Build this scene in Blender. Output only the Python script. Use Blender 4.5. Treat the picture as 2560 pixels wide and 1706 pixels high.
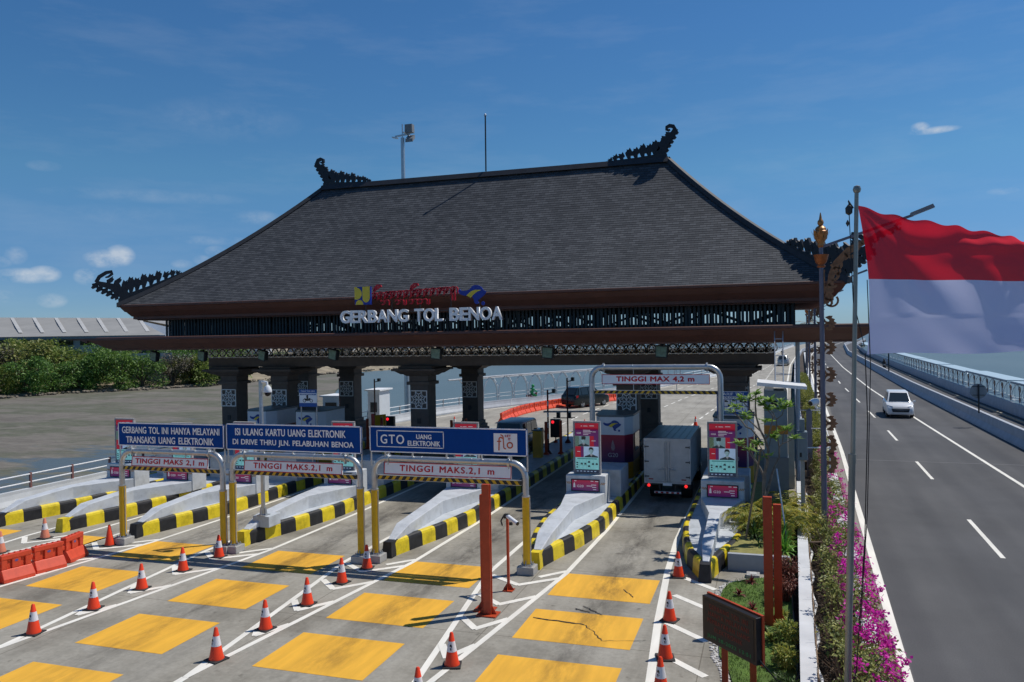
import bpy, bmesh, math, random
from math import radians, sin, cos, pi, sqrt, atan2, hypot
from mathutils import Vector, Matrix
random.seed(7)
for o in list(bpy.data.objects): bpy.data.objects.remove(o)
S = bpy.context.scene
COL = S.collection
# ------------------------------------------------------------------ camera
CAM_H = 6.6
yaw, pit, rol = radians(-17.938), radians(-.594), radians(-1.0145)
fw = Vector((sin(yaw)*cos(pit), cos(yaw)*cos(pit), sin(pit)))
rt0 = Vector((cos(yaw), -sin(yaw), 0)); up0 = rt0.cross(fw)
rt = cos(rol)*rt0 + sin(rol)*up0; up = -sin(rol)*rt0 + cos(rol)*up0
cd = bpy.data.cameras.new('camera'); cam = bpy.data.objects.new('camera', cd); COL.objects.link(cam)
cd.sensor_width = 36; cd.lens = 28; cd.clip_start = .1; cd.clip_end = 20000
M = Matrix.Identity(4)
for i in range(3):
    M[i][0] = rt[i]; M[i][1] = up[i]; M[i][2] = -fw[i]
M[2][3] = CAM_H
cam.matrix_world = M
S.camera = cam
def ray(x, y):                       # photograph pixel (2560 wide) -> direction
    return (fw + (x-1280)/1991*rt - (y-853)/1991*up)
# ------------------------------------------------------------------ light
SUNV = Vector((.50, .38, 1)).normalized()
SUN_EL = math.asin(SUNV.z); SUN_AZ = atan2(SUNV.x, SUNV.y)
ld = bpy.data.lights.new('sun', 'SUN'); ld.energy = 4.0; ld.angle = radians(.5); ld.color = (1, .955, .88)
sun = bpy.data.objects.new('sun', ld); COL.objects.link(sun)
sun.rotation_euler = (-SUNV).to_track_quat('-Z', 'Y').to_euler()
W = bpy.data.worlds.new('World'); S.world = W; W.use_nodes = True
def build_world():
    nt = W.node_tree; N = nt.nodes; L = nt.links; N.clear()
    out = N.new('ShaderNodeOutputWorld')
    sky = N.new('ShaderNodeTexSky'); sky.sky_type = 'NISHITA'; sky.sun_disc = False
    sky.sun_elevation = SUN_EL; sky.sun_rotation = SUN_AZ; sky.altitude = 0
    sky.air_density = .9; sky.dust_density = .1; sky.ozone_density = 7
    hs = N.new('ShaderNodeHueSaturation'); hs.inputs['Saturation'].default_value = 1.18
    L.new(sky.outputs[0], hs.inputs['Color'])
    b1 = N.new('ShaderNodeBackground'); b1.inputs[1].default_value = .094
    b2 = N.new('ShaderNodeBackground'); b2.inputs[0].default_value = (.82, .88, .95, 1); b2.inputs[1].default_value = .78
    tc = N.new('ShaderNodeTexCoord')
    def math_(op, a, b=None, clamp=False):
        n = N.new('ShaderNodeMath'); n.operation = op; n.use_clamp = clamp
        for i, v in enumerate((a, b)):
            if v is None: continue
            if isinstance(v, (int, float)): n.inputs[i].default_value = v
            else: L.new(v, n.inputs[i])
        return n.outputs[0]
    def dot(vec):
        n = N.new('ShaderNodeVectorMath'); n.operation = 'DOT_PRODUCT'
        L.new(tc.outputs['Generated'], n.inputs[0]); n.inputs[1].default_value = vec
        return n.outputs['Value']
    def noise(scale, detail, rough, sc=(1, 1, 1)):
        mp = N.new('ShaderNodeMapping'); mp.inputs['Scale'].default_value = sc
        L.new(tc.outputs['Generated'], mp.inputs[0])
        n = N.new('ShaderNodeTexNoise'); n.inputs['Scale'].default_value = scale
        n.inputs['Detail'].default_value = detail; n.inputs['Roughness'].default_value = rough
        L.new(mp.outputs[0], n.inputs[0]); return n.outputs[0]
    tr = N.new('ShaderNodeValToRGB'); e = tr.color_ramp.elements       # clear maritime air: bluer towards the horizon
    e[0].position = 0; e[0].color = (.47, .665, .95, 1); e[1].position = 1; e[1].color = (1.1, 1.07, 1.02, 1)
    for p_, c_ in ((.087, (.62, .73, .88, 1)), (.19, (1.0, 1.03, .93, 1)), (.35, (1.1, 1.07, 1.02, 1))): q = e.new(p_); q.color = c_
    L.new(dot(Vector((0, 0, 1))), tr.inputs[0])
    mu = N.new('ShaderNodeMixRGB'); mu.blend_type = 'MULTIPLY'; mu.inputs[0].default_value = 1; L.new(hs.outputs[0], mu.inputs[1]); L.new(tr.outputs[0], mu.inputs[2]); L.new(mu.outputs[0], b1.inputs[0])
    nz = noise(26, 8, .62, (1, 1, 1.6))
    # small cumulus low over the horizon: (pixel x, y, half width, half height, strength)
    blobs = [(262, 648, 55, 26, 1.0), (300, 640, 38, 30, 1.0), (60, 690, 75, 20, .9), (110, 686, 40, 22, .9), (220, 692, 34, 24, .85), (130, 752, 36, 20, .6),
             (40, 638, 26, 24, .45), (5, 655, 24, 14, .5), (540, 628, 30, 16, .5), (505, 650, 26, 14, .4), (10, 742, 26, 18, .5), (455, 660, 30, 14, .3),
             (2335, 326, 62, 10, .95), (2300, 320, 24, 15, .95), (2510, 478, 40, 10, .3), (110, 415, 40, 14, .18), (640, 545, 70, 22, .28),
             (380, 490, 260, 20, .16), (520, 602, 140, 14, .25), (560, 300, 200, 60, .12), (300, 540, 160, 30, .12)]
    tot = None
    for (px, py, w, h, s) in blobs:
        d = ray(px, py).normalized()
        e1 = Vector((0, 0, 1)).cross(d).normalized()*-1; e2 = d.cross(e1)
        u = math_('DIVIDE', dot(e1), w*.9/1991); v = math_('DIVIDE', dot(e2), h*.9/1991)
        r2 = math_('ADD', math_('MULTIPLY', u, u), math_('MULTIPLY', v, v))
        m = math_('SUBTRACT', 1.0, r2)
        m = math_('MULTIPLY', math_('MAXIMUM', m, 0), s)
        f = math_('GREATER_THAN', dot(d), .5)
        m = math_('MULTIPLY', m, f)
        tot = m if tot is None else math_('MAXIMUM', tot, m)
    a = math_('SUBTRACT', nz, .34); a = math_('MULTIPLY', a, 4.2)
    mask = math_('MULTIPLY', tot, a, True)
    mask = math_('MULTIPLY', mask, .66)
    # faint high streaks
    ci = noise(5, 6, .6, (1, 1, 5))
    ci = math_('MULTIPLY', math_('MAXIMUM', math_('SUBTRACT', ci, .5), 0), .30)
    el = dot(Vector((0, 0, 1)))
    ci = math_('MULTIPLY', ci, math_('GREATER_THAN', el, .0))
    mask = math_('MAXIMUM', mask, ci)
    mix = N.new('ShaderNodeMixShader'); L.new(mask, mix.inputs[0]); L.new(b1.outputs[0], mix.inputs[1]); L.new(b2.outputs[0], mix.inputs[2])
    L.new(mix.outputs[0], out.inputs[0])
build_world()
S.view_settings.view_transform = 'Standard'; S.view_settings.look = 'None'; S.view_settings.exposure = -.04; S.view_settings.gamma = 1
S.render.engine = 'CYCLES'
S.cycles.max_bounces = 6; S.cycles.diffuse_bounces = 5; S.cycles.glossy_bounces = 3; S.cycles.transparent_max_bounces = 8
# ------------------------------------------------------------------ materials
MAT = {}
def mat(name, col, rough=.6, metal=0, var=.12, scale=3, bump=0, bscale=40, emit=0, stretch=(1, 1, 1), spec=.4, grime=0):
    if name in MAT: return MAT[name]
    m = bpy.data.materials.new(name); m.use_nodes = True; MAT[name] = m
    nt = m.node_tree; N = nt.nodes; L = nt.links
    p = N['Principled BSDF']
    p.inputs['Roughness'].default_value = rough; p.inputs['Metallic'].default_value = metal
    p.inputs['Specular IOR Level'].default_value = spec
    c = tuple(col)+(1,)
    p.inputs['Base Color'].default_value = c
    tc = N.new('ShaderNodeTexCoord')
    if var:
        mp = N.new('ShaderNodeMapping'); mp.inputs['Scale'].default_value = stretch
        L.new(tc.outputs['Object'], mp.inputs[0])
        n = N.new('ShaderNodeTexNoise'); n.inputs['Scale'].default_value = scale; n.inputs['Detail'].default_value = 6; n.inputs['Roughness'].default_value = .6
        L.new(mp.outputs[0], n.inputs[0])
        r = N.new('ShaderNodeValToRGB'); r.color_ramp.elements[0].position = .3; r.color_ramp.elements[1].position = .7
        r.color_ramp.elements[0].color = tuple(x*(1-var) for x in col)+(1,)
        r.color_ramp.elements[1].color = tuple(min(1, x*(1+var)) for x in col)+(1,)
        L.new(n.outputs[0], r.inputs[0]); L.new(r.outputs[0], p.inputs['Base Color'])
        if emit:
            L.new(r.outputs[0], p.inputs['Emission Color'])
    if grime and var:                                          # scuffs and soot in irregular patches
        n3 = N.new('ShaderNodeTexNoise'); n3.inputs['Scale'].default_value = 2.3; n3.inputs['Detail'].default_value = 9; n3.inputs['Roughness'].default_value = .72
        L.new(tc.outputs['Object'], n3.inputs[0]); r3 = N.new('ShaderNodeValToRGB'); r3.color_ramp.elements[0].position = .36; r3.color_ramp.elements[1].position = .52
        r3.color_ramp.elements[0].color = (1-grime, 1-grime, 1-grime*1.05, 1); r3.color_ramp.elements[1].color = (1, 1, 1, 1); L.new(n3.outputs[0], r3.inputs[0])
        mx = N.new('ShaderNodeMixRGB'); mx.blend_type = 'MULTIPLY'; mx.inputs[0].default_value = 1; L.new(r.outputs[0], mx.inputs[1]); L.new(r3.outputs[0], mx.inputs[2]); L.new(mx.outputs[0], p.inputs['Base Color'])
    if emit:
        p.inputs['Emission Color'].default_value = c; p.inputs['Emission Strength'].default_value = emit
    if bump:
        n2 = N.new('ShaderNodeTexNoise'); n2.inputs['Scale'].default_value = bscale; n2.inputs['Detail'].default_value = 4
        L.new(tc.outputs['Object'], n2.inputs[0])
        b = N.new('ShaderNodeBump'); b.inputs['Strength'].default_value = bump; b.inputs['Distance'].default_value = .02
        L.new(n2.outputs[0], b.inputs['Height']); L.new(b.outputs[0], p.inputs['Normal'])
    return m
def leafmat(name, c1, c2, scale=6, trans=.25):
    if name in MAT: return MAT[name]
    m = bpy.data.materials.new(name); m.use_nodes = True; MAT[name] = m
    nt = m.node_tree; N = nt.nodes; L = nt.links; p = N['Principled BSDF']; p.inputs['Roughness'].default_value = .55
    g = N.new('ShaderNodeNewGeometry'); r = N.new('ShaderNodeValToRGB')
    r.color_ramp.elements[0].color = tuple(c1)+(1,); r.color_ramp.elements[1].color = tuple(c2)+(1,)
    L.new(g.outputs['Random Per Island'], r.inputs[0]); L.new(r.outputs[0], p.inputs['Base Color'])
    t = N.new('ShaderNodeBsdfTranslucent'); L.new(r.outputs[0], t.inputs[0])
    mx = N.new('ShaderNodeMixShader'); mx.inputs[0].default_value = trans
    L.new(p.outputs[0], mx.inputs[1]); L.new(t.outputs[0], mx.inputs[2]); L.new(mx.outputs[0], N['Material Output'].inputs[0])
    return m
def gradmat(name, c0, c1, z0, z1, rough=.5, emit=0):      # printed two-colour vinyl, along the part's own height
    if name in MAT: return MAT[name]
    m = bpy.data.materials.new(name); m.use_nodes = True; MAT[name] = m
    nt = m.node_tree; N = nt.nodes; L = nt.links; p = N['Principled BSDF']; p.inputs['Roughness'].default_value = rough
    tc = N.new('ShaderNodeTexCoord'); s = N.new('ShaderNodeSeparateXYZ'); L.new(tc.outputs['Object'], s.inputs[0])
    mr = N.new('ShaderNodeMapRange'); mr.inputs[1].default_value = z0; mr.inputs[2].default_value = z1; L.new(s.outputs[2], mr.inputs[0])
    r = N.new('ShaderNodeValToRGB'); r.color_ramp.elements[0].color = tuple(c0)+(1,); r.color_ramp.elements[1].color = tuple(c1)+(1,)
    L.new(mr.outputs[0], r.inputs[0]); L.new(r.outputs[0], p.inputs['Base Color'])
    if emit:
        L.new(r.outputs[0], p.inputs['Emission Color']); p.inputs['Emission Strength'].default_value = emit
    return m
# ------------------------------------------------------------------ mesh builder
class Fr:                                                  # a 2D frame in space: u right, v up, n out
    def __init__(s, o, u, v, n=None):
        s.o = Vector(o); s.u = Vector(u).normalized(); s.v = Vector(v).normalized(); s.n = (s.u.cross(s.v) if n is None else Vector(n)).normalized()
    def p(s, a, b, t=0): return s.o + s.u*a + s.v*b + s.n*t
def front(x, y, z): return Fr((x, y, z), (1, 0, 0), (0, 0, 1))      # faces the approaching traffic (-Y)
class MB:
    def __init__(s): s.v = []; s.f = []; s.m = []; s.uv = {}
    def add(s, vs, fs, m=0):
        b = len(s.v); s.v.extend([Vector(p) for p in vs])
        for f in fs: s.f.append([b+i for i in f]); s.m.append(m)
    def box(s, x0, x1, y0, y1, z0, z1, m=0):
        s.hexa([(x0, y0, z0), (x1, y0, z0), (x1, y1, z0), (x0, y1, z0), (x0, y0, z1), (x1, y0, z1), (x1, y1, z1), (x0, y1, z1)], m)
    def hexa(s, p, m=0): s.add(p, [(0, 3, 2, 1), (4, 5, 6, 7), (0, 1, 5, 4), (1, 2, 6, 5), (2, 3, 7, 6), (3, 0, 4, 7)], m)
    def bar(s, p0, p1, w, h, m=0, upv=(0, 0, 1)):
        p0 = Vector(p0); p1 = Vector(p1); d = (p1-p0).normalized(); upv = Vector(upv)
        if abs(d.dot(upv)) > .98: upv = Vector((0, 1, 0))
        a = d.cross(upv).normalized()*w/2; b = a.cross(d).normalized()*h/2
        s.hexa([p0-a-b, p0+a-b, p1+a-b, p1-a-b, p0-a+b, p0+a+b, p1+a+b, p1-a+b], m)
    def tube(s, pts, r, n=8, m=0, cap=True):
        pts = [Vector(p) for p in pts]; k = len(pts); rs = r if isinstance(r, (list, tuple)) else [r]*k
        t0 = (pts[1]-pts[0]).normalized(); ref = Vector((0, 0, 1)) if abs(t0.z) < .9 else Vector((1, 0, 0))
        a = t0.cross(ref).normalized(); vs = []; fs = []
        for i in range(k):
            t = (pts[min(i+1, k-1)]-pts[max(i-1, 0)]).normalized()
            a = (a - t*a.dot(t)).normalized(); b = t.cross(a)
            for j in range(n): vs.append(pts[i]+(a*cos(2*pi*j/n)+b*sin(2*pi*j/n))*rs[i])
        for i in range(k-1):
            for j in range(n): fs.append((i*n+j, i*n+(j+1) % n, (i+1)*n+(j+1) % n, (i+1)*n+j))
        if cap: fs.append(tuple(range(n-1, -1, -1))); fs.append(tuple((k-1)*n+j for j in range(n)))
        s.add(vs, fs, m)
    def lathe(s, prof, c=(0, 0, 0), n=16, m=0, sq=False):
        vs = []; fs = []; c = Vector(c)
        for (r, z) in prof:
            for j in range(n):
                a = 2*pi*(j+.5)/n; vs.append(c+Vector((r*cos(a), r*sin(a), z)))
        for i in range(len(prof)-1):
            for j in range(n): fs.append((i*n+j, i*n+(j+1) % n, (i+1)*n+(j+1) % n, (i+1)*n+j))
        fs.append(tuple(range(n-1, -1, -1))); fs.append(tuple((len(prof)-1)*n+j for j in range(n)))
        s.add(vs, fs, m)
    def prism(s, poly, fr, t0, t1, m=0, ms=None):
        k = len(poly); ar = sum(poly[i][0]*poly[(i+1) % k][1]-poly[(i+1) % k][0]*poly[i][1] for i in range(k))
        if ar < 0: poly = poly[::-1]
        vs = [fr.p(a, b, t0) for a, b in poly]+[fr.p(a, b, t1) for a, b in poly]
        s.add(vs, [tuple(range(k-1, -1, -1)), tuple(range(k, 2*k))], m)
        s.add(vs, [(i, (i+1) % k, k+(i+1) % k, k+i) for i in range(k)], m if ms is None else ms)
    def poly(s, pts, m=0): s.add(pts, [tuple(range(len(pts)))], m)
    def ribbon(s, pts, w, fr, t0, t1, m=0):                # a flat band of width w along 2D pts, extruded t0..t1
        k = len(pts); ws = w if isinstance(w, (list, tuple)) else [w]*k; vs = []; fs = []
        for i in range(k):
            a = pts[max(i-1, 0)]; b = pts[min(i+1, k-1)]; dx, dy = b[0]-a[0], b[1]-a[1]; l = hypot(dx, dy) or 1
            nx, ny = -dy/l*ws[i]/2, dx/l*ws[i]/2; x, y = pts[i]
            vs += [fr.p(x+nx, y+ny, t0), fr.p(x-nx, y-ny, t0), fr.p(x-nx, y-ny, t1), fr.p(x+nx, y+ny, t1)]
        for i in range(k-1):
            for j in range(4): fs.append((4*i+j, 4*i+(j+1) % 4, 4*i+4+(j+1) % 4, 4*i+4+j))
        fs += [(3, 2, 1, 0), (4*k-4, 4*k-3, 4*k-2, 4*k-1)]
        s.add(vs, fs, m)
    def build(s, name, mats, parent=None, smooth=False, bevel=0, seg=2):
        if not isinstance(mats, (list, tuple)): mats = [mats]
        me = bpy.data.meshes.new(name); off = parent_loc(parent)
        me.from_pydata([tuple(p-off) for p in s.v], [], s.f)
        for m_ in mats: me.materials.append(m_)
        if len(mats) > 1: me.polygons.foreach_set('material_index', s.m)
        bm = bmesh.new(); bm.from_mesh(me); bmesh.ops.recalc_face_normals(bm, faces=bm.faces)
        bm.to_mesh(me); bm.free()
        if smooth:
            me.polygons.foreach_set('use_smooth', [True]*len(me.polygons)); me.set_sharp_from_angle(angle=radians(38))
        me.update()
        o = bpy.data.objects.new(name, me); COL.objects.link(o)
        if parent is not None: o.parent = parent
        if bevel:
            b = o.modifiers.new('bevel', 'BEVEL'); b.width = bevel; b.segments = seg; b.limit_method = 'ANGLE'; b.angle_limit = radians(40)
        return o
def parent_loc(p):
    v = Vector((0, 0, 0))
    while p is not None: v = v + p.location; p = p.parent
    return v
def thing(name, label, cat, loc=(0, 0, 0), group=None):
    o = bpy.data.objects.new(name, None); COL.objects.link(o); o.location = loc; o.empty_display_size = .3
    return tag(o, label, cat, group)
def tag(o, label=None, cat=None, group=None, kind=None):
    if label: o['label'] = label
    if cat: o['category'] = cat
    if group: o['group'] = group
    if kind: o['kind'] = kind
    return o
def struct(o): o['kind'] = 'structure'; return o
def copy_tree(o, loc=None, rz=None, label=None, sc=None, parent=None):
    c = o.copy(); COL.objects.link(c)
    if parent is not None: c.parent = parent
    for ch in list(o.children): copy_tree(ch, parent=c)
    if loc is not None: c.location = loc
    if rz is not None: c.rotation_euler = (0, 0, rz)
    if label: c['label'] = label
    if sc: c.scale = (sc, sc, sc) if not isinstance(sc, tuple) else sc
    return c
def text_mesh(txt, bold=0, ext=.004, spacing=1.0, wspace=1.0):
    cu = bpy.data.curves.new('lettering', 'FONT'); cu.body = txt; cu.align_x = 'CENTER'; cu.align_y = 'CENTER'; cu.offset = bold
    cu.extrude = ext; cu.size = 1; cu.space_character = spacing; cu.space_word = wspace; cu.resolution_u = 4
    ob = bpy.data.objects.new('lettering', cu); COL.objects.link(ob)
    dg = bpy.context.evaluated_depsgraph_get(); me = bpy.data.meshes.new_from_object(ob.evaluated_get(dg))
    bpy.data.objects.remove(ob); bpy.data.curves.remove(cu)
    return me
def lettering(txt, fr, w, h, m, parent, name='lettering', bold=.0, depth=.006, spacing=1.0, wspace=1.0, heavy=0):
    me = text_mesh(txt, bold, .5, spacing, wspace)
    xs = [v.co.x for v in me.vertices]; ys = [v.co.y for v in me.vertices]
    x0, x1, y0, y1 = min(xs), max(xs), min(ys), max(ys); off = parent_loc(parent)
    if w is None: w = (x1-x0)*h/(y1-y0)
    for v in me.vertices:
        a = ((v.co.x-x0)/(x1-x0)-.5)*w; b = ((v.co.y-y0)/(y1-y0)-.5)*h
        v.co = fr.p(a, b, .002+(v.co.z+.5)*depth)-off
    if heavy:                                   # thicker strokes: the same letters set again a few millimetres to each side
        bm = bmesh.new(); bm.from_mesh(me); g0 = bm.verts[:]+bm.edges[:]+bm.faces[:]
        for i, (dx, dy) in enumerate(((heavy, 0), (-heavy, 0), (0, heavy*.8), (0, -heavy*.8))):
            d = bmesh.ops.duplicate(bm, geom=g0)['geom']; sh = fr.u*dx+fr.v*dy-fr.n*.0004*(i+1)
            for v in d:
                if isinstance(v, bmesh.types.BMVert): v.co += sh
        bm.to_mesh(me); bm.free()
    me.materials.clear(); me.materials.append(m); me.update()
    o = bpy.data.objects.new(name, me); COL.objects.link(o)
    if parent is not None: o.parent = parent
    return o
def arc(cx, cy, r, a0, a1, n=8, ry=None):
    ry = r if ry is None else ry
    return [(cx+r*cos(radians(a0+(a1-a0)*i/n)), cy+ry*sin(radians(a0+(a1-a0)*i/n))) for i in range(n+1)]
# common materials
white = mat('white_paint', (.78, .79, .80), .5, var=.06)
grey_paint = mat('grey_island_paint', (.50, .53, .56), .55, var=.08, scale=2, grime=.22)
galv = mat('galvanised_steel', (.48, .50, .52), .38, .75, var=.12, scale=6)
darkm = mat('dark_metal', (.03, .035, .04), .5, .2, var=.1)
black = mat('black_plastic', (.012, .012, .014), .45, var=.1)
yellow = mat('kerb_yellow', (.76, .58, .02), .45, var=.10, scale=5, grime=.35)
kblack = mat('kerb_black', (.022, .022, .024), .5, var=.4, scale=6)
orange_y = mat('post_yellow', (.70, .42, .015), .35, var=.12, scale=4)
redpaint = mat('red_oxide_paint', (.45, .06, .02), .42, var=.14, scale=5)
concrete = mat('concrete', (.36, .35, .33), .85, var=.18, scale=1.6, bump=.2)
brown = mat('brown_cladding', (.115, .052, .038), .55, var=.14, scale=2)
browngrey = mat('brown_stone', (.125, .103, .09), .75, var=.16, scale=3, bump=.15)
blue_sign = mat('sign_blue', (.002, .055, .27), .6, var=.06, spec=.12)
signwhite = mat('sign_white', (.88, .88, .89), .45, var=.03)
signred = mat('sign_red', (.56, .012, .02), .45, var=.05)
cyan = mat('dull_glass', (.03, .05, .05), .12, 0, var=.2)
# ================================================================== ground, water, roads
def node_mat(name):
    m = bpy.data.materials.new(name); m.use_nodes = True; MAT[name] = m
    nt = m.node_tree; return m, nt.nodes, nt.links, nt.nodes['Principled BSDF']
def nz(N, L, tc, scale, detail=6, rough=.6, st=(1, 1, 1)):
    mp = N.new('ShaderNodeMapping'); mp.inputs['Scale'].default_value = st; L.new(tc.outputs['Object'], mp.inputs[0])
    n = N.new('ShaderNodeTexNoise'); n.inputs['Scale'].default_value = scale; n.inputs['Detail'].default_value = detail; n.inputs['Roughness'].default_value = rough
    L.new(mp.outputs[0], n.inputs[0]); return n.outputs[0]
def ramp(N, L, v, stops):
    r = N.new('ShaderNodeValToRGB'); e = r.color_ramp.elements
    while len(e) < len(stops): e.new(.5)
    for i, (p, c) in enumerate(stops): e[i].position = p; e[i].color = tuple(c)+(1,) if len(c) == 3 else c
    L.new(v, r.inputs[0]); return r.outputs[0]
def mixc(N, L, f, a, b, mode='MIX'):
    m = N.new('ShaderNodeMixRGB'); m.blend_type = mode
    for i, x in enumerate((f, a, b)):
        if isinstance(x, (int, float)): m.inputs[i].default_value = x
        elif isinstance(x, tuple): m.inputs[i].default_value = x+(1,)
        else: L.new(x, m.inputs[i])
    return m.outputs[0]
def pave(name, base, dark, light, joints=True):
    m, N, L, p = node_mat(name); tc = N.new('ShaderNodeTexCoord'); p.inputs['Roughness'].default_value = .82; p.inputs['Specular IOR Level'].default_value = .25
    a = ramp(N, L, nz(N, L, tc, .35, 7, .65), [(.32, dark), (.5, base), (.72, light)])
    st = ramp(N, L, nz(N, L, tc, 1.5, 6, .65, (1, .18, 1)), [(.36, (.66, .66, .66)), (.56, (1, 1, 1))])       # worn along the lanes
    c = mixc(N, L, .55, a, st, 'MULTIPLY')
    fine = ramp(N, L, nz(N, L, tc, 9, 5, .7), [(.3, (.80, .80, .80)), (.7, (1.12, 1.12, 1.12))])
    c = mixc(N, L, .8, c, fine, 'MULTIPLY')
    sp = ramp(N, L, nz(N, L, tc, 3.1, 2, .5), [(.24, (.42, .40, .38)), (.33, (1, 1, 1))])                       # oil spots
    c = mixc(N, L, .7, c, sp, 'MULTIPLY')
    if joints:
        b = N.new('ShaderNodeTexBrick'); b.offset = 0; b.inputs['Scale'].default_value = 1; b.inputs['Mortar Size'].default_value = .012
        b.inputs['Brick Width'].default_value = 4.72; b.inputs['Row Height'].default_value = 5.0
        b.inputs['Color1'].default_value = (1, 1, 1, 1); b.inputs['Color2'].default_value = (.9, .9, .9, 1); b.inputs['Mortar'].default_value = (.45, .43, .4, 1)
        mp = N.new('ShaderNodeMapping'); mp.inputs['Location'].default_value = (1.4, -1.35, 0); L.new(tc.outputs['Object'], mp.inputs[0]); L.new(mp.outputs[0], b.inputs[0])
        c = mixc(N, L, .8, c, b.outputs[0], 'MULTIPLY')
    L.new(c, p.inputs['Base Color'])
    bp = N.new('ShaderNodeBump'); bp.inputs['Strength'].default_value = .18; bp.inputs['Distance'].default_value = .01
    L.new(nz(N, L, tc, 60, 3), bp.inputs['Height']); L.new(bp.outputs[0], p.inputs['Normal'])
    return m
plaza_m = pave('plaza_concrete', (.335, .312, .262), (.215, .197, .16), (.42, .395, .34))
far_m = pave('far_concrete', (.37, .345, .295), (.29, .27, .23), (.44, .415, .36))
def asphalt_mat():
    m, N, L, p = node_mat('asphalt'); tc = N.new('ShaderNodeTexCoord'); p.inputs['Roughness'].default_value = .85; p.inputs['Specular IOR Level'].default_value = .25
    a = ramp(N, L, nz(N, L, tc, .5, 6, .6, (1, .15, 1)), [(.3, (.088, .088, .092)), (.7, (.122, .12, .12))])
    b = ramp(N, L, nz(N, L, tc, 35, 4, .8), [(.3, (.75, .75, .75)), (.7, (1.2, 1.2, 1.2))])
    c = mixc(N, L, .8, a, b, 'MULTIPLY')
    pt = ramp(N, L, nz(N, L, tc, .16, 5, .6), [(.40, (.80, .80, .80)), (.58, (1, 1, 1))])
    c = mixc(N, L, .8, c, pt, 'MULTIPLY')
    # dusty shoulder strip along the left edge of the carriageway
    s = N.new('ShaderNodeSeparateXYZ'); L.new(tc.outputs['Object'], s.inputs[0])
    y = N.new('ShaderNodeMath'); y.operation = 'MULTIPLY_ADD'; y.inputs[1].default_value = -.040; L.new(s.outputs[1], y.inputs[0]); L.new(s.outputs[0], y.inputs[2])
    sh = ramp(N, L, y.outputs[0], [(.0, (0, 0, 0)), (1, (0, 0, 0))])
    mr = N.new('ShaderNodeMapRange'); mr.inputs[1].default_value = 1.85; mr.inputs[2].default_value = 1.55; L.new(y.outputs[0], mr.inputs[0])
    w1 = N.new('ShaderNodeMath'); w1.operation = 'MULTIPLY_ADD'; w1.inputs[1].default_value = 3.55; w1.inputs[2].default_value = .3; L.new(y.outputs[0], w1.inputs[0])   # two polished tracks per lane
    w2 = N.new('ShaderNodeMath'); w2.operation = 'SINE'; L.new(w1.outputs[0], w2.inputs[0])
    tkc = ramp(N, L, w2.outputs[0], [(.0, (1, 1, 1)), (.9, (.86, .86, .87))]); c = mixc(N, L, .9, c, tkc, 'MULTIPLY')
    c = mixc(N, L, mr.outputs[0], c, (.25, .23, .20))
    L.new(c, p.inputs['Base Color'])
    bp = N.new('ShaderNodeBump'); bp.inputs['Strength'].default_value = .25; bp.inputs['Distance'].default_value = .01
    L.new(nz(N, L, tc, 90, 3), bp.inputs['Height']); L.new(bp.outputs[0], p.inputs['Normal'])
    return m
asphalt_m = asphalt_mat()
def mark_mat(name, col, wear):
    m, N, L, p = node_mat(name); tc = N.new('ShaderNodeTexCoord'); p.inputs['Roughness'].default_value = .7
    a = ramp(N, L, nz(N, L, tc, 2.2, 5, .55, (2.0, .3, 1)), [(.3, tuple(x*.86 for x in col)), (.55, col), (.75, tuple(min(1, x*1.1) for x in col))])
    w = ramp(N, L, nz(N, L, tc, 5.5, 8, .75, (1, .5, 1)), [(.24, tuple(wear)), (.34, (1, 1, 1))])
    c = mixc(N, L, .85, a, w, 'MULTIPLY'); L.new(c, p.inputs['Base Color']); return m
mark_white = mark_mat('marking_white', (.80, .77, .69), (.6, .58, .55))
mark_yellow = mark_mat('marking_yellow', (.80, .42, .035), (.38, .36, .34))
def water_mat():
    m, N, L, p = node_mat('sea_water'); tc = N.new('ShaderNodeTexCoord')
    c = ramp(N, L, nz(N, L, tc, .03, 5, .6, (1, .35, 1)), [(.35, (.105, .140, .140)), (.65, (.135, .170, .165))])
    L.new(c, p.inputs['Base Color']); p.inputs['Roughness'].default_value = .34; p.inputs['IOR'].default_value = 1.33
    b = N.new('ShaderNodeBump'); b.inputs['Strength'].default_value = .55; b.inputs['Distance'].default_value = .25
    L.new(nz(N, L, tc, .9, 5, .65, (.6, 1.3, 1)), b.inputs['Height']); L.new(b.outputs[0], p.inputs['Normal']); return m
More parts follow.
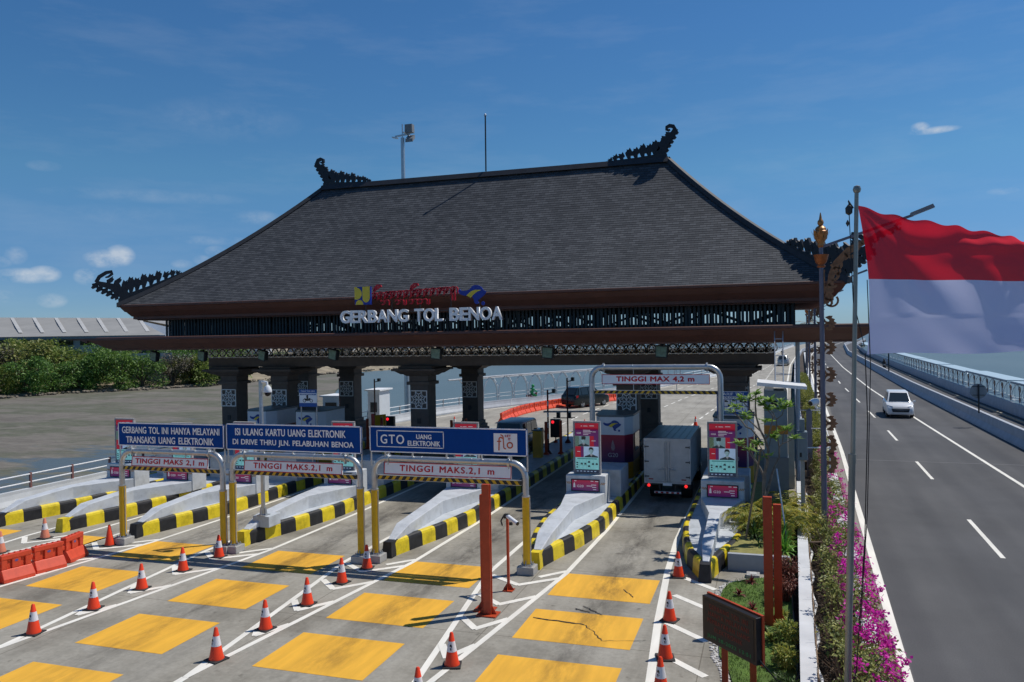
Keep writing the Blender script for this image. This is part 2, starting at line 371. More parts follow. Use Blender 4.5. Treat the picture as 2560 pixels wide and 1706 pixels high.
def mud_mat():
    m, N, L, p = node_mat('tidal_mud'); tc = N.new('ShaderNodeTexCoord')
    big = nz(N, L, tc, .045, 7, .68, (1, 1.8, 1))
    c = ramp(N, L, big, [(.3, (.125, .108, .09)), (.45, (.175, .156, .132)), (.54, (.105, .108, .07)), (.66, (.19, .172, .148))])
    f = ramp(N, L, nz(N, L, tc, 1.1, 6, .75, (.5, 1.6, 1)), [(.3, (.58, .58, .55)), (.7, (1.25, 1.25, 1.22))])
    c = mixc(N, L, .85, c, f, 'MULTIPLY')
    s = N.new('ShaderNodeSeparateXYZ'); L.new(tc.outputs['Object'], s.inputs[0])
    # wet hollows closer to the causeway
    mr = N.new('ShaderNodeMapRange'); mr.inputs[1].default_value = -70; mr.inputs[2].default_value = -33; mr.inputs[3].default_value = -.17; mr.inputs[4].default_value = .17; L.new(s.outputs[0], mr.inputs[0])
    ad = N.new('ShaderNodeMath'); ad.operation = 'ADD'; L.new(nz(N, L, tc, .11, 6, .65, (1, 2.2, 1)), ad.inputs[0]); L.new(mr.outputs[0], ad.inputs[1])
    wet = ramp(N, L, ad.outputs[0], [(.50, (0, 0, 0)), (.60, (1, 1, 1))])
    c = mixc(N, L, wet, c, (.10, .12, .125)); L.new(c, p.inputs['Base Color'])
    r = ramp(N, L, wet, [(0, (.85, .85, .85)), (1, (.28, .28, .28))]); L.new(r, p.inputs['Roughness'])
    b = N.new('ShaderNodeBump'); b.inputs['Strength'].default_value = .6; b.inputs['Distance'].default_value = .12
    L.new(nz(N, L, tc, 1.4, 6, .7, (.6, 1.5, 1)), b.inputs['Height']); L.new(b.outputs[0], p.inputs['Normal']); return m
mb = MB(); mb.poly([(-9000, -9000, -2.35), (9000, -9000, -2.35), (9000, 9000, -2.35), (-9000, 9000, -2.35)])
struct(mb.build('water', water_mat()))
mb = MB(); mb.poly([(x, y, -2.2) for x, y in ((-31, -40), (-31, 30), (-36, 52), (-47, 75), (-58, 98), (-66, 112), (-74, 128), (-86, 150), (-98, 175), (-140, 190), (-320, 120), (-320, -40))])
struct(mb.build('mudflat', mud_mat()))
# shore: low bank with a sandy beach, rising to the trees
bank = mat('sandy_bank', (.27, .225, .155), .9, var=.3, scale=.4, bump=.5, bscale=3)
mb = MB()
front_ = [(-140, 60), (-114, 92), (-111, 103), (-103, 112), (-98, 123), (-97, 150), (-97, 172), (-88, 192), (-76, 205), (-66, 214), (-58, 232), (-62, 300)]
back_ = [(x-8-3*sin(i*1.7), y+7) for i, (x, y) in enumerate(front_)]
far_ = [(x-200, y+260) for x, y in front_]
for i in range(len(front_)-1):
    a, b = front_[i], front_[i+1]; c, d = back_[i+1], back_[i]; e, f = far_[i+1], far_[i]
    mb.add([(a[0], a[1], -2.4), (b[0], b[1], -2.4), (c[0], c[1], -.9), (d[0], d[1], -.9), (e[0], e[1], -.6), (f[0], f[1], -.6)], [(0, 1, 2, 3), (3, 2, 4, 5)])
struct(mb.build('shore', bank))
# plaza slab
plaza_pts = [(-28.9, -30), (-28.9, 33), (-28.2, 44), (-26.6, 55), (-24.6, 63.5), (-21.2, 70.5), (-17.6, 77.5), (-13.5, 88), (-10.3, 100), (-7.4, 115), (-4.8, 135), (-2.0, 170), (2.0, 230), (8.0, 300), (24, 430), (33, 430), (15.2, 300), (8.0, 230), (3.9, 150), (2.35, 100), (1.7, 75), (1.35, 58), (1.2, 46), (.9, 33), (.45, 22.6), (.35, -30)]
def slab(pts, z0, z1, m):
    mb = MB(); k = len(pts); vs = [(x, y, z1) for x, y in pts]+[(x, y, z0) for x, y in pts]
    mb.add(vs, [tuple(range(k))]+[(i, k+i, k+(i+1) % k, (i+1) % k) for i in range(k)]); return mb
def split_slab(pts, z0, z1, ycut):   # same outline cut at ycut into near and far
    pass
near = [(-28.9, -30), (-28.9, 33), (-28.2, 44), (1.15, 44), (.9, 33), (.45, 22.6), (.35, -30)]
farp = [(-28.2, 44)]+plaza_pts[3:23]+[(1.15, 44)]
struct(slab(near, -.9, 0, plaza_m).build('plaza_pavement', plaza_m))
struct(slab(farp, -.9, 0, far_m).build('toll_road', far_m))
# highway
def lerp_path(tab, y):
    for (y0, x0), (y1, x1) in zip(tab, tab[1:]):
        if y <= y1: return x0+(x1-x0)*(y-y0)/(y1-y0)
    return tab[-1][1]
EDGE = [(-30, .38), (16.75, 2.38), (27, 2.8), (34.5, 3.1), (46.7, 3.6), (70, 4.25), (100, 4.9), (150, 6.6), (206, 9.6), (300, 16.5), (430, 33)]
MIDL = [(-30, 4.6), (25, 6.16), (40, 6.62), (55, 7.02), (70, 7.3), (100, 7.75), (150, 9.3), (206, 12.0), (300, 18.9), (430, 35.2)]
RIGHT = [(-30, 9.6), (37, 9.72), (63, 9.8), (92, 10.05), (140, 11.3), (206, 13.9), (300, 20.7), (430, 37)]
BARR = [(-30, 12.35), (47, 12.55), (65, 12.9), (87, 13.3), (135, 14.9), (206, 17.6), (300, 24.4), (430, 41)]
ys = [-30, 0, 10, 16, 22, 28, 34, 40, 46, 52, 60, 70, 80, 90, 100, 115, 130, 150, 175, 206, 240, 270, 300, 340, 380, 430]
pts = [(lerp_path(EDGE, y)-.7, y) for y in ys]+[(lerp_path(BARR, y)+.55, y) for y in reversed(ys)]
struct(slab(pts, -1.0, 0, asphalt_m).build('highway', asphalt_m))
# white lines of the highway
mb = MB()
def line(tab, y0, y1, w, step=3, z=.004):
    y = y0
    while y < y1-.01:
        yn = min(y1, y+step); a = lerp_path(tab, y); b = lerp_path(tab, yn)
        mb.poly([(a-w/2, y, z), (a+w/2, y, z), (b+w/2, yn, z), (b-w/2, yn, z)]); y = yn
line(EDGE, -10, 400, .19, 5); line(RIGHT, -10, 400, .16, 5)
y = 13.1
while y < 320: line(MIDL, y, y+4.8, .13, 4.8); y += 12.42
struct(mb.build('highway_marking', mark_white))
# white lines of the plaza
mb = MB()
def seg(a, b, w=.14, z=.004):
    a = Vector((a[0], a[1], z)); b = Vector((b[0], b[1], z)); d = (b-a).normalized(); n = Vector((-d.y, d.x, 0))*w/2
    mb.poly([a-n, a+n, b+n, b-n])
def pl(pts, w=.14, z=.004):
    for a, b in zip(pts, pts[1:]): seg(a, b, w, z)
GORES = [(-23.3, -24.1, -22.45), (-20.3, -21.15, -19.2), (-15.92, -16.75, -14.85), (-10.92, -11.9, -9.95), (-6.35, -7.45, -5.4)]
for k, (c, l, r) in enumerate(GORES):
    pl([(c, 2), (c, 12.7)], .17, .004)
    pl([(c, 12.7), (c+(l-c)*.42, 16), (l, 20.5), (l, 24)], .14, .004)
    pl([(c, 12.7), (c+(r-c)*.42, 16), (r+(.02), 21), (r+.18, 26), (r+.2, 52)], .14, .006)
    for yc in (15.1, 16.75, 18.4, 19.95):
        f = min(1, (yc-12.7)/7.8*.95+.08)
        seg((c-.02, yc-.2), (c+(r-c)*f*.98, yc+.62), .17, .008); seg((c+.02, yc-.2), (c+(l-c)*f*.9, yc+.45), .17, .010)
    seg((c+.35, 20.55), (r, 21.25), .16, .008)
pl([(-1.7, 2), (-2.23, 14.94), (-2.5, 18.1), (-2.74, 21.8), (-2.86, 25.2), (-2.8, 50)], .17, .004)
for y0, x0 in ((21.55, -2.45), (20.0, -2.45), (18.05, -2.4), (16.3, -2.3), (14.6, -2.2), (13, -2.15)):
    seg((x0+.1, y0), (x0+1.05, y0-.88), .17, .006)
# dashed lines beyond the gate
for pts_ in ([(-14.2, 54), (-14.25, 62), (-13.75, 72), (-11.3, 84), (-8.4, 97), (-5.6, 112), (-2.8, 132), (.3, 170), (4.4, 230)], [(-9.3, 54), (-9.0, 66), (-7.9, 78), (-6.3, 90), (-3.9, 106), (-1.6, 128), (1.4, 165), (4.6, 215)], [(-5.4, 52), (-5.0, 60), (-4.4, 69), (-3.5, 80), (-1.9, 95), (-.55, 108), (.72, 141)]):
    L_ = 0
    for a, b in zip(pts_, pts_[1:]):
        l = hypot(b[0]-a[0], b[1]-a[1]); n = max(1, int(l/2.9))
        for i in range(n):
            t0 = i/n; t1 = t0+.55/n
            seg((a[0]+(b[0]-a[0])*t0, a[1]+(b[1]-a[1])*t0), (a[0]+(b[0]-a[0])*t1, a[1]+(b[1]-a[1])*t1), .13)
pl([(-25.6, 56), (-23.7, 64), (-20.5, 71), (-16.9, 78), (-12.9, 88.5), (-9.7, 100.5), (-6.8, 115.5), (-4.2, 135), (-1.4, 170), (2.6, 230)], .15)
pl([(.6, 50), (.95, 60), (1.3, 75), (1.9, 100), (3.4, 150), (7.4, 230), (14.4, 300)], .2)
struct(mb.build('lane_marking', mark_white))
# yellow rumble patches
mb = MB()
for (x0, x1) in ((-27, -24.9), (-22.2, -21.1+.0), (-19.2, -16.9), (-14.52, -12.2), (-9.98, -7.5), (-5.4, -2.84)):
    for y0 in (7.75, 10.6, 13.5, 16.3, 19.2):
        mb.poly([(x0, y0, .004), (x1, y0, .004), (x1, y0+1.87, .004), (x0, y0+1.87, .004)])
struct(mb.build('yellow_marking', mark_yellow))
# planted bed beside the last island: lawn, soil, pebble edge
soil = mat('soil', (.06, .045, .035), .95, var=.3, scale=4, bump=.6, bscale=12)
lawn_m = mat('lawn', (.085, .15, .025), .9, var=.35, scale=5, bump=.8, bscale=60)
dry_m = mat('dry_lawn', (.26, .24, .075), .9, var=.25, scale=6, bump=.8, bscale=60)
LAWN = [(-.72, 12), (-.72, 15.1), (-.85, 15.8), (-1.05, 16.4), (-1.12, 17.3), (-1.0, 18.2), (-1.08, 19.0), (-1.25, 19.8), (-1.2, 20.6), (-1.08, 21.15), (-.7, 21.55), (-.1, 21.75), (.42, 21.8), (.36, 12)]
mb = MB(); k = len(LAWN)
mb.add([(x, y, .06+.05*(x > -.6)) for x, y in LAWN]+[(x, y, -.1) for x, y in LAWN], [tuple(range(k))]+[(i, k+i, k+(i+1) % k, (i+1) % k) for i in range(k)])
struct(mb.build('lawn', lawn_m))
mb = MB()
for i in range(2600):
    a, b = random.uniform(-1.25, .4), random.uniform(12.2, 21.8)
    inside = False
    for i2 in range(k):
        (x1, y1), (x2, y2) = LAWN[i2], LAWN[(i2+1) % k]
        if (y1 > b) != (y2 > b) and a < (x2-x1)*(b-y1)/(y2-y1)+x1: inside = not inside
    if not inside: continue
    for j in range(3):
        t = random.uniform(0, 6.28); h = random.uniform(.03, .075); px, py = a+random.gauss(0, .03), b+random.gauss(0, .03)
        mb.add([(px-.008*cos(t), py-.008*sin(t), .09), (px+.008*cos(t), py+.008*sin(t), .09), (px+.03*sin(t), py+.03*cos(t), .09+h)], [(0, 1, 2)])
tag(mb.build('grass', leafmat('grass_blade', (.06, .13, .015), (.16, .24, .05))), 'short green grass of the small lawn beside the last toll lane', 'grass', kind='stuff')
# white pebbles along the lawn
mb = MB(); ico = []
bm = bmesh.new(); bmesh.ops.create_icosphere(bm, subdivisions=1, radius=1); iv = [v.co.copy() for v in bm.verts]; iff = [[v.index for v in f.verts] for f in bm.faces]; bm.free()
edge_ = LAWN[1:11]
for i in range(520):
    j = random.randrange(len(edge_)-1); t = random.random(); a, b = edge_[j], edge_[j+1]
    x = a[0]+(b[0]-a[0])*t-random.uniform(-.02, .17); y = a[1]+(b[1]-a[1])*t+random.uniform(-.05, .05); r = random.uniform(.014, .036)
    mb.add([(x+v.x*r*1.2, y+v.y*r, .012+max(-.01, v.z*r*.7)) for v in iv], iff)
tag(mb.build('pebbles', mat('pebble_white', (.6, .58, .54), .7, var=.2, scale=9)), 'band of white pebbles edging the curved lawn', 'pebbles', kind='stuff')
# raised bed behind the last island
mb = MB(); mb.box(-1.15, .42, 22.62, 33.5, -.05, .42)
struct(mb.build('raised_bed', dry_m))

mb = MB()
for yj in (42.8,): 
    a = lerp_path(EDGE, yj)-.3; b = lerp_path(BARR, yj); mb.poly([(a, yj, .003), (b, yj-.3, .003), (b, yj-.22, .003), (a, yj+.08, .003)])
struct(mb.build('expansion_joint', mat('joint_grey', (.17, .17, .17), .8)))

# dark drip trail where vehicles stop and roll, worn into the middle of each lane
def stain_mat():
    m, N, L, p = node_mat('oil_stain'); tc = N.new('ShaderNodeTexCoord'); p.inputs['Base Color'].default_value = (.06, .052, .045, 1); p.inputs['Roughness'].default_value = .75
    s = N.new('ShaderNodeSeparateXYZ'); L.new(tc.outputs['Generated'], s.inputs[0])
    e = ramp(N, L, s.outputs[0], [(.0, (0, 0, 0)), (.5, (1, 1, 1)), (1, (0, 0, 0))]); e2 = ramp(N, L, s.outputs[1], [(0, (0, 0, 0)), (.25, (.5, .5, .5)), (.6, (1, 1, 1)), (1, (.6, .6, .6))])
    n = ramp(N, L, nz(N, L, tc, 1.6, 8, .75, (1.6, .45, 1)), [(.40, (0, 0, 0)), (.66, (1, 1, 1))])
    f = mixc(N, L, 1, mixc(N, L, 1, e, e2, 'MULTIPLY'), n, 'MULTIPLY'); k = N.new('ShaderNodeMath'); k.operation = 'MULTIPLY'; k.inputs[1].default_value = .62; L.new(f, k.inputs[0])
    t = N.new('ShaderNodeBsdfTransparent'); mx = N.new('ShaderNodeMixShader'); L.new(k.outputs[0], mx.inputs[0]); L.new(t.outputs[0], mx.inputs[1]); L.new(p.outputs[0], mx.inputs[2]); L.new(mx.outputs[0], N['Material Output'].inputs[0]); return m
st_m = stain_mat()
for xc, y0_, y1_ in ((-18.1, 6, 34), (-13.35, 6, 36), (-8.65, 6, 36), (-4.0, 6, 36)):
    mb = MB(); mb.poly([(xc-.75, y0_, .013), (xc+.75, y0_, .013), (xc+.75, y1_, .013), (xc-.75, y1_, .013)]); struct(mb.build('oil_stain', st_m))
# tar filled cracks across the patches of the truck lane
mb = MB(); random.seed(8)
def crack(pts, w):
    out = []
    for a, b in zip(pts, pts[1:]):
        for i in range(6): out.append((a[0]+(b[0]-a[0])*i/6+random.gauss(0, .012), a[1]+(b[1]-a[1])*i/6+random.gauss(0, .012)))
    out.append(pts[-1])
    for i, (a, b) in enumerate(zip(out, out[1:])): seg(a, b, w*random.uniform(.6, 1.3), .016+.0003*(i % 2))
crack([(-5.3, 17.55), (-4.7, 17.5), (-4.05, 17.42)], .045); crack([(-4.05, 17.42), (-3.75, 17.05), (-3.5, 16.62)], .02); crack([(-3.5, 16.62), (-3.0, 16.75), (-2.5, 16.9)], .012)
crack([(-4.35, 18.62), (-4.1, 18.4), (-3.8, 18.15)], .035); crack([(-4.5, 18.4), (-4.25, 18.3), (-4.1, 18.25)], .04); crack([(-3.65, 20.1), (-3.45, 19.8), (-3.3, 19.55)], .02); crack([(-9.3, 25), (-8.2, 24.8)], .012); crack([(-13.9, 24), (-13, 23.9), (-12.2, 24.05)], .012)
struct(mb.build('tar_crack', mat('tar', (.035, .032, .03), .7)))
# ================================================================== toll gate hall
GX, GY = -14.2, 39.5
gate = thing('toll_gate', 'large brown toll gate hall with a sweeping grey shingled hip roof over the lanes', 'toll gate', (GX, GY, 0))
def shingle_mat():
    m, N, L, p = node_mat('roof_shingle'); p.inputs['Roughness'].default_value = .8; p.inputs['Specular IOR Level'].default_value = .3
    uv = N.new('ShaderNodeUVMap')
    b = N.new('ShaderNodeTexBrick'); b.offset = .5; b.inputs['Scale'].default_value = 1; b.inputs['Brick Width'].default_value = .30; b.inputs['Row Height'].default_value = .16
    b.inputs['Mortar Size'].default_value = .009; b.inputs['Bias'].default_value = -.1; b.inputs['Mortar Smooth'].default_value = .1
    b.inputs['Color1'].default_value = (.046, .050, .057, 1); b.inputs['Color2'].default_value = (.092, .096, .104, 1); b.inputs['Mortar'].default_value = (.028, .028, .031, 1)
    L.new(uv.outputs[0], b.inputs[0])
    tc = N.new('ShaderNodeTexCoord')
    v = ramp(N, L, nz(N, L, tc, .5, 6, .65), [(.3, (.82, .84, .86)), (.7, (1.12, 1.12, 1.12))])
    c = mixc(N, L, .9, b.outputs[0], v, 'MULTIPLY')
    st = ramp(N, L, nz(N, L, tc, .12, 7, .7, (1, 1, .4)), [(.36, (.82, .82, .84)), (.6, (1.05, 1.05, 1.05))])
    c = mixc(N, L, .8, c, st, 'MULTIPLY')
    L.new(c, p.inputs['Base Color'])
    bp = N.new('ShaderNodeBump'); bp.inputs['Strength'].default_value = .5; bp.inputs['Distance'].default_value = .03; L.new(b.outputs[0], bp.inputs['Height']); L.new(bp.outputs[0], p.inputs['Normal'])
    return m
shingle = shingle_mat()
RW, RD, RR = 17.0, 7.4, 9.6                 # half length at eave, half depth, half ridge length
def rz(t): return 8.32+.652*t+.0318*t*t
def ring(t): return [(GX-RW+t, GY-RD+t), (GX+RW-t, GY-RD+t), (GX+RW-t, GY+RD-t), (GX-RW+t, GY+RD-t)]
def make_roof():
    me = bpy.data.meshes.new('roof'); bm = bmesh.new(); uvl = bm.loops.layers.uv.new('UVMap'); n = 58; vd = 0
    off = Vector((GX, GY, 0))
    for i in range(n):
        t0, t1 = RD*i/n, RD*(i+1)/n; z0, z1 = rz(t0)+.012, rz(t1); dv = .16
        a, b = ring(t0), ring(t1)
        for k in range(4):
            j = (k+1) % 4
            if i == n-1 and k in (1, 3):     # the hip ends close to a point
                ps = [(*a[k], z0), (*a[j], z0), ((a[k][0]+a[j][0])/2+(-(t1-t0) if k == 1 else (t1-t0)), GY, z1)]
            else: ps = [(*a[k], z0), (*a[j], z0), (*b[j], z1), (*b[k], z1)]
            f = bm.faces.new([bm.verts.new(Vector(p)-off) for p in ps])
            for lp, p in zip(f.loops, ps):
                lp[uvl].uv = ((p[0] if k in (0, 2) else p[1]), vd+(0 if p[2] == z0 else dv))
            if i < n-1:                       # lip of the next course
                lo = [(*b[k], z1), (*b[j], z1), (*b[j], z1+.012), (*b[k], z1+.012)]
                f = bm.faces.new([bm.verts.new(Vector(p)-off) for p in lo])
                for lp, p in zip(f.loops, lo): lp[uvl].uv = ((p[0] if k in (0, 2) else p[1]), vd+dv)
        vd += dv
    bm.to_mesh(me); bm.free(); me.materials.append(shingle)
    o = bpy.data.objects.new('roof', me); COL.objects.link(o); o.parent = gate; return o
roof = make_roof()
cap_m = mat('roof_cap', (.030, .031, .036), .6, var=.25, scale=3)
mb = MB(); mb.prism([(-.26, -.12), (-.10, .16), (.10, .16), (.26, -.12)], Fr((GX-RR, GY, rz(RD)+.02), (0, 1, 0), (0, 0, 1), (1, 0, 0)), 0, 2*RR)
mb.build('ridge_cap', cap_m, roof)
for sx in (-1, 1):
    for sy in (-1, 1):
        mb = MB(); n = 14
        def hp(t): return Vector((GX+sx*(RW-t), GY+sy*(RD-t), rz(t)))
        side = Vector((sx, -sy, 0)).normalized()*.17
        vs = []; fs = []
        for i in range(n+1):
            p = hp(RD*i/n-(.06 if i == 0 else 0)); vs += [p-side-Vector((0, 0, .05)), p-side*.6+Vector((0, 0, .17)), p+side*.6+Vector((0, 0, .17)), p+side-Vector((0, 0, .05))]
        for i in range(n):
            for j in range(3): fs.append((4*i+j, 4*i+j+1, 4*i+5+j, 4*i+4+j))
        fs += [(0, 1, 2, 3), (4*n+3, 4*n+2, 4*n+1, 4*n)]
        mb.add(vs, fs); mb.build('hip_cap', cap_m, roof)
# eave fascia and soffit as a mitred ring
def ring_sweep(prof, hx, hy, m, name, parent, closed=False):
    mb = MB(); k = len(prof); vs = []
    for (d, z) in prof:
        for (sx, sy) in ((-1, -1), (1, -1), (1, 1), (-1, 1)): vs.append((GX+sx*(hx-d), GY+sy*(hy-d), z))
    fs = []
    for i in range(k-1 if not closed else k):
        for j in range(4): fs.append((i*4+j, i*4+(j+1) % 4, ((i+1) % k)*4+(j+1) % 4, ((i+1) % k)*4+j))
    mb.add(vs, fs); return mb.build(name, m, parent)
ring_sweep([(.0, 8.35), (-.03, 8.33), (-.03, 8.24), (.05, 8.22), (.20, 7.99), (.24, 7.99), (.42, 7.76), (.47, 7.76), (.47, 7.62), (.62, 7.60), (.62, 7.56), (2.4, 7.60)], RW, RD, brown, 'eave_fascia', gate)
# louvre storey
slat_m = mat('louvre_slat', (.022, .034, .040), .5, var=.3, scale=3)
truss_m = mat('truss_steel', (.018, .035, .042), .45, .2, var=.2)
LX0, LX1, LY0, LY1 = -29.35, .95, 33.3, 45.7
mb = MB(); random.seed(3)
def slats(along, fixed, a0, a1):
    a = a0
    while a < a1:
        w = .095; 
        if along == 'x': mb.box(a, a+w, fixed-.03, fixed+.03, 6.72, 7.62)
        else: mb.box(fixed-.03, fixed+.03, a, a+w, 6.72, 7.62)
        a += .172 if random.random() < .9 else .23
slats('x', LY0, LX0, LX1); mb.build('louvre_screen', slat_m, gate); mb = MB(); slats('x', LY1, LX0, LX1); mb.build('louvre_screen', slat_m, gate); mb = MB(); slats('y', LX0, LY0+.2, LY1-.2); mb.build('louvre_screen', slat_m, gate); mb = MB()
a = LY0+.4
while a < LY1: mb.box(LX1-.03, LX1+.03, a, a+.07, 6.72, 7.62); a += .9
mb.build('louvre_screen', slat_m, gate)
mb = MB()
for yy in (36.3, 42.7):
    mb.bar((LX0, yy, 6.8), (LX1, yy, 6.8), .14, .14); mb.bar((LX0, yy, 7.55), (LX1, yy, 7.55), .14, .14)
    n = 16
    for i in range(n):
        x0 = LX0+(LX1-LX0)*i/n; x1 = LX0+(LX1-LX0)*(i+1)/n
        mb.bar((x0, yy, 6.8 if i % 2 else 7.55), (x1, yy, 7.55 if i % 2 else 6.8), .11, .11)
        if i % 2 == 0: mb.bar((x0, yy, 6.8), (x0, yy, 7.55), .16, .16)
for x in range(9):
    xx = LX0+.5+(LX1-LX0-1)*x/8; mb.bar((xx, LY0+.15, 6.75), (xx, LY0+.15, 7.6), .16, .16); mb.bar((xx, LY0, 7.5), (xx, LY1, 7.5), .14, .14)
mb.build('truss', truss_m, gate)
# canopy slab with upswept edges
HX, HY = 18.0, 8.5
mb = MB()
mb.box(GX-16.4, GX+16.4, GY-6.9, GY+6.9, 6.10, 6.70)
cn = mb.build('canopy_slab', brown, gate)
ring_sweep([(2.3, 6.74), (.35, 6.72), (.30, 6.69), (.02, 6.69), (0, 6.60), (.10, 6.56), (.32, 6.37), (.36, 6.37), (.72, 6.14), (.80, 6.14), (.80, 6.05), (2.4, 6.05)], HX, HY, brown, 'canopy_edge', gate)
# pointed canopy tips at the four corners
mb = MB()
for sx in (-1, 1):
    for sy in (-1,):
        p = [(0, 6.69), (1.2, 6.65), (1.2, 6.62), (.9, 6.60), (.55, 6.60), (.1, 6.45)]
        mb.prism([(sx*a, z) for a, z in p], Fr((GX+sx*(HX-.04), GY+sy*(HY-.22), 0), (1, 0, 0), (0, 0, 1)), -.05, .12)
mb.build('canopy_tip', brown, gate)
# lintel + frieze
mb = MB(); mb.box(-28.5, .2, 35.42, 36.55, 5.07, 5.55); mb.box(-28.5, .2, 42.2, 43.3, 5.07, 5.55); mb.box(-28.5, -27.4, 36.56, 42.19, 5.07, 5.55); mb.box(-.9, .2, 36.56, 42.19, 5.07, 5.55)
mb.build('lintel', browngrey, gate)
mb = MB(); mb.box(-28.2, -.1, 35.9, 42.9, 5.98, 6.08)
fret_m = mat('fretwork_cream', (.88, .84, .78), .7, var=.12, scale=4)
def fret_tile(mb, cx, cz, s, fr, t0=0, t1=.03, dense=True):
    h = s/2
    def R(p, w): mb.ribbon([(cx+a*h, cz+b*h) for a, b in p], w*h, fr, t0, t1)
    w = .085
    for q in range(4):
        a = radians(90*q+45); ca, sa = cos(a), sin(a)
        pet = [(0, 0), (.22, .14), (.42, .13), (.56, 0), (.42, -.13), (.22, -.14), (0, 0)]
        R([(x*ca-y*sa, x*sa+y*ca) for x, y in pet], w)
        b = radians(90*q); cb, sb = cos(b), sin(b)
        R([(x*cb-y*sb, x*sb+y*cb) for x, y in arc(.62, 0, .30, 100, 260, 8)], w)
        R([(x*cb-y*sb, x*sb+y*cb) for x, y in arc(1.0, 0, .34, 95, 265, 8)], w)
        R([(x*ca-y*sa, x*sa+y*ca) for x, y in arc(1.05, 0, .36, 110, 250, 8)], w)
        if dense:
            R([(x*cb-y*sb, x*sb+y*cb) for x, y in ((.3, 0), (.66, 0))], w*.8)
            R([(x*ca-y*sa, x*sa+y*ca) for x, y in ((.56, 0), (.75, 0))], w)
for (yy, nm) in ((35.30, 'f'), (43.4, 'b')):
    mb = MB(); fr = front(0, yy, 0)
    mb.box(-28.4, .12, yy-.02, yy+.03, 5.55, 5.585); mb.box(-28.4, .12, yy-.02, yy+.03, 5.995, 6.03)
    n = 62; s = 28.5/n
    for i in range(n):
        cx = -28.4+s*(i+.5)
        h = s/2; cz = 5.79; k = .47
        for sg in (-1, 1):
            mb.ribbon([(cx+a, cz+b) for a, b in arc(sg*.23, 0, .20, 0, 360, 10)], .045, fr, 0, .03)
            mb.ribbon([(cx+a, cz+b) for a, b in arc(0, sg*.13, .12, 0, 360, 8)], .035, fr, 0, .03)
        for q in range(4):
            a = radians(45+90*q); mb.ribbon([(cx, cz), (cx+.21*cos(a), cz+.21*sin(a))], .04, fr, 0, .03); mb.ribbon([(cx+.22*cos(a)*1.0, cz+.2*sin(a)-.0), (cx+(h-.01)*(1 if cos(a) > 0 else -1), cz+.07*sin(a))], .03, fr, 0, .03)
        mb.ribbon([(cx-h, cz), (cx+h, cz)], .03, fr, 0, .03)
        if i % 2 == 0: mb.ribbon([(cx-h, 5.58), (cx-h, 6.0)], .03, fr, -.005, .03)
    mb.build('frieze', fret_m, gate)
# small return of the frieze at the right end
# columns
def column(xc, yf):
    w = .475; yc = yf+w
    mb = MB()
    def blk(hw, z0, z1, hw2=None):
        h2 = hw if hw2 is None else hw2
        mb.hexa([(xc-hw, yc-hw, z0), (xc+hw, yc-hw, z0), (xc+hw, yc+hw, z0), (xc-hw, yc+hw, z0), (xc-h2, yc-h2, z1), (xc+h2, yc-h2, z1), (xc+h2, yc+h2, z1), (xc-h2, yc+h2, z1)])
    blk(.80, 0, .95); blk(.72, .95, 1.2); blk(.64, 1.2, 1.42); blk(.55, 1.42, 1.62)
    blk(w, 1.62, 4.14); blk(.60, 4.14, 4.30); blk(w+.03, 4.30, 4.58)
    blk(.60, 4.58, 4.68, .74); blk(.82, 4.68, 4.84, 1.05); blk(1.16, 4.84, 4.95); blk(.9, 4.95, 5.07)
    c = mb.build('column', browngrey, gate, bevel=.012)
    mb = MB(); fr = front(xc-.02, yf-.035, 3.42); h = .45
    for sg in (-1, 1):
        mb.ribbon([(-h, sg*(h-.02)), (h, sg*(h-.02))], .045, fr, -.035, .0); mb.ribbon([(sg*(h-.02), -h), (sg*(h-.02), h)], .045, fr, -.034, .001)
    fret_tile(mb, 0, 0, .84, fr, -.03, 0); mb.build('fretwork_panel', mat('fretwork_white', (.90, .88, .85), .65, var=.08), c)
    mb = MB(); mb.box(xc-.11, xc+.07, yf-.03, yf+.01, 2.25, 2.5); mb.build('vent_box', darkm, c)
COLX = [-27.3, -24.2, -16.3, -6.13, -1.5]
for x in COLX: column(x, 35.5)
for x in COLX: column(x, 42.4)
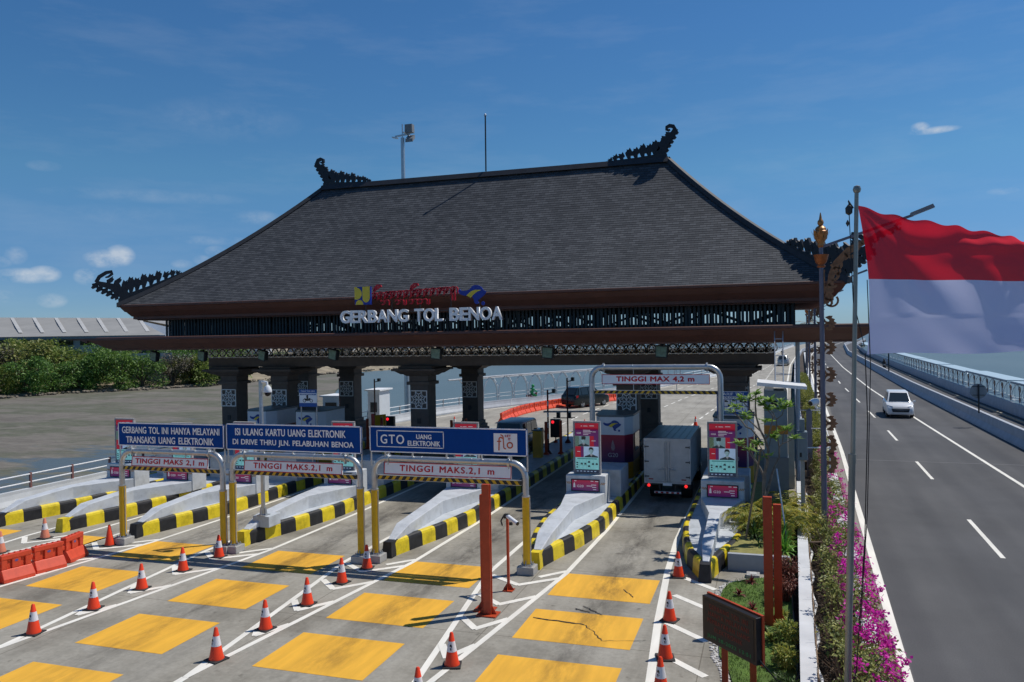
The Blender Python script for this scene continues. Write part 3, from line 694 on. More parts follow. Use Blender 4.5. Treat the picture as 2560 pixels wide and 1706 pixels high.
# carved black roof ornaments -------------------------------------------------------------
orn_m = mat('carved_black', (.010, .013, .020), .45, var=.3, scale=8)
def spiral(cx, cy, r, a0, turns, n=14, shrink=.25, flip=1):
    return [(cx+flip*(r*(1-(1-shrink)*i/n))*cos(radians(a0)+turns*2*pi*i/n), cy+(r*(1-(1-shrink)*i/n))*sin(radians(a0)+turns*2*pi*i/n)) for i in range(n+1)]
def carved_crest(name, o, u, v, tilt=0.0, lean=1.0, T=.07, vs=.70):
    """pierced crest that climbs along +u to a hooked tip; tilt lets its foot follow a falling hip"""
    fr = Fr(o, u, v, Vector(u).cross(Vector(v))); mb = MB()
    def P(x, y): return (x, y*vs+tilt*x)
    def rib(pts, w, th=1.0): mb.ribbon([P(*p) for p in pts], w, fr, -T*th, T*th)
    def solid(pts, th=1.0): mb.prism([P(*p) for p in pts], fr, -T*th, T*th)
    def bez(x, y): return (2.55+(x-2.55)*lean if x > 2.55 else x, y)
    solid([(-.12, -.28), (2.9, -.30), (2.9, .26), (2.6, .34), (2.2, .28), (1.5, .19), (.7, .14), (-.1, .10)], 1.3)
    lob = [(.08, .30), (.34, .50), (.66, .58), (1.02, .84), (1.36, .86), (1.70, 1.06), (2.02, 1.02), (2.30, 1.24), (2.56, 1.20), (2.78, 1.42)]
    for i, (x, h) in enumerate(lob):
        w = .15+.05*min(1, x/1.5); b = .08+.06*x
        x, _ = bez(x, h); s = .10
        solid([(x-.05, b), (x-w*.75, b+(h-b)*.35), (x-w*.95, b+(h-b)*.62), (x-w*.45, h-.12), (x-w*.55, h-.02), (x+.0, h-.05), (x+s*.7, h+.10), (x+w*.8, h-.10), (x+w*1.0, b+(h-b)*.55), (x+w*.55, b+(h-b)*.35), (x+.09, b)], .8+.15*(i % 2))
    for i, x in enumerate((.55, 1.2, 1.85, 2.4)):
        rib(spiral(x, .36+.16*x, .13+.02*i, 200, .8, 9, .4), [.10, .09, .09, .08, .08, .07, .07, .06, .05, .05])
    hk = [(2.58, .25), (2.68, .70), (2.86, 1.10), (3.05, 1.44), (3.21, 1.70), (3.29, 1.95), (3.22, 2.15), (3.04, 2.22), (2.90, 2.13), (2.89, 1.98), (2.99, 1.90), (3.07, 1.95)]
    rib([bez(*p) for p in hk], [.52, .42, .34, .28, .24, .20, .18, .17, .15, .13, .10, .06])
    for (x, y, sx) in ((2.90, .55, 1), (3.02, .85, 1), (3.14, 1.12, 1), (3.27, 1.40, 1), (3.38, 1.72, 1), (2.70, 1.36, -1), (2.90, 1.62, -1)):
        x, y = bez(x, y); q = .17
        solid([(x-sx*.22, y-.16), (x+sx*.02, y-.15), (x+sx*.10, y-.02), (x+sx*.04, y+.08), (x+sx*.06, y+.2), (x-sx*.10, y+.16), (x-sx*.25, y+.12)], .85)
    return mb.build(name, orn_m, gate)
zt = rz(RD)
carved_crest('ridge_crest', (GX+RR-2.95, GY, zt+.12), (1, 0, 0), (0, 0, 1))
carved_crest('ridge_crest', (GX-RR+2.95, GY, zt+.12), (-1, 0, 0), (0, 0, 1))
s2 = sqrt(.5)
for sx in (-1, 1):
    hx = Vector((sx*s2, -s2, 0)); t = 2.05
    sl = (rz(.1)-rz(t))/((t-.1)*sqrt(2))          # the hip falls towards the corner
    carved_crest('corner_crest', Vector((GX+sx*(RW-t), GY-RD+t, rz(t)+.14)), hx, (0, 0, 1), tilt=sl, lean=1.75, T=.08, vs=.80)
# floodlights under the canopy: things of their own
fl_g = mat('floodlight_glass', (.16, .26, .21), .12, var=.3, scale=9)
fb = MB(); fb.hexa([(-.24, -.08, -.27), (.24, -.08, -.27), (.24, .12, -.23), (-.24, .12, -.23), (-.26, -.12, .24), (.26, -.12, .24), (.26, .12, .20), (-.26, .12, .20)])
FLX = [-29.6, -26.7, -23.2, -19.35, -14.15, -9.0, -4.2]
FLL = ['leftmost floodlight, under the far left tip of the brown canopy', 'second floodlight from the left, where the cream frieze begins', 'third floodlight from the left, with a pale streak on its glass', 'fourth floodlight from the left, above the pole with the dome camera',
       'middle floodlight, under the canopy in front of the third brown column', 'floodlight under the canopy left of the tall height gantry', 'rightmost floodlight, just above the tall height gantry']
for i, (x, lb) in enumerate(zip(FLX, FLL)):
    f = thing('floodlight', 'black square '+lb, 'floodlight', (x, 32.75, 5.74), 'floodlights along the canopy')
    f.rotation_euler = (0, radians((12, 9, 12, 10, 4, 4, 3)[i]), radians((-14, -12, -14, -12, -4, -3, -2)[i]))
    mb = MB(); mb.v = [Vector(p)+f.location for p in fb.v]; mb.f = list(fb.f); mb.m = list(fb.m)
    mb.build('housing', darkm, f, bevel=.015)
    mb = MB(); L0 = f.location
    mb.poly([L0+Vector(p) for p in ((-.20, -.0875, -.22), (.20, -.0875, -.22), (.22, -.1215, .19), (-.22, -.1215, .19))]); mb.build('glass', fl_g, f)
    mb = MB(); mb.bar(L0+Vector((0, .05, .18)), L0+Vector((0, .05, .40)), .10, .04); mb.bar(L0+Vector((-.24, .03, 0)), L0+Vector((-.24, .03, .22)), .03, .05); mb.bar(L0+Vector((.24, .03, 0)), L0+Vector((.24, .03, .22)), .03, .05); mb.bar(L0+Vector((-.25, .03, .23)), L0+Vector((.25, .03, .23)), .05, .03)
    mb.build('bracket', darkm, f)
# ------------------------------------------------------------------ name sign standing on the canopy
SY = 31.55
sign = thing('name_sign', 'row of big white letters with red script and blue yellow emblems standing on the canopy', 'sign', (-14.4, SY, 6.72))
let_m = mat('letter_silver', (.86, .87, .89), .35, .0, var=.03)
# individual letters set along the widths of the real lettering
WORD = 'GERBANG TOL BENOA'
adv = {'G': .62, 'E': .50, 'R': .58, 'B': .57, 'A': .60, 'N': .62, 'T': .52, 'O': .66, 'L': .47, ' ': .36}
tot = sum(adv[c] for c in WORD); x = -18.21; sc_ = (18.21-10.57)/tot
for c in WORD:
    w = adv[c]*sc_
    if c != ' ': lettering(c, front(x+w/2, SY, 7.43), w*.96, .56, let_m, sign, 'letter', bold=.028, depth=.14)
    x += w
mb = MB()
for xx in (-17.1, -15.8, -14.45, -13.0, -11.7): mb.tube([(xx, SY+.2, 6.7), (xx, SY+.2, 8.5)], .02, 6)
mb.tube([(-18.1, SY+.17, 7.25), (-10.7, SY+.17, 7.25)], .02, 6); mb.tube([(-18.1, SY+.17, 7.6), (-10.7, SY+.17, 7.6)], .02, 6); mb.tube([(-17.3, SY+.17, 8.3), (-11.5, SY+.17, 8.3)], .02, 6)
for xx in (-18, -16.6, -15.2, -13.8, -12.4, -10.9): mb.tube([(xx, SY+.17, 6.7), (xx, SY+.17, 7.25)], .02, 6)
mb.build('support_frame', darkm, sign)
emb_blue = mat('emblem_blue', (.012, .035, .30), .4, var=.05); emb_yel = mat('emblem_yellow', (.62, .50, .05), .4, var=.05)
lp = MB(); fr = front(-17.51, SY-.02, 7.96); s = .78
lp.box(-17.51, -16.73, SY-.02, SY+.10, 7.96, 8.75, 0)
def LP(poly): lp.prism([(a*s, b*.79) for a, b in poly], fr, .001, .014, 1)
LP([(0, .30), (0, 1), (.14, .99)]+arc(.12, .62, .34, 80, -80, 14, .33)+[(.12, .29)])
LP([(.05, 0)]+arc(.30, 0, .24, 180, 0, 12, .27)+[(.54, 0)])
LP([(.50, 1.0), (.50, .36)]+arc(.72, .36, .22, 180, 345, 12, .24)+[(.965, .36), (.965, 1.0)])
lp.build('square_emblem', [emb_blue, emb_yel], sign)
BALI = [(0, .72), (.06, .82), (.10, .74), (.22, .72), (.34, .74), (.44, .82), (.50, .94), (.60, 1.0), (.72, .98), (.84, .88), (.90, .74), (1, .66), (.96, .52), (.86, .40), (.74, .28), (.69, .18), (.74, .08), (.64, .03), (.58, .12), (.56, .28), (.50, .42), (.42, .50), (.28, .47), (.16, .50), (.06, .58)]
def island_emblem(name, x0, z0, w, h, Y, parent, depth=.06, mats=None):
    mb = MB(); fr = front(x0, Y, z0)
    mb.prism([(a*w, b*h) for a, b in BALI], fr, 0, depth, 0)
    mb.prism([(a*w, b*h) for a, b in arc(.88, .07, .06, 0, 360, 8, .10)[:-1]], fr, 0, depth, 0)
    mb.prism([(a*w, b*h) for a, b in [(.30, .49), (.48, .70), (.62, .76), (.84, .74), (.66, .64), (.54, .50), (.45, .36)]], fr, depth+.001, depth+.008, 1)
    return mb.build(name, mats or [emb_blue, emb_yel], parent)
island_emblem('island_emblem', -12.54, 7.80, 1.26, .84, SY-.06, sign)
red_script = mat('script_red', (.42, .010, .025), .4, var=.05)
mb = MB(); fr = front(0, SY-.03, 0); random.seed(11)
def cur(pts, w=.048): mb.ribbon(pts, w, fr, 0, .07)
x = -16.62
for i in range(13):
    w = .305; z = 8.18+.012*i; k = i % 4
    cur([(x, z+.28)]+arc(x+w*.28, z+.20, .085, 150, -60, 7)+[(x+w*.2, z+.03)])
    cur(arc(x+w*.62, z+.17, .10, 180, -20, 8)+[(x+w*.95, z+.0), (x+w*.8, z-.03)])
    cur([(x+w*.1, z+.16), (x+w*.22, z+.02), (x+w*.34, z+.05), (x+w*.4, z+.2)])
    if k == 2: cur(arc(x+w*.85, z+.22, .07, 0, 300, 8))
    x += w+.008
for (x, k) in ((-16.2, 0), (-15.5, 1), (-14.85, 0), (-14.4, 2)):
    cur([(x, 8.14)]+arc(x+.09, 8.02, .09, 150, -120, 8)); cur(arc(x+.30, 8.03, .10, 170, -30, 8)+[(x+.4, 7.9)])
    if k: cur([(x+.5, 8.12), (x+.5, 7.92), (x+.44, 7.9)], .07)
for x in (-16.55, -14.78):
    cur([(x, 8.52), (x+.10, 8.60), (x+.28, 8.70), (x+.34, 8.78), (x+.20, 8.79), (x+.06, 8.68), (x+.02, 8.56)], .08); cur([(x+.34, 8.78), (x+.38, 8.70)], .06)
for x in (-12.85, -12.72): cur([(x, 8.5), (x+.02, 8.02)], .06)
mb.build('script_lettering', red_script, sign)
# lightning rod on the ridge, flood mast far behind
rod = thing('lightning_rod', 'thin dark lightning rod standing on the middle of the roof ridge', 'lightning rod', (-14.06, GY, rz(RD)+.15))
mb = MB(); mb.tube([(-14.06, GY, 15.1), (-14.04, GY, 18.0)], .04, 8); mb.build('rod', darkm, rod)
mb = MB(); mb.lathe([(.02, 0), (.07, .05), (.07, .12), (.02, .17)], (-14.04, GY, 17.95), 8); mb.build('tip', galv, rod)
mast = thing('flood_mast', 'tall grey steel floodlight mast rising behind the roof ridge', 'light mast', (-35.8, 75, -2.3))
mb = MB(); mb.tube([(-35.8, 75, -2.3), (-35.75, 75, 26.9)], [.28, .2], 12); mb.build('pole', galv, mast, smooth=True)
mb = MB(); mb.bar((-36.6, 75, 27.1), (-34.9, 75, 27.25), .12, .16); mb.bar((-35.75, 75, 26.6), (-35.75, 75, 28.3), .1, .1); mb.bar((-35.2, 74, 27.2), (-35.2, 76, 27.2), .1, .1)
mb.bar((-36.9, 75, 27.05), (-36.3, 75, 26.9), .3, .12); mb.build('crossarm', galv, mast)
for (x, z, a) in ((-34.95, 27.75, 0), (-34.9, 26.75, .5)):
    mb = MB(); mb.hexa([Vector((x, 75, z))+Vector(p) for p in ((-.42, -.3, -.42), (.42, -.3, -.42), (.42, .3, -.42+a), (-.42, .3, -.42+a), (-.4, -.3, .42-a), (.4, -.3, .42-a), (.4, .3, .42), (-.4, .3, .42))]); mb.build('lamp_head', mat('lamp_grey', (.2, .21, .22), .5), mast)
# ================================================================== height gantries
def striped_bar(parent, x0, x1, Y, z0, z1):
    mb = MB(); mb.box(x0, x1, Y-.04, Y+.04, z0, z1, 0)
    h = z1-z0; n = int((x1-x0)/.21); s = (x1-x0)/n; xm = (x0+x1)/2
    for i in range(n):
        a = x0+i*s; d = (.075 if a+s/2 < xm else -.075)
        pts = [(a+.02-d/2+.02, z0+.006), (a+.12-d/2+.02, z0+.006), (a+.12+d/2+.02, z1-.006), (a+.02+d/2+.02, z1-.006)]
        pts = [(min(max(p, x0+.01), x1-.01), q) for p, q in pts]
        mb.poly([(p, Y-.0425, q) for p, q in pts], 1); mb.poly([(p, Y+.0425, q) for p, q in pts], 1)
    mb.box(x0-.005, x1+.005, Y-.045, Y+.045, z1, z1+.012, 2); mb.box(x0-.005, x1+.005, Y-.045, Y+.045, z0-.012, z0, 2)
    return mb.build('height_bar', [kblack, mat('stripe_yellow', (.62, .38, .02), .4, var=.1), galv], parent)
def plate(parent, name, x0, x1, Y, z0, z1, m, border=None, bw=.025, tilt=0, th=.03):
    mb = MB()
    mb.hexa([(x0, Y, z0), (x1, Y, z0), (x1, Y+th, z0), (x0, Y+th, z0), (x0, Y-tilt, z1), (x1, Y-tilt, z1), (x1, Y-tilt+th, z1), (x0, Y-tilt+th, z1)], 0)
    if border:
        fr = Fr((x0, Y, z0), (1, 0, 0), (0, -tilt, z1-z0), None); w = x1-x0; h = hypot(z1-z0, tilt); e = bw/2
        for a, b in (((0, e), (w, e)), ((0, h-e), (w, h-e)), ((e, 0), (e, h)), ((w-e, 0), (w-e, h))): mb.ribbon([a, b], bw, fr, -.002 if a[0] == b[0] else -.003, .006)
    return mb.build(name, [m, border] if border else m, parent) if not border else _two(mb, name, m, border, parent)
def _two(mb, name, m, border, parent):
    mb.m = [0]*6+[1]*(len(mb.f)-6); return mb.build(name, [m, border], parent)
def gantry(xl, xr, Y, label, zp=3.03, zb=2.42, sg=None, word='', wt=.5, blue=None, base=0, sleeve=1.9, post_r=.085, spacing=1.15, wsp=1.6):
    g = thing('height_gantry', label, 'height gantry', ((xl+xr)/2, Y, base), 'height limit gantries over the lanes')
    R = .42; pts = [(xl, Y, base+.1), (xl, Y, zp-R)]+[(xl+R-R*cos(radians(a)), Y, zp-R+R*sin(radians(a))) for a in (18, 36, 54, 72)]
    pts += [(xl+R, Y, zp), (xr-R, Y, zp)]+[(xr-R+R*sin(radians(a)), Y, zp-R+R*cos(radians(a))) for a in (18, 36, 54, 72)]+[(xr, Y, zp-R), (xr, Y, base+.1)]
    mb = MB(); mb.tube(pts, post_r, 14)
    for x in (xl+R+.05, xr-R-.05): mb.tube([(x-.03, Y, zp), (x+.03, Y, zp)], post_r*1.55, 12); mb.bar((x, Y, zp-.18), (x, Y, zp+.16), .03, .1)
    for t in (.33, .66): x = xl+(xr-xl)*t; mb.tube([(x-.012, Y, zp), (x+.012, Y, zp)], post_r*1.12, 12)
    mb.build('frame', galv, g, smooth=True)
    if sleeve:
        for x in (xl, xr):
            mb = MB(); mb.tube([(x, Y, base+.27), (x, Y, sleeve)], post_r*1.28, 16); mb.tube([(x, Y, sleeve), (x, Y, sleeve+.03)], post_r*1.36, 16, 1); mb.bar((x+post_r*1.15, Y-.02, base+.3), (x+post_r*1.15, Y-.02, sleeve-.02), .05, .03, 1)
            mb.build('post_sleeve', [orange_y, galv], g, smooth=True)
    for x in (xl, xr):
        mb = MB(); mb.box(x-.24, x+.24, Y-.22, Y+.22, base, base+.22); mb.build('footing', concrete, g, bevel=.015)
        mb = MB(); mb.box(x-.17, x+.17, Y-.17, Y+.17, base+.221, base+.245)
        for (a, b) in ((1, 0), (-1, 0), (0, 1), (0, -1)):
            mb.add([(x+a*.09-b*.008, Y+b*.09-a*.008, base+.245), (x+a*.17-b*.008, Y+b*.17-a*.008, base+.245), (x+a*.09-b*.008, Y+b*.09-a*.008, base+.42), (x+a*.09+b*.008, Y+b*.09+a*.008, base+.245), (x+a*.17+b*.008, Y+b*.17+a*.008, base+.245), (x+a*.09+b*.008, Y+b*.09+a*.008, base+.42)], [(0, 1, 2), (3, 5, 4), (0, 3, 4, 1), (1, 4, 5, 2), (2, 5, 3, 0)])
        for (a, b) in ((1, 1), (-1, 1), (1, -1), (-1, -1)): mb.tube([(x+a*.13, Y+b*.13, base+.24), (x+a*.13, Y+b*.13, base+.30)], .015, 6)
        mb.build('base_plate', galv, g)
    striped_bar(g, xl+.12, xr-.12, Y, zb, zb+.115)
    sx0, sx1, sz0, sz1 = sg
    p = plate(g, 'height_sign', sx0, sx1, Y-.07, sz0, sz1, signwhite, signred, .022, tilt=-.04)
    fr = Fr(((sx0+sx1)/2, Y-.05, (sz0+sz1)/2), (1, 0, 0), (0, .04, sz1-sz0))
    w = (sx1-sx0)*wt; lettering(word, fr, w, (sz1-sz0)*.56, signred, p, 'lettering', heavy=.007 if zp < 4 else .013, spacing=spacing, wspace=wsp)
    for t in (.3, .7):
        x = sx0+(sx1-sx0)*t; mb = MB(); mb.tube([(x, Y, sz1), (x, Y, zp)], .012, 6); mb.tube([(x, Y-.01, zb+.1), (x, Y-.01, sz0)], .012, 6); mb.build('hanger', galv, g)
    if blue:
        bx0, bx1, bz0, bz1 = blue
        b = plate(g, 'direction_sign', bx0, bx1, Y-.1, bz0, bz1, blue_sign, signwhite, .03)
        for x in (bx0+.015, bx1-.015): mb = MB(); mb.bar((x, Y-.04, bz0-.42), (x, Y-.04, bz1-.03), .035, .035); mb.bar((x, Y-.04, bz0-.4), (xl if x < (bx0+bx1)/2 else xr, Y, bz0-.42), .03, .03); mb.build('side_strut', galv, g)
        for t in (.1, .28, .5, .72, .9): x = bx0+(bx1-bx0)*t; mb = MB(); mb.bar((x, Y-.05, zp), (x, Y-.05, bz0+.05), .05, .03); mb.build('sign_bracket', galv, g)
        return g, b
    return g, None
g1, b1 = gantry(-19.98, -16.10, 20.55, 'leftmost low height gantry, under the blue sign that starts GERBANG TOL INI', sg=(-19.53, -16.6, 2.55, 2.86), word='TINGGI MAKS 2,1 m', wt=.90, blue=(-20.0, -15.95, 3.2, 3.94), sleeve=1.88, spacing=1.05, wsp=1.3)
lettering('GERBANG TOL INI HANYA MELAYANI', front(-17.97, 20.445, 3.71), 3.72, .21, signwhite, b1, heavy=.005, wspace=1.5)
lettering('TRANSAKSI UANG ELEKTRONIK', front(-18.0, 20.445, 3.40), 3.35, .21, signwhite, b1, heavy=.005, wspace=1.7)
g2, b2 = gantry(-15.80, -11.39, 20.62, 'middle low height gantry, under the blue sign that starts ISI ULANG KARTU', sg=(-15.33, -11.94, 2.53, 2.86), word='TINGGI MAKS.2,1 m', wt=.80, blue=(-15.92, -11.28, 3.17, 3.97), sleeve=2.15)
lettering('ISI ULANG KARTU UANG ELEKTRONIK', front(-13.68, 20.515, 3.73), 3.80, .21, signwhite, b2, heavy=.005, wspace=1.4)
lettering('DI DRIVE THRU JLN. PELABUHAN BENOA', front(-13.6, 20.515, 3.40), 4.15, .21, signwhite, b2, heavy=.005, wspace=1.4)
g3, b3 = gantry(-11.02, -6.41, 20.8, 'height gantry under the wide blue GTO sign with a white square logo', sg=(-10.68, -6.80, 2.58, 2.93), word='TINGGI MAKS.2,1 m', wt=.74, blue=(-11.1, -6.32, 3.22, 3.97), sleeve=2.1)
lettering('GTO', front(-10.37, 20.695, 3.60), .74, .26, signwhite, b3, heavy=.005, spacing=1.2)
lettering('UANG', front(-9.38, 20.695, 3.69), .46, .13, signwhite, b3, heavy=.005, spacing=1.05)
lettering('ELEKTRONIK', front(-9.38, 20.695, 3.50), 1.0, .14, signwhite, b3, heavy=.005)
mb = MB(); fr = front(-10.87, 20.697, 3.37)
for a, b in (((0, .01), (2.1, .01)), ((0, .47), (2.1, .47)), ((.01, 0), (.01, .48)), ((2.09, 0), (2.09, .48))): mb.ribbon([a, b], .022, fr, 0, .005)
mb.build('box_outline', signwhite, b3)
mb = MB(); mb.box(-7.28, -6.60, 20.688, 20.699, 3.32, 3.84); lg = mb.build('logo_panel', signwhite, b3)
lettering('LET', front(-6.86, 20.686, 3.775), .17, .06, signred, lg, heavy=.003); lettering('IT', front(-6.82, 20.686, 3.685), .07, .06, signred, lg, heavy=.003)
flo = mat('logo_orange', (.55, .09, .02), .45, var=.3, scale=12)
mb = MB(); fr = front(-7.28, 20.686, 3.32)
mb.ribbon([(.15, .05), (.16, .30)]+arc(.21, .36, .05, 180, 20, 8), .035, fr, .001, .006); mb.ribbon([(.10, .30), (.22, .30)], .03, fr, .001, .0055)
mb.ribbon(arc(.20, .40, .08, 90, 0, 6)+[(.29, .2)]+arc(.34, .15, .05, 180, 290, 6), .03, fr, .001, .005)
mb.ribbon(arc(.47, .20, .075, 0, 360, 14), .036, fr, .001, .006); mb.build('logo_lettering', flo, lg)
g4, _ = gantry(-6.52, -1.74, 30, 'tall galvanised height gantry with a TINGGI MAX 4,2 m sign above the truck', zp=5.22, zb=4.22, sg=(-6.12, -2.11, 4.58, 4.95), word='TINGGI MAX 4,2 m', wt=.72, base=.43, sleeve=None, post_r=.105, spacing=1.05, wsp=1.2)
# ================================================================== traffic islands
scr_red = gradmat('screen_gradient', (.10, .012, .10), (.42, .012, .05), 0, 1)
def kerb_loop(axis, hr, hl, y0, y1):
    R_ = [(0.0, .14), (1.15, .40*hr), (2.3, .69*hr), (3.45, .88*hr), (4.3, hr)]
    L_ = [(0.0, .18), (1.15, .58*hl), (2.3, .80*hl), (3.45, .93*hl), (4.3, hl)]
    right = [(axis+b, y0+a) for a, b in R_]+[(axis+hr, y1-.7), (axis+hr*.6, y1)]
    left = [(axis-b, y0+a) for a, b in L_]+[(axis-hl, y1-.7), (axis-hl*.6, y1)]
    return right, left
def resample(pts, step):
    out = [Vector((*pts[0], 0))]; acc = 0; cuts = [0]
    for a, b in zip(pts, pts[1:]):
        a = Vector((*a, 0)); b = Vector((*b, 0)); l = (b-a).length; d = 0
        while acc+l-d >= step:
            d += step-acc; acc = 0; out.append(a+(b-a)*d/l); cuts.append(len(out)-1)
        acc += l-d; out.append(b) if l-d > .02 else None
    return out, set(cuts)
def island(axis, hr, hl, nose_black, label, y1=48.5, y0=21.45, wedge=True, ped=True, px=0, py=27.9, nw=1.0):
    t = thing('toll_island', label, 'traffic island', (axis, y0+10, 0), 'toll islands between the lanes')
    right, left = kerb_loop(axis, hr, hl, y0, y1); H = .46
    mb = MB()
    # blunt nose
    c0 = 1 if nose_black else 0
    inner = {}
    for side, path in ((1, right), (-1, left)):
        pts, cuts = resample(path, .665)
        if (pts[-1]-pts[-2]).length < .05: pts.pop(-2)
        prof = [(0, 0), (.02, .36), (.045, .425), (.09, H), (.20, H), (.20, .40)]
        rows = []
        for i, p in enumerate(pts):
            d = (pts[min(i+1, len(pts)-1)]-pts[max(i-1, 0)]).normalized()
            if i == 0: d = Vector((0, 1, 0))
            n = Vector((-d.y, d.x, 0))*side         # points inward
            if side == 1: n = Vector((-d.y, d.x, 0))
            else: n = Vector((d.y, -d.x, 0))
            if i == 0: rows.append([p+n*min(o, abs(p.x-axis))+Vector((0, 0, z)) for o, z in prof])
            else: rows.append([p+n*o+Vector((0, 0, z)) for o, z in prof])
        col = c0+ (1 if True else 0)
        col = 1-c0
        for i in range(len(rows)-1):
            if i in cuts and i > 0: col = 1-col
            for j in range(len(prof)-1): mb.add([rows[i][j], rows[i+1][j], rows[i+1][j+1], rows[i][j+1]], [(0, 1, 2, 3)], col)
        inner[side] = [r[4] for r in rows]
    # nose block
    xr, xl = right[0][0], left[0][0]
    mb.hexa([(xl-.01, y0-.28, 0), (xr+.01, y0-.28, 0), (xr+.01, y0+.02, 0), (xl-.01, y0+.02, 0), (xl+.03, y0-.22, H), (xr-.03, y0-.22, H), (xr-.02, y0+.25, H+.004), (xl+.02, y0+.25, H+.004)], c0)
    mb.build('kerb', [yellow, kblack], t)
    mb = MB(); ri, li = inner[1], inner[-1]
    vs = [Vector((p.x, p.y, .435)) for p in ri]+[Vector((p.x, p.y, .435)) for p in reversed(li)]
    mb.add(vs, [tuple(range(len(vs)))]); mb.build('deck', grey_paint, t)
    if wedge:
        mb = MB(); secs = [(y0+.05, -.13*nw, .10*nw, .48), (y0+.85, -.24*nw, .20*nw, .76), (y0+3.9-(27.9-py)*.8, -.32*nw+(px-axis)*.4, .16*nw+(px-axis)*.4, .90), (py-.02, px-axis-.70, px-axis+.70, .84)]
        vs = []; fs = []
        for (y, a, b, z) in secs: vs += [(axis+a, y, .43), (axis+b, y, .43), (axis+b, y, z), (axis+a, y, z)]
        for i in range(len(secs)-1):
            for j in range(4): fs.append((4*i+j, 4*i+(j+1) % 4, 4*i+4+(j+1) % 4, 4*i+4+j))
        fs += [(0, 1, 2, 3)]
        mb.add(vs, fs); mb.build('impact_nose', mat('grey_nose_paint', (.56, .585, .615), .5, var=.06, scale=2, grime=.20), t, bevel=.02)
    if ped:
        mb = MB(); mb.box(px-.72, px+.72, py, py+.85, .43, (1.42 if px < -7 else 1.44) if not -23.5 < px < -15 else 1.36); pd = mb.build('pedestal', mat('pedestal_paint', (.58, .60, .62), .55, var=.06, grime=.2), t, bevel=.03)
        mb = MB(); mb.box(px-.52, px+.52, py-.03, py+.01, .87, 1.30); mb.build('sill_screen_frame', black, pd)
        ls = MB(); ls.box(px-.48, px+.48, py-.04, py-.025, .90, 1.27); lo = ls.build('lower_screen', gradmat('screen_gradient_low', (.07, .012, .10), (.33, .012, .05), .9, 1.27, .3, .35), pd)
        lettering('G20', front(px-.18, py-.042, 1.06), .24, .085, mat('print_white', (.6, .58, .6), .5, var=0, emit=.2), lo, bold=.01)
        mb = MB(); fr = front(px, py-.042, 1.08)
        mb.prism([(-.44, -.07), (-.36, -.07), (-.37, .05), (-.40, .12), (-.43, .05)], fr, 0, .003)
        for (x, z, w) in ((.22, .02, .18), (.25, -.06, .15), (.28, -.14, .12), (.05, -.02, .2), (-.40, .15, .08), (.2, .155, .1), (.36, .15, .12)): mb.prism([(x, z), (x+w, z), (x+w, z+.025), (x, z+.025)], fr, 0, .003)
        mb.build('screen_print', MAT['print_white'], lo)
        mb = MB()
        for sx in (-1, 1):
            for i in range(3):
                x = px+sx*.62+(i-1)*.055; mb.poly([(x-.03*sx, py-.004, 1.12), (x-.03*sx+.03, py-.004, 1.12), (x+.03*sx+.03, py-.004, 1.20), (x+.03*sx, py-.004, 1.20)])
        mb.build('chevron_sticker', mat('sticker_orange', (.5, .2, .02), .5), pd)
    return t
IS = []
IL = ['narrow toll island at the far left of the plaza, running beside the white parapet', 'toll island with a yellow nose, second from the left', 'toll island with a black nose behind the left post of the first gantry', 'toll island with the dome camera pole on its yellow nose',
      'toll island with a black nose behind the left post of the GTO gantry', 'yellow nosed toll island just left of the truck lane', 'black nosed rightmost toll island beside the planted bed']
AX = [-25.85, -22.95, -20.0, -15.9, -10.92, -6.36, -1.6]; PY = [26.5, 26.5, 26.6, 27.2, 27.6, 27.9, 27.9]
for (ax, hr, hl, nb, lb, px_, py_) in zip((-26.3, -23.35, -20.2, -15.98, -10.85, -6.3, -1.68), (.95, .88, .95, .97, 1.0, 1.03, .98), (.9, .85, .85, .98, .92, 1.03, 1.05), (1, 0, 1, 0, 1, 0, 1), IL, AX, PY):
    IS.append(island(ax, hr, hl, nb, lb, px=px_, py=py_, nw=.72 if ax > -3 else 1))
mb = MB(); mb.box(-6.95, -5.32, 29.25, 30.9, .43, 1.45); mb.build('crash_block', grey_paint, IS[5], bevel=.03)
mb = MB(); mb.box(-2.35, -.75, 29.35, 30.9, .43, 1.40); mb.build('crash_block', grey_paint, IS[6], bevel=.03)
for i in (0, 1, 2, 3, 4):
    mb = MB(); mb.box(AX[i]-.72, AX[i]+.76, 29.35, 30.9, .43, 1.45); mb.build('crash_block', grey_paint, IS[i], bevel=.03)
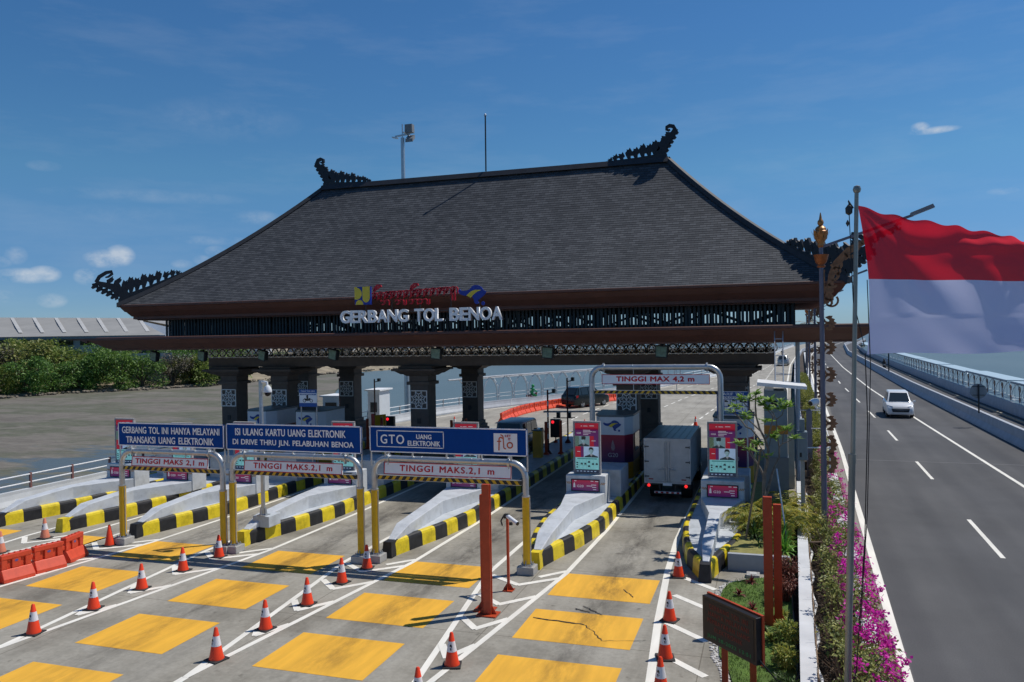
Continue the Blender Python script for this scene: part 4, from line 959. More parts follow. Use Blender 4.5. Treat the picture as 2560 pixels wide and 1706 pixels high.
# ------------------------------------------------------------------ portrait screens on the pedestals
E_ = .42
def emat(n, c): return mat(n, c, .35, var=.08, scale=9, emit=E_)
sc_pur, sc_red, sc_cy, sc_dk = emat('screen_purple', (.10, .015, .10)), emat('screen_red', (.36, .012, .03)), emat('screen_cyan', (.20, .50, .50)), emat('screen_dark', (.02, .03, .06))
sc_pale, sc_grn, sc_mid, sc_skin, sc_hair, sc_suit = emat('screen_pale_blue', (.33, .45, .60)), emat('screen_green', (.10, .13, .06)), emat('screen_teal', (.16, .26, .28)), emat('screen_face', (.26, .40, .44)), emat('screen_hair', (.012, .018, .02)), emat('screen_suit', (.015, .03, .04))
sc_wht, sc_tbl = emat('screen_text', (.45, .42, .45)), emat('screen_table', (.05, .20, .21))
def face(mb, fr, cx, cz, w, h, cap, ms):          # plain generic man filling a w x h picture cell (cz = bottom of the cell)
    skin, hair, suit, wht, shade = ms; T = [.0042]
    def pg(pts, m): T[0] += .0007; mb.prism([(cx+a*h, cz+b*h) for a, b in pts], fr, .004, T[0], m)
    k = min(.62, w/h*.5-.01)
    pg([(-k, .01), (-k, .10), (-.30, .22), (-.12, .30), (.12, .30), (.30, .22), (k, .10), (k, .01)], suit)
    pg([(-.11, .30), (.11, .30), (.02, .04)], wht); pg([(-.025, .26), (.025, .26), (.03, .06), (-.01, .06)], suit)
    pg([(-.09, .28), (.09, .28), (.09, .44), (-.09, .44)], shade)
    pg([(.185*cos(i*pi/9)*(1 if sin(i*pi/9) > 0 else .88), .58+.27*sin(i*pi/9)) for i in range(18)], skin)
    pg([(.02, .34), (.12, .40), (.165, .55), (.165, .66), (.10, .62), (.07, .48)], shade)
    if cap: pg([(-.20, .66), (.20, .66), (.215, .95), (.05, .985), (-.20, .96)], hair)
    else: pg([(-.205, .56), (-.17, .70), (-.06, .755), (.10, .73), (.17, .68), (.205, .56), (.215, .78), (.14, .91), (0, .95), (-.14, .92), (-.215, .79)], hair)
    for sx in (-1, 1):
        pg([(sx*.085-.045, .625), (sx*.085+.045, .625), (sx*.085+.045, .642), (sx*.085-.045, .648)], hair)
        pg([(sx*.085-.03, .572), (sx*.085, .562), (sx*.085+.03, .572), (sx*.085, .592)], hair)
        pg([(sx*.185, .52), (sx*.215, .56), (sx*.21, .63), (sx*.185, .62)], shade)
    pg([(-.035, .475), (.04, .475), (.018, .585)], shade); pg([(-.06, .405), (0, .398), (.065, .41), (0, .428)], hair)
def screen(ax, z0, label, Y=28.15):
    w, h = .94, 1.86
    s = thing('display_screen', label, 'display screen', (ax, Y, z0), 'portrait display screens on the islands')
    mb = MB(); mb.box(ax-w/2, ax+w/2, Y, Y+.14, z0, z0+h); mb.build('housing', mat('screen_housing', (.30, .30, .31), .5), s, bevel=.01)
    for sx in (-1, 1): pass
    fr = Fr((ax-.43, Y-.003, z0+.03), (1, 0, 0), (0, 0, 1)); W_, H_ = .86, 1.80
    def rc(mb, a0, a1, b0, b1, m, t=.003): mb.prism([(a0*W_, b0*H_), (a1*W_, b0*H_), (a1*W_, b1*H_), (a0*W_, b1*H_)], fr, 0, t, m)
    mb = MB()
    rc(mb, 0, 1, 0, .07, 1); rc(mb, 0, 1, .74, .88, 2, .003); rc(mb, 0, 1, .88, 1, 3, .003); rc(mb, .0, 1, .86, .90, 4)
    rc(mb, .62, .80, .53, .74, 3); rc(mb, .80, 1, .53, .74, 2); rc(mb, 0, .24, .31, .53, 3); rc(mb, .24, .36, .31, .53, 2)
    rc(mb, 0, .62, .53, .74, 5); rc(mb, 0, .17, .53, .74, 6); rc(mb, .36, 1, .31, .53, 7); rc(mb, 0, 1, .07, .31, 8)
    ms = [sc_pur, sc_dk, sc_pur, sc_red, emat('screen_plum', (.22, .012, .06)), sc_mid, sc_grn, sc_pale, sc_cy, sc_skin, sc_hair, sc_suit, sc_wht, sc_tbl]
    face(mb, fr, .36*W_, .53*H_, .5*W_, .21*H_, True, (9, 10, 11, 12, 5)); face(mb, fr, .68*W_, .31*H_, .64*W_, .22*H_, False, (9, 10, 11, 12, 5))
    mb.build('picture', ms, s)
    mb = MB()
    rc(mb, .08, .92, .275, .295, 0, .006)
    for i in range(5): rc(mb, .16+.155*i, .166+.155*i, .09, .265, 1, .005)
    rc(mb, .03, .97, .20, .203, 1, .005); rc(mb, .03, .97, .145, .148, 1, .005)
    for (a, b) in ((.22, .165), (.37, .165), (.53, .205), (.53, .12), (.70, .165), (.86, .165)): rc(mb, a, a+.10, b, b+.022, 2, .007); rc(mb, a+.02, a+.085, b+.022, b+.034, 2, .007)
    for b in (.10, .15, .19): rc(mb, .04, .11, b, b+.025, 2, .007)
    for i in range(6): rc(mb, .05+.15*i, .13+.15*i, .025, .04, 3, .006)
    mb.build('tariff_table', [sc_tbl, sc_tbl, sc_suit, sc_pale], s)
    lettering('G20', Fr(fr.p(.16*W_, .80*H_, .004), (1, 0, 0), (0, 0, 1)), .16, .055, sc_wht, s, 'lettering', bold=.015)
    mb = MB()
    for (a, b, l) in ((.35, .85, .30), (.35, .825, .38), (.35, .795, .32), (.35, .765, .22), (.75, .82, .14), (.25, .935, .06), (.36, .935, .18), (.62, .94, .2), (.7, .64, .18), (.08, .42, .13)): rc(mb, a, a+l, b, b+.012, 0, .005)
    mb.build('screen_text', sc_wht, s)
    mb = MB(); mb.box(ax-.50, ax-.47, Y-.02, Y+.1, z0, z0+h+.02); mb.box(ax+.47, ax+.50, Y-.02, Y+.1, z0, z0+h+.02); mb.box(ax-.50, ax+.50, Y-.021, Y+.1, z0+h+.001, z0+h+.04)
    mb.build('frame', mat('screen_frame', (.42, .40, .40), .5, var=.3, scale=20), s)
    return s
SL = ['display screen half hidden behind the left end of the first blue sign', 'display screen behind the first blue sign, just right of its middle', 'display screen behind the left end of the ISI ULANG sign', 'display screen behind the right half of the ISI ULANG sign', 'display screen behind the middle of the GTO sign', 'fully visible red and cyan display screen left of the truck', 'red and cyan display screen right of the truck, beside the frangipani tree']
for ax, lb, yy, zz_ in zip(AX, SL, PY, (1.40, 1.26, 1.34, 1.36, 1.38, 1.46, 1.52)): screen(ax+(.02 if ax < -3 else .0), zz_, lb, yy+.25)
# ------------------------------------------------------------------ booths
booth_g = gradmat('booth_wrap', (.05, .02, .10), (.34, .016, .045), .75, 1.8, .45)
bwhite = mat('booth_white', (.62, .66, .70), .45, var=.05); byel = mat('booth_yellow', (.50, .27, .02), .5, var=.12); broof = mat('booth_roof', (.10, .14, .16), .4, var=.15)
glassd = mat('dark_glass', (.015, .02, .025), .08, var=.1, spec=.5)
def booth(ax, label, Y=32.7, words=True):
    b = thing('toll_booth', label, 'toll booth', (ax, Y+1, .43), 'toll booths on the islands')
    plan = [(-.50, 0), (.50, 0), (.76, .55), (.76, 2.3), (-.76, 2.3), (-.76, .55)]
    def layer(name, z0, z1, m, k=1.0):
        mb = MB(); mb.prism([(x*k, y) for x, y in plan], Fr((ax, Y, 0), (1, 0, 0), (0, 1, 0), (0, 0, 1)), z0, z1); return mb.build(name, m, b)
    layer('skirt', .43, 1.12, byel); bd = layer('body', 1.121, 2.28, booth_g, 1.01); tp = layer('top_panel', 2.281, 3.02, bwhite, 1.02); layer('roof', 3.021, 3.10, broof, 1.06)
    island_emblem('island_emblem', ax-.38, 2.43, .76, .46, Y-.004, tp, .012, [mat('emblem_blue_dull', (.015, .06, .26), .5), emb_yel])
    if words: lettering('G20', front(ax+.02, Y-.008, 1.45), .42, .17, mat('wrap_print', (.42, .38, .42), .5, var=0), bd, bold=.0)
    mb = MB(); fr = front(ax+.02, Y-.008, 1.64)
    mb.prism([(-.05, 0), (.05, 0), (.09, .12), (.04, .32), (0, .44), (-.05, .3), (-.08, .12)], fr, 0, .004); mb.build('leaf_print', mat('wrap_leaf', (.30, .20, .22), .5, var=.3, scale=20), bd)
    mb = MB(); mb.box(ax+.765, ax+.785, Y+1.0, Y+2.1, 1.5, 2.25); mb.box(ax-.785, ax-.765, Y+1.0, Y+2.1, 1.5, 2.25); mb.build('window', glassd, b)
    return b
booth(-6.28, 'toll booth behind the screen left of the truck, in a red purple G20 wrap')
booth(-1.45, 'toll booth beside the frangipani tree, red and purple with a blue tariff board in front')
booth(-23.6, 'toll booth seen between the first two brown columns with a blue map emblem')
booth(-20.9, 'toll booth under the blue motorcycle board right of the second column')
# boards
def board(name, label, x0, x1, Y, z0, z1, bands, post_z):
    t = thing(name, label, 'sign board', ((x0+x1)/2, Y, post_z))
    mb = MB(); mb.box(x0, x1, Y, Y+.04, z0, z1); p = mb.build('panel', signwhite, t)
    mb = MB()
    for (a, b, c, d) in bands: mb.box(x0+(x1-x0)*a, x0+(x1-x0)*b, Y-.008, Y-.001, z0+(z1-z0)*c, z0+(z1-z0)*d)
    mb.build('blue_band', mat('board_blue', (.015, .09, .34), .45, var=.05), p)
    mb = MB(); mb.tube([(x0+.05, Y+.07, post_z), (x0+.05, Y+.07, z1)], .03, 8); mb.tube([(x1-.05, Y+.07, post_z), (x1-.05, Y+.07, z1)], .03, 8); mb.build('post', galv, t)
    return t, p
t, p = board('tariff_board', 'blue and white TARIF TOL board behind the right post of the tall gantry', -2.0, -.82, 31.9, 3.25, 4.18, [(.02, .98, .80, .98), (.02, .98, .03, .17), (0, .025, 0, 1), (.975, 1, 0, 1), (.02, .98, .36, .39), (.22, .24, .2, .68), (.42, .44, .2, .68), (.62, .64, .2, .68), (.8, .82, .2, .68), (.02, .98, .66, .68)], .43)
lettering('TARIF TOL', front(-1.41, 31.888, 4.08), .95, .11, signwhite, p, bold=.01); lettering('GOLONGAN', front(-1.41, 31.897, 3.945), .85, .075, MAT['board_blue'], p, bold=.01)
mb = MB(); fr = front(-2.0, 31.897, 3.25)
for (a, b) in ((.30, .52), (.42, .36), (.58, .55), (.86, .52), (.84, .34), (1.02, .5)): mb.prism([(a, b), (a+.13, b), (a+.13, b+.04), (a+.09, b+.04), (a+.07, b+.07), (a, b+.07)], fr, 0, .005)
mb.build('vehicle_symbol', kblack, p)
t, p = board('motorcycle_board', 'blue and white board with a black motorcycle symbol behind the ISI ULANG sign', -20.72, -19.80, 31.95, 3.36, 4.15, [(.0, 1, .80, 1), (0, 1, 0, .22), (.05, .95, .68, .76)], .43)
lettering('TARIF TOL (RP)', front(-20.26, 31.938, 4.07), .74, .075, signwhite, p, bold=.01); lettering('GOLONGAN VI', front(-20.26, 31.938, 3.935), .7, .05, signwhite, p, bold=.01)
mb = MB(); fr = front(-20.55, 31.947, 3.56)
for cx in (.10, .46): mb.ribbon(arc(cx, .08, .07, 0, 360, 12), .022, fr, 0, .005)
mb.prism([(.12, .10), (.24, .07), (.38, .09), (.42, .2), (.34, .2), (.30, .15), (.2, .17), (.1, .19)], fr, 0, .005); mb.prism([(.22, .16), (.30, .16), (.30, .34), (.25, .37), (.2, .3)], fr, 0, .005)
mb.build('motorcycle_symbol', kblack, p)
# equipment on the islands: bollards, cabinets, signals, camera poles -------------------------
def bollard(x, y, label, h=1.65, white_=False):
    b = thing('bollard', label, 'bollard', (x, y, .43), 'red bollards on the toll islands')
    mb = MB(); mb.tube([(x, y, .43), (x, y, .43+h)], .075, 12); mb.build('post', redpaint, b, smooth=True)
    mb = MB(); mb.lathe([(.17, 0), (.16, .05), (.09, .12)], (x, y, .43), 12); mb.build('foot', redpaint, b)
    if white_:
        mb = MB(); z = .43+.5
        while z < .43+h-.1: mb.tube([(x, y, z), (x, y, z+.22)], .079, 12); z += .5
        mb.build('white_band', white, b, smooth=True)
def cabinet(x, y, label):
    c = thing('yellow_cabinet', label, 'cabinet', (x, y, .43), 'yellow cabinets on the toll islands')
    mb = MB(); mb.box(x-.22, x+.22, y-.2, y+.2, .43, 1.75); bo = mb.build('body', byel, c, bevel=.02)
    mb = MB(); mb.box(x-.18, x+.18, y-.212, y-.201, .55, 1.65); mb.build('door', mat('cabinet_door', (.42, .22, .02), .5), c)
    mb = MB(); mb.box(x-.24, x+.24, y-.22, y+.22, 1.751, 1.79); mb.build('lid', darkm, c)
def signal(x, y, label, lit=True):
    s = thing('lane_signal', label, 'traffic signal', (x, y, .43), 'red lane signals behind the booths')
    mb = MB(); mb.box(x-.28, x+.28, y-.12, y+.12, .72, 1.74); mb.build('housing', black, s, bevel=.02)
    mb = MB(); mb.tube([(x, y, .43), (x, y, .73)], .035, 8); mb.lathe([(.15, 0), (.05, .14)], (x, y, .43), 8); mb.build('stand', redpaint, s)
    mb = MB(); mb.lathe([(.001, 0), (.085, 0), (.085, .02), (.001, .03)], (0, 0, 0), 16); mb.v = [Vector((x-.13+v.x, y-.12-v.z, 1.58+v.y)) for v in mb.v]
    mb.build('red_lamp', mat('lamp_red', (.6, .01, .02), .3, var=0, emit=2.0), s)
for ax, nm in ((-10.85, 'behind the right end of the GTO sign'), (-15.98, 'by the fourth back column'), (-20.9, 'below the yellow panel behind the left columns')):
    signal(ax-.6 if ax > -12 else ax-.75, 43, 'black lane signal box showing a red lamp '+nm)
    bollard(ax+.05, 38.66, 'red round bollard '+nm+', nearer one', 1.65)
    bollard(ax+.72, 39.03, 'red round bollard '+nm+', farther one', 1.7)
    cabinet(ax-.1, 37.7, 'yellow equipment cabinet '+nm)
def cam_pole(x, y, h, label, striped=False):
    c = thing('camera_pole', label, 'camera pole', (x, y, .43), 'thin camera poles behind the booths')
    mb = MB(); mb.tube([(x, y, .43), (x, y, .43+h)], .045, 8); mb.lathe([(.2, 0), (.06, .2)], (x, y, .43), 8); mb.build('pole', mat('pole_darkred', (.10, .02, .02), .5), c, smooth=True)
    if striped:
        mb = MB(); z = 1.2
        while z < h: mb.tube([(x, y, z), (x, y, z+.25)], .048, 8); z += .55
        mb.build('white_band', white, c, smooth=True)
    mb = MB(); mb.bar((x, y, .43+h-.2), (x+.35, y, .43+h-.12), .05, .05); mb.box(x+.25, x+.40, y-.11, y+.11, .43+h-.16, .43+h+.04); mb.build('camera', darkm, c)
cam_pole(-10.75, 43, 3.6, 'thin dark camera pole with a black camera box above the black car')
cam_pole(-10.75, 38.9, 3.25, 'red and white banded pole in front of the orange barrier row', True)
cam_pole(-26.8, 46, 3.4, 'thin dark camera pole left of the third back column'); cam_pole(-24.25, 46, 3.35, 'thin dark camera pole in front of the white kiosk')
cam_pole(-18.0, 46, 3.0, 'thin dark camera pole where the orange barrier row starts')
bo = thing('boom_barrier', 'long grey boom arm with two lamps reaching towards the G20 booth', 'boom barrier', (-9.3, 45, .43))
mb = MB(); mb.bar((-12.7, 45, 1.93), (-9.1, 45, 2.0), .06, .1); mb.build('arm', galv, bo)
mb = MB(); mb.box(-9.25, -8.9, 44.85, 45.15, 0, 2.1); mb.build('cabinet', mat('boom_grey', (.3, .32, .33), .5), bo, bevel=.02)
mb = MB()
for x in (-11.8, -11.15): mb.box(x-.1, x+.1, 44.9, 45.1, 1.62, 1.9)
mb.bar((-12.1, 45, 1.58), (-10.8, 45, 1.6), .05, .05); mb.build('lamp', darkm, bo)
yp = thing('blank_sign', 'bright yellow blank panel beside the third column, above the GTO sign', 'panel', (-20.75, 40, .43))
mb = MB(); mb.hexa([(-21.1, 40, 1.2), (-20.38, 39.9, 1.2), (-20.38, 39.95, 1.2), (-21.1, 40.05, 1.2), (-21.1, 40, 2.12), (-20.38, 39.9, 2.2), (-20.38, 39.95, 2.2), (-21.1, 40.05, 2.12)]); mb.build('panel', mat('panel_yellow', (.75, .42, .01), .4, var=.03), yp)
mb = MB(); mb.box(-20.8, -20.7, 40.06, 40.12, .43, 2.0); mb.build('post', galv, yp)
for (x0, x1, y, z, lb) in ((-30.2, -28.9, 49.5, 2.3, 'low white kiosk with a dark window seen left of the third back column'), (-26.9, -26.0, 50, 2.7, 'white kiosk with a dark red door seen right of the back column')):
    k = thing('white_kiosk', lb, 'kiosk', ((x0+x1)/2, y, -.2), 'white kiosks beyond the gate')
    mb = MB(); mb.box(x0, x1, y, y+1.6, -.2, z); mb.build('wall', bwhite, k)
    mb = MB(); mb.box(x0-.15, x1+.15, y-.2, y+1.8, z+.001, z+.1); mb.build('roof', white, k)
    mb = MB(); mb.box(x0+.2, x1-.2, y-.02, y-.002, 1.2, 1.9); mb.build('window', glassd, k)
    mb = MB(); mb.box(x0+.25, x1-.3, y-.03, y-.021, 0, 1.1); mb.build('door', mat('door_maroon', (.12, .01, .02), .5), k)
# ================================================================== cones and barriers
cone_o = mat('cone_orange', (.80, .055, .012), .42, var=.06); cone_f = mat('cone_faded', (.62, .20, .12), .6, var=.1); cone_b = mat('cone_base', (.03, .03, .03), .7, var=.1)
def cone_proto(name, label, faded=False, plain=False, base=True):
    c = thing(name, label, 'traffic cone', (0, 0, 0), 'traffic cones on the plaza')
    mb = MB(); mb.box(-.185, .185, -.185, .185, 0, .03); mb.build('base', cone_b, c, bevel=.01)
    mb = MB(); mb.lathe([(.155, .03), (.15, .06), (.135, .10), (.035, .655), (.02, .67)], (0, 0, 0), 20); mb.build('body', cone_f if faded else cone_o, c, smooth=True)
    if not plain:
        mb = MB(); mb.lathe([(.1015, .30), (.0655, .50)], (0, 0, 0), 20); mb.f = mb.f[:-2]; mb.m = mb.m[:-2]; bd = mb.build('reflective_band', mat('band_white', (.74, .72, .74), .35, var=.05), c, smooth=True)
        mb = MB()
        for a0 in (-1.7, 1.4):
            for blob in (((-.35, .42), (-.12, .45), (.18, .445), (.36, .40), (.2, .385), (.05, .41), (-.15, .40)), ((-.2, .375), (.05, .385), (.12, .34), (-.02, .33)), ((.22, .365), (.34, .375), (.3, .345))):
                mb.poly([((.1055-.18*(z-.30))*cos(a0+da), (.1055-.18*(z-.30))*sin(a0+da), z) for da, z in blob])
        mb.build('band_emblem', kblack, bd)
    return c
P_ = cone_proto('traffic_cone', 'x'); PF = cone_proto('traffic_cone', 'x', True); PP = cone_proto('traffic_cone', 'x', plain=True)
first = {}
def cone(x, y, label, proto=None, rz=0, sc=1):
    proto = proto or P_
    c = proto if proto.name not in first else copy_tree(proto)
    first[proto.name] = 1
    c.location = (x, y, .004); c.rotation_euler = (0, 0, rz); c['label'] = label; c.scale = (sc, sc, sc); return c
random.seed(5)
ROWS = [(-15.91, (13.68, 15.34, 16.92, 18.56, 20.0), 'row between the left gantries'), (-10.92, (13.57, 15.3, 17.0, 18.75, 20.1), 'row before the GTO island')]
ORD = ['nearest', 'second nearest', 'middle', 'second farthest', 'farthest']
for X, ys_, nm in ROWS:
    for i, y in enumerate(ys_): cone(X+random.uniform(-.05, .05), y, 'orange and white cone, '+ORD[i]+' of the '+nm, rz=random.uniform(-.3, .3))
cone(-6.05, 12.9, 'orange and white cone at the bottom edge right of the big yellow patches'); cone(-6.1, 14.6, 'orange and white cone in front of the tall red post', rz=.3)
for i, (x, y) in enumerate(((-2.41, 21.52), (-2.25, 18.21), (-2.09, 16.09), (-1.97, 14.5))):
    cone(x, y, 'orange and white cone on the right edge line, '+['beside the black island nose', 'second from the island nose', 'third from the island nose', 'cut by the bottom edge'][i], rz=random.uniform(-.4, .4))
cone(-23.17, 20.45, 'faded pink cone with pale tip at the far left gore', PF); cone(-20.25, 20.25, 'plain dark orange cone beside the first gantry footing', PP); cone(-23.0, 18.7, 'faded cone cut by the left edge of the photo', PF)
for (x, y, lb) in ((-11.95, 52.5, 'tiny cone beyond the gate left of the red bollard'), (-8.9, 47, 'cone with a white band beside the G20 booth'), (-4.9, 55.5, 'tiny cone above the truck roof on the far road'), (-21.6, 53, 'tiny cone on the far road beside the yellow panel'), (-11.2, 51.5, 'tiny cone beyond the gate right of the red bollard')):
    cone(x, y, lb)
bar_o = mat('barrier_orange', (.62, .07, .03), .5, var=.14, scale=5); bar_f = mat('barrier_far_orange', (.80, .10, .045), .5, var=.08)
def barrier_proto(m, lab, grp, L=.86, H=.74):
    b = thing('water_barrier', lab, 'plastic barrier', (0, 0, 0), grp)
    mb = MB(); hl = L/2
    # profile in (y, z), extruded along x; flared foot, waist, upright top
    low = [(-.24, 0), (-.24, .10), (-.10, .34), (.10, .34), (.24, .10), (.24, 0)]
    vs = [(-hl, y, z) for y, z in low]+[(hl, y, z) for y, z in low]; k = len(low)
    fl = [(i, (i+1) % k, k+(i+1) % k, k+i) for i in range(k)]+[tuple(range(k)), tuple(range(2*k-1, k-1, -1))]
    vs = [(x*(1 if z < .2 else .97), y, z) for x, y, z in vs]
    mb.add(vs, fl)
    mb.box(-hl+.03, -.24, -.085, .085, .34, H-.02); mb.box(-.12, .12, -.085, .085, .34, H-.02); mb.box(.24, hl-.03, -.085, .085, .34, H-.02)
    mb.box(-.24, -.12, -.04, .04, .34, H-.02); mb.box(.12, .24, -.04, .04, .34, H-.02)
    mb.box(-hl+.02, hl-.02, -.095, .095, H-.14, H)
    mb.build('body', m, b, bevel=.018)
    mb = MB()
    for i in range(5): x = -hl+.12+i*(L-.24)/4; mb.lathe([(.03, H), (.03, H+.025)], (x, 0, 0), 8)
    mb.box(-hl-.05, -hl+.03, -.04, .04, .40, .48); mb.box(-hl-.05, -hl+.03, -.04, .04, .58, .66); mb.box(hl-.03, hl+.05, -.03, .03, .49, .57)
    for x in (-.28, .28): mb.box(x-.09, x+.09, -.245, .245, -.001, .035)
    mb.build('fittings', m, b)
    for sy in (-1, 1):
        mb = MB(); mb.prism([(.05*cos(a*pi/8), .035*sin(a*pi/8)) for a in range(16)], Fr((0, sy*.0855, .54), (1, 0, 0), (0, 0, 1), (0, sy, 0)), 0, .003); mb.build('sticker', mat('sticker_blue', (.12, .10, .30), .4), b)
    return b
B0 = barrier_proto(bar_o, 'orange water filled barrier, one of the near left row', 'orange barriers at the near left')
for i, (x, y, a, lb) in enumerate(((-20.05, 16.72, 1.36, 'red orange barrier cut by the left edge, nearest of the near left row'), (-19.93, 17.66, 1.33, 'red orange barrier in the middle of the near left row'), (-20.12, 18.7, 1.78, 'red orange barrier at the end of the near left row by a post'), (-20.3, 15.75, 1.45, 'red orange barrier outside the left edge of the row'))):
    b = B0 if i == 0 else copy_tree(B0); b.location = (x, y, .002); b.rotation_euler = (0, 0, a); b['label'] = lb
B1 = barrier_proto(bar_f, 'x', 'orange barriers on the far road', .9, .72)
path = [(-18.85, 55.6), (-19.15, 58.5), (-19.2, 61.0), (-18.95, 63.5), (-18.35, 65.9), (-17.6, 68.0), (-16.5, 70.2), (-15.15, 72.5), (-14.0, 74.8), (-13.2, 76.6)]
acc = 0; nb = 0
for a, b in zip(path, path[1:]):
    a = Vector((*a, 0)); b = Vector((*b, 0)); l = (b-a).length; d = (b-a)/l
    while acc < l:
        p = a+d*acc; c = B1 if nb == 0 else copy_tree(B1); nb += 1
        c.location = (p.x, p.y, .002); c.rotation_euler = (0, 0, atan2(d.y, d.x)); c['label'] = 'bright orange barrier standing in the close curving row on the far road'
        acc += .97
    acc -= l
# ================================================================== red posts, camera pole, dome camera pole
def red_post(x, y, h, label, w=.17, dp=.13):
    t = thing('red_post', label, 'post', (x, y, 0), 'red steel posts')
    mb = MB(); mb.box(x-w/2, x+w/2, y-dp/2, y-dp/2+.03, .02, h); mb.box(x-w/2, x+w/2, y+dp/2-.03, y+dp/2, .02, h); mb.box(x-.03, x+.03, y-dp/2+.03, y+dp/2-.03, .02, h); mb.box(x-w/2+.003, x+w/2-.003, y-dp/2+.003, y+dp/2-.003, h, h+.015)
    mb.build('beam', redpaint, t, bevel=.004)
    mb = MB(); mb.box(x-.24, x+.24, y-.2, y+.2, .004, .03)
    for s in (-1, 1):
        mb.prism([(s*w/2, .03), (s*(w/2+.12), .03), (s*w/2, .24)], Fr((x, y, 0), (1, 0, 0), (0, 0, 1)), -.01, .01)
    mb.build('base_plate', redpaint, t)
red_post(-6.37, 17.5, 3.05, 'tallest red steel post, in front of the camera pole between two lanes', .19)
red_post(-6.55, 17.78, 2.75, 'shorter red steel post close behind the tallest one', .15)
red_post(-.10, 18.25, 2.9, 'red steel post rising from the planted bed, left one of the pair', .19)
red_post(.10, 18.55, 2.68, 'red steel post rising from the planted bed, right one of the pair', .17)
cp = thing('camera_post', 'slim red post carrying a white bullet camera between two lanes', 'camera post', (-6.45, 19.28, 0))
mb = MB(); mb.box(-6.48, -6.42, 19.25, 19.31, .02, 1.86); mb.box(-6.58, -6.32, 19.15, 19.41, .004, .03)
mb.add([(-6.60, 19.28, .03), (-6.30, 19.28, .03), (-6.45, 19.28, .25), (-6.45, 19.14, .03), (-6.45, 19.42, .03)], [(0, 1, 2), (3, 4, 2)]); mb.build('post', redpaint, cp)
mb = MB(); mb.tube([(-6.45, 19.27, 1.92), (-6.28, 19.15, 1.86), (-6.10, 19.02, 1.80)], .055, 10); cb = mb.build('camera', white, cp, smooth=True)
mb = MB(); mb.tube([(-6.10, 19.02, 1.80), (-6.085, 19.01, 1.795)], .045, 10); mb.build('lens', black, cb)
mb = MB(); mb.box(-6.53, -6.40, 19.22, 19.32, 1.86, 1.97); mb.tube([(-6.52, 19.25, 1.95), (-6.6, 19.2, 1.8), (-6.56, 19.2, 1.68)], .02, 6); mb.box(-6.38, -6.30, 19.2, 19.26, 1.70, 1.77); mb.build('bracket', darkm, cp)
dp = thing('dome_camera_pole', 'grey steel pole with a white dome camera hanging from a short arm', 'camera pole', (-15.77, 22.1, .44))
mb = MB(); mb.tube([(-15.77, 22.1, .8), (-15.77, 22.1, 5.2)], .065, 12); mb.build('pole', galv, dp, smooth=True)
mb = MB(); mb.box(-16.08, -15.46, 21.95, 22.6, .436, .80); mb.build('footing', grey_paint, dp, bevel=.02)
mb = MB(); mb.box(-15.93, -15.61, 21.94, 22.26, .801, .825)
for (a, b) in ((1, 0), (-1, 0), (0, 1), (0, -1)): mb.bar((-15.77+a*.11, 22.1+b*.11, .82), (-15.77+a*.08, 22.1+b*.08, 1.05), .02, .08)
mb.build('base_plate', galv, dp)
mb = MB(); mb.tube([(-15.77, 22.1, 5.12), (-15.62, 22.05, 5.16), (-15.46, 22.0, 5.14), (-15.44, 22.0, 5.0)], .035, 8); mb.build('arm', white, dp, smooth=True)
mb = MB(); mb.lathe([(.03, .22), (.08, .2), (.12, .12), (.135, .02), (.13, 0)], (-15.44, 22.0, 4.82), 16); dc = mb.build('dome_housing', white, dp, smooth=True)
mb = MB(); mb.lathe([(.001, -.13), (.06, -.115), (.095, -.07), (.11, -.001)], (-15.44, 22.0, 4.82), 16); mb.build('dome', mat('dome_black', (.015, .015, .018), .12), dc, smooth=True)
# ================================================================== message board
lb = thing('message_board', 'black LED message board with dim red lines of text on two red posts', 'message board', (-.78, 14.75, 0))
o = Vector((-1.27, 15.26, 0)); e = Vector((-.29, 14.22, 0)); d = (e-o).normalized(); nrm = Vector((-abs(d.y), -abs(d.x), 0)).normalized(); W_ = (e-o).length
fr = Fr(o+Vector((0, 0, .80)), d, (0, 0, 1), nrm)
mb = MB(); mb.prism([(0, 0), (W_, 0), (W_, .82), (0, .82)], fr, -.12, 0); hs = mb.build('housing', black, lb, bevel=.01)
mb = MB(); mb.prism([(-.02, -.03), (W_+.02, -.03), (W_+.02, .85), (-.02, .85)], fr, -.17, -.121); mb.build('back_frame', redpaint, lb)
mb = MB(); mb.prism([(.06, .05), (W_-.06, .05), (W_-.06, .77), (.06, .77)], fr, .001, .006); sc = mb.build('screen', mat('led_face', (.020, .017, .015), .6, var=.1), hs)
ledr = mat('led_red', (.14, .012, .010), .5, var=0, emit=.10); ledg = mat('led_green', (.01, .16, .05), .5, var=0, emit=.16)
for i, (tx, w) in enumerate((('GERBANG TOL INI', 1.02), ('HANYA MELAYANI', 1.06), ('PEMBAYARAN UANG', 1.12), ('ELEKTRONIK', .74))):
    lettering(tx, Fr(fr.p(W_/2, .67-.132*i, .006), fr.u, fr.v, fr.n), w, .085, ledr, sc, 'led_lettering', depth=.003, spacing=1.2)
lettering('JUM 28-2022 13:51', Fr(fr.p(W_/2, .11, .006), fr.u, fr.v, fr.n), 1.15, .085, ledg, sc, 'led_lettering', depth=.003, spacing=1.2)
for t in (.34, .86):
    mb = MB(); p = fr.p(W_*t, 0, -.10); mb.box(p.x-.055, p.x+.055, p.y-.055, p.y+.055, .0, .79); mb.build('post', redpaint, lb)
mb = MB(); p = fr.p(W_-.03, .12, -.05); mb.tube([p, p+Vector((.12, -.05, -.12)), p+Vector((.3, .0, -.34)), p+Vector((.52, .3, -.55)), (.44, 15.3, .3)], .012, 6); mb.build('cable', black, lb)
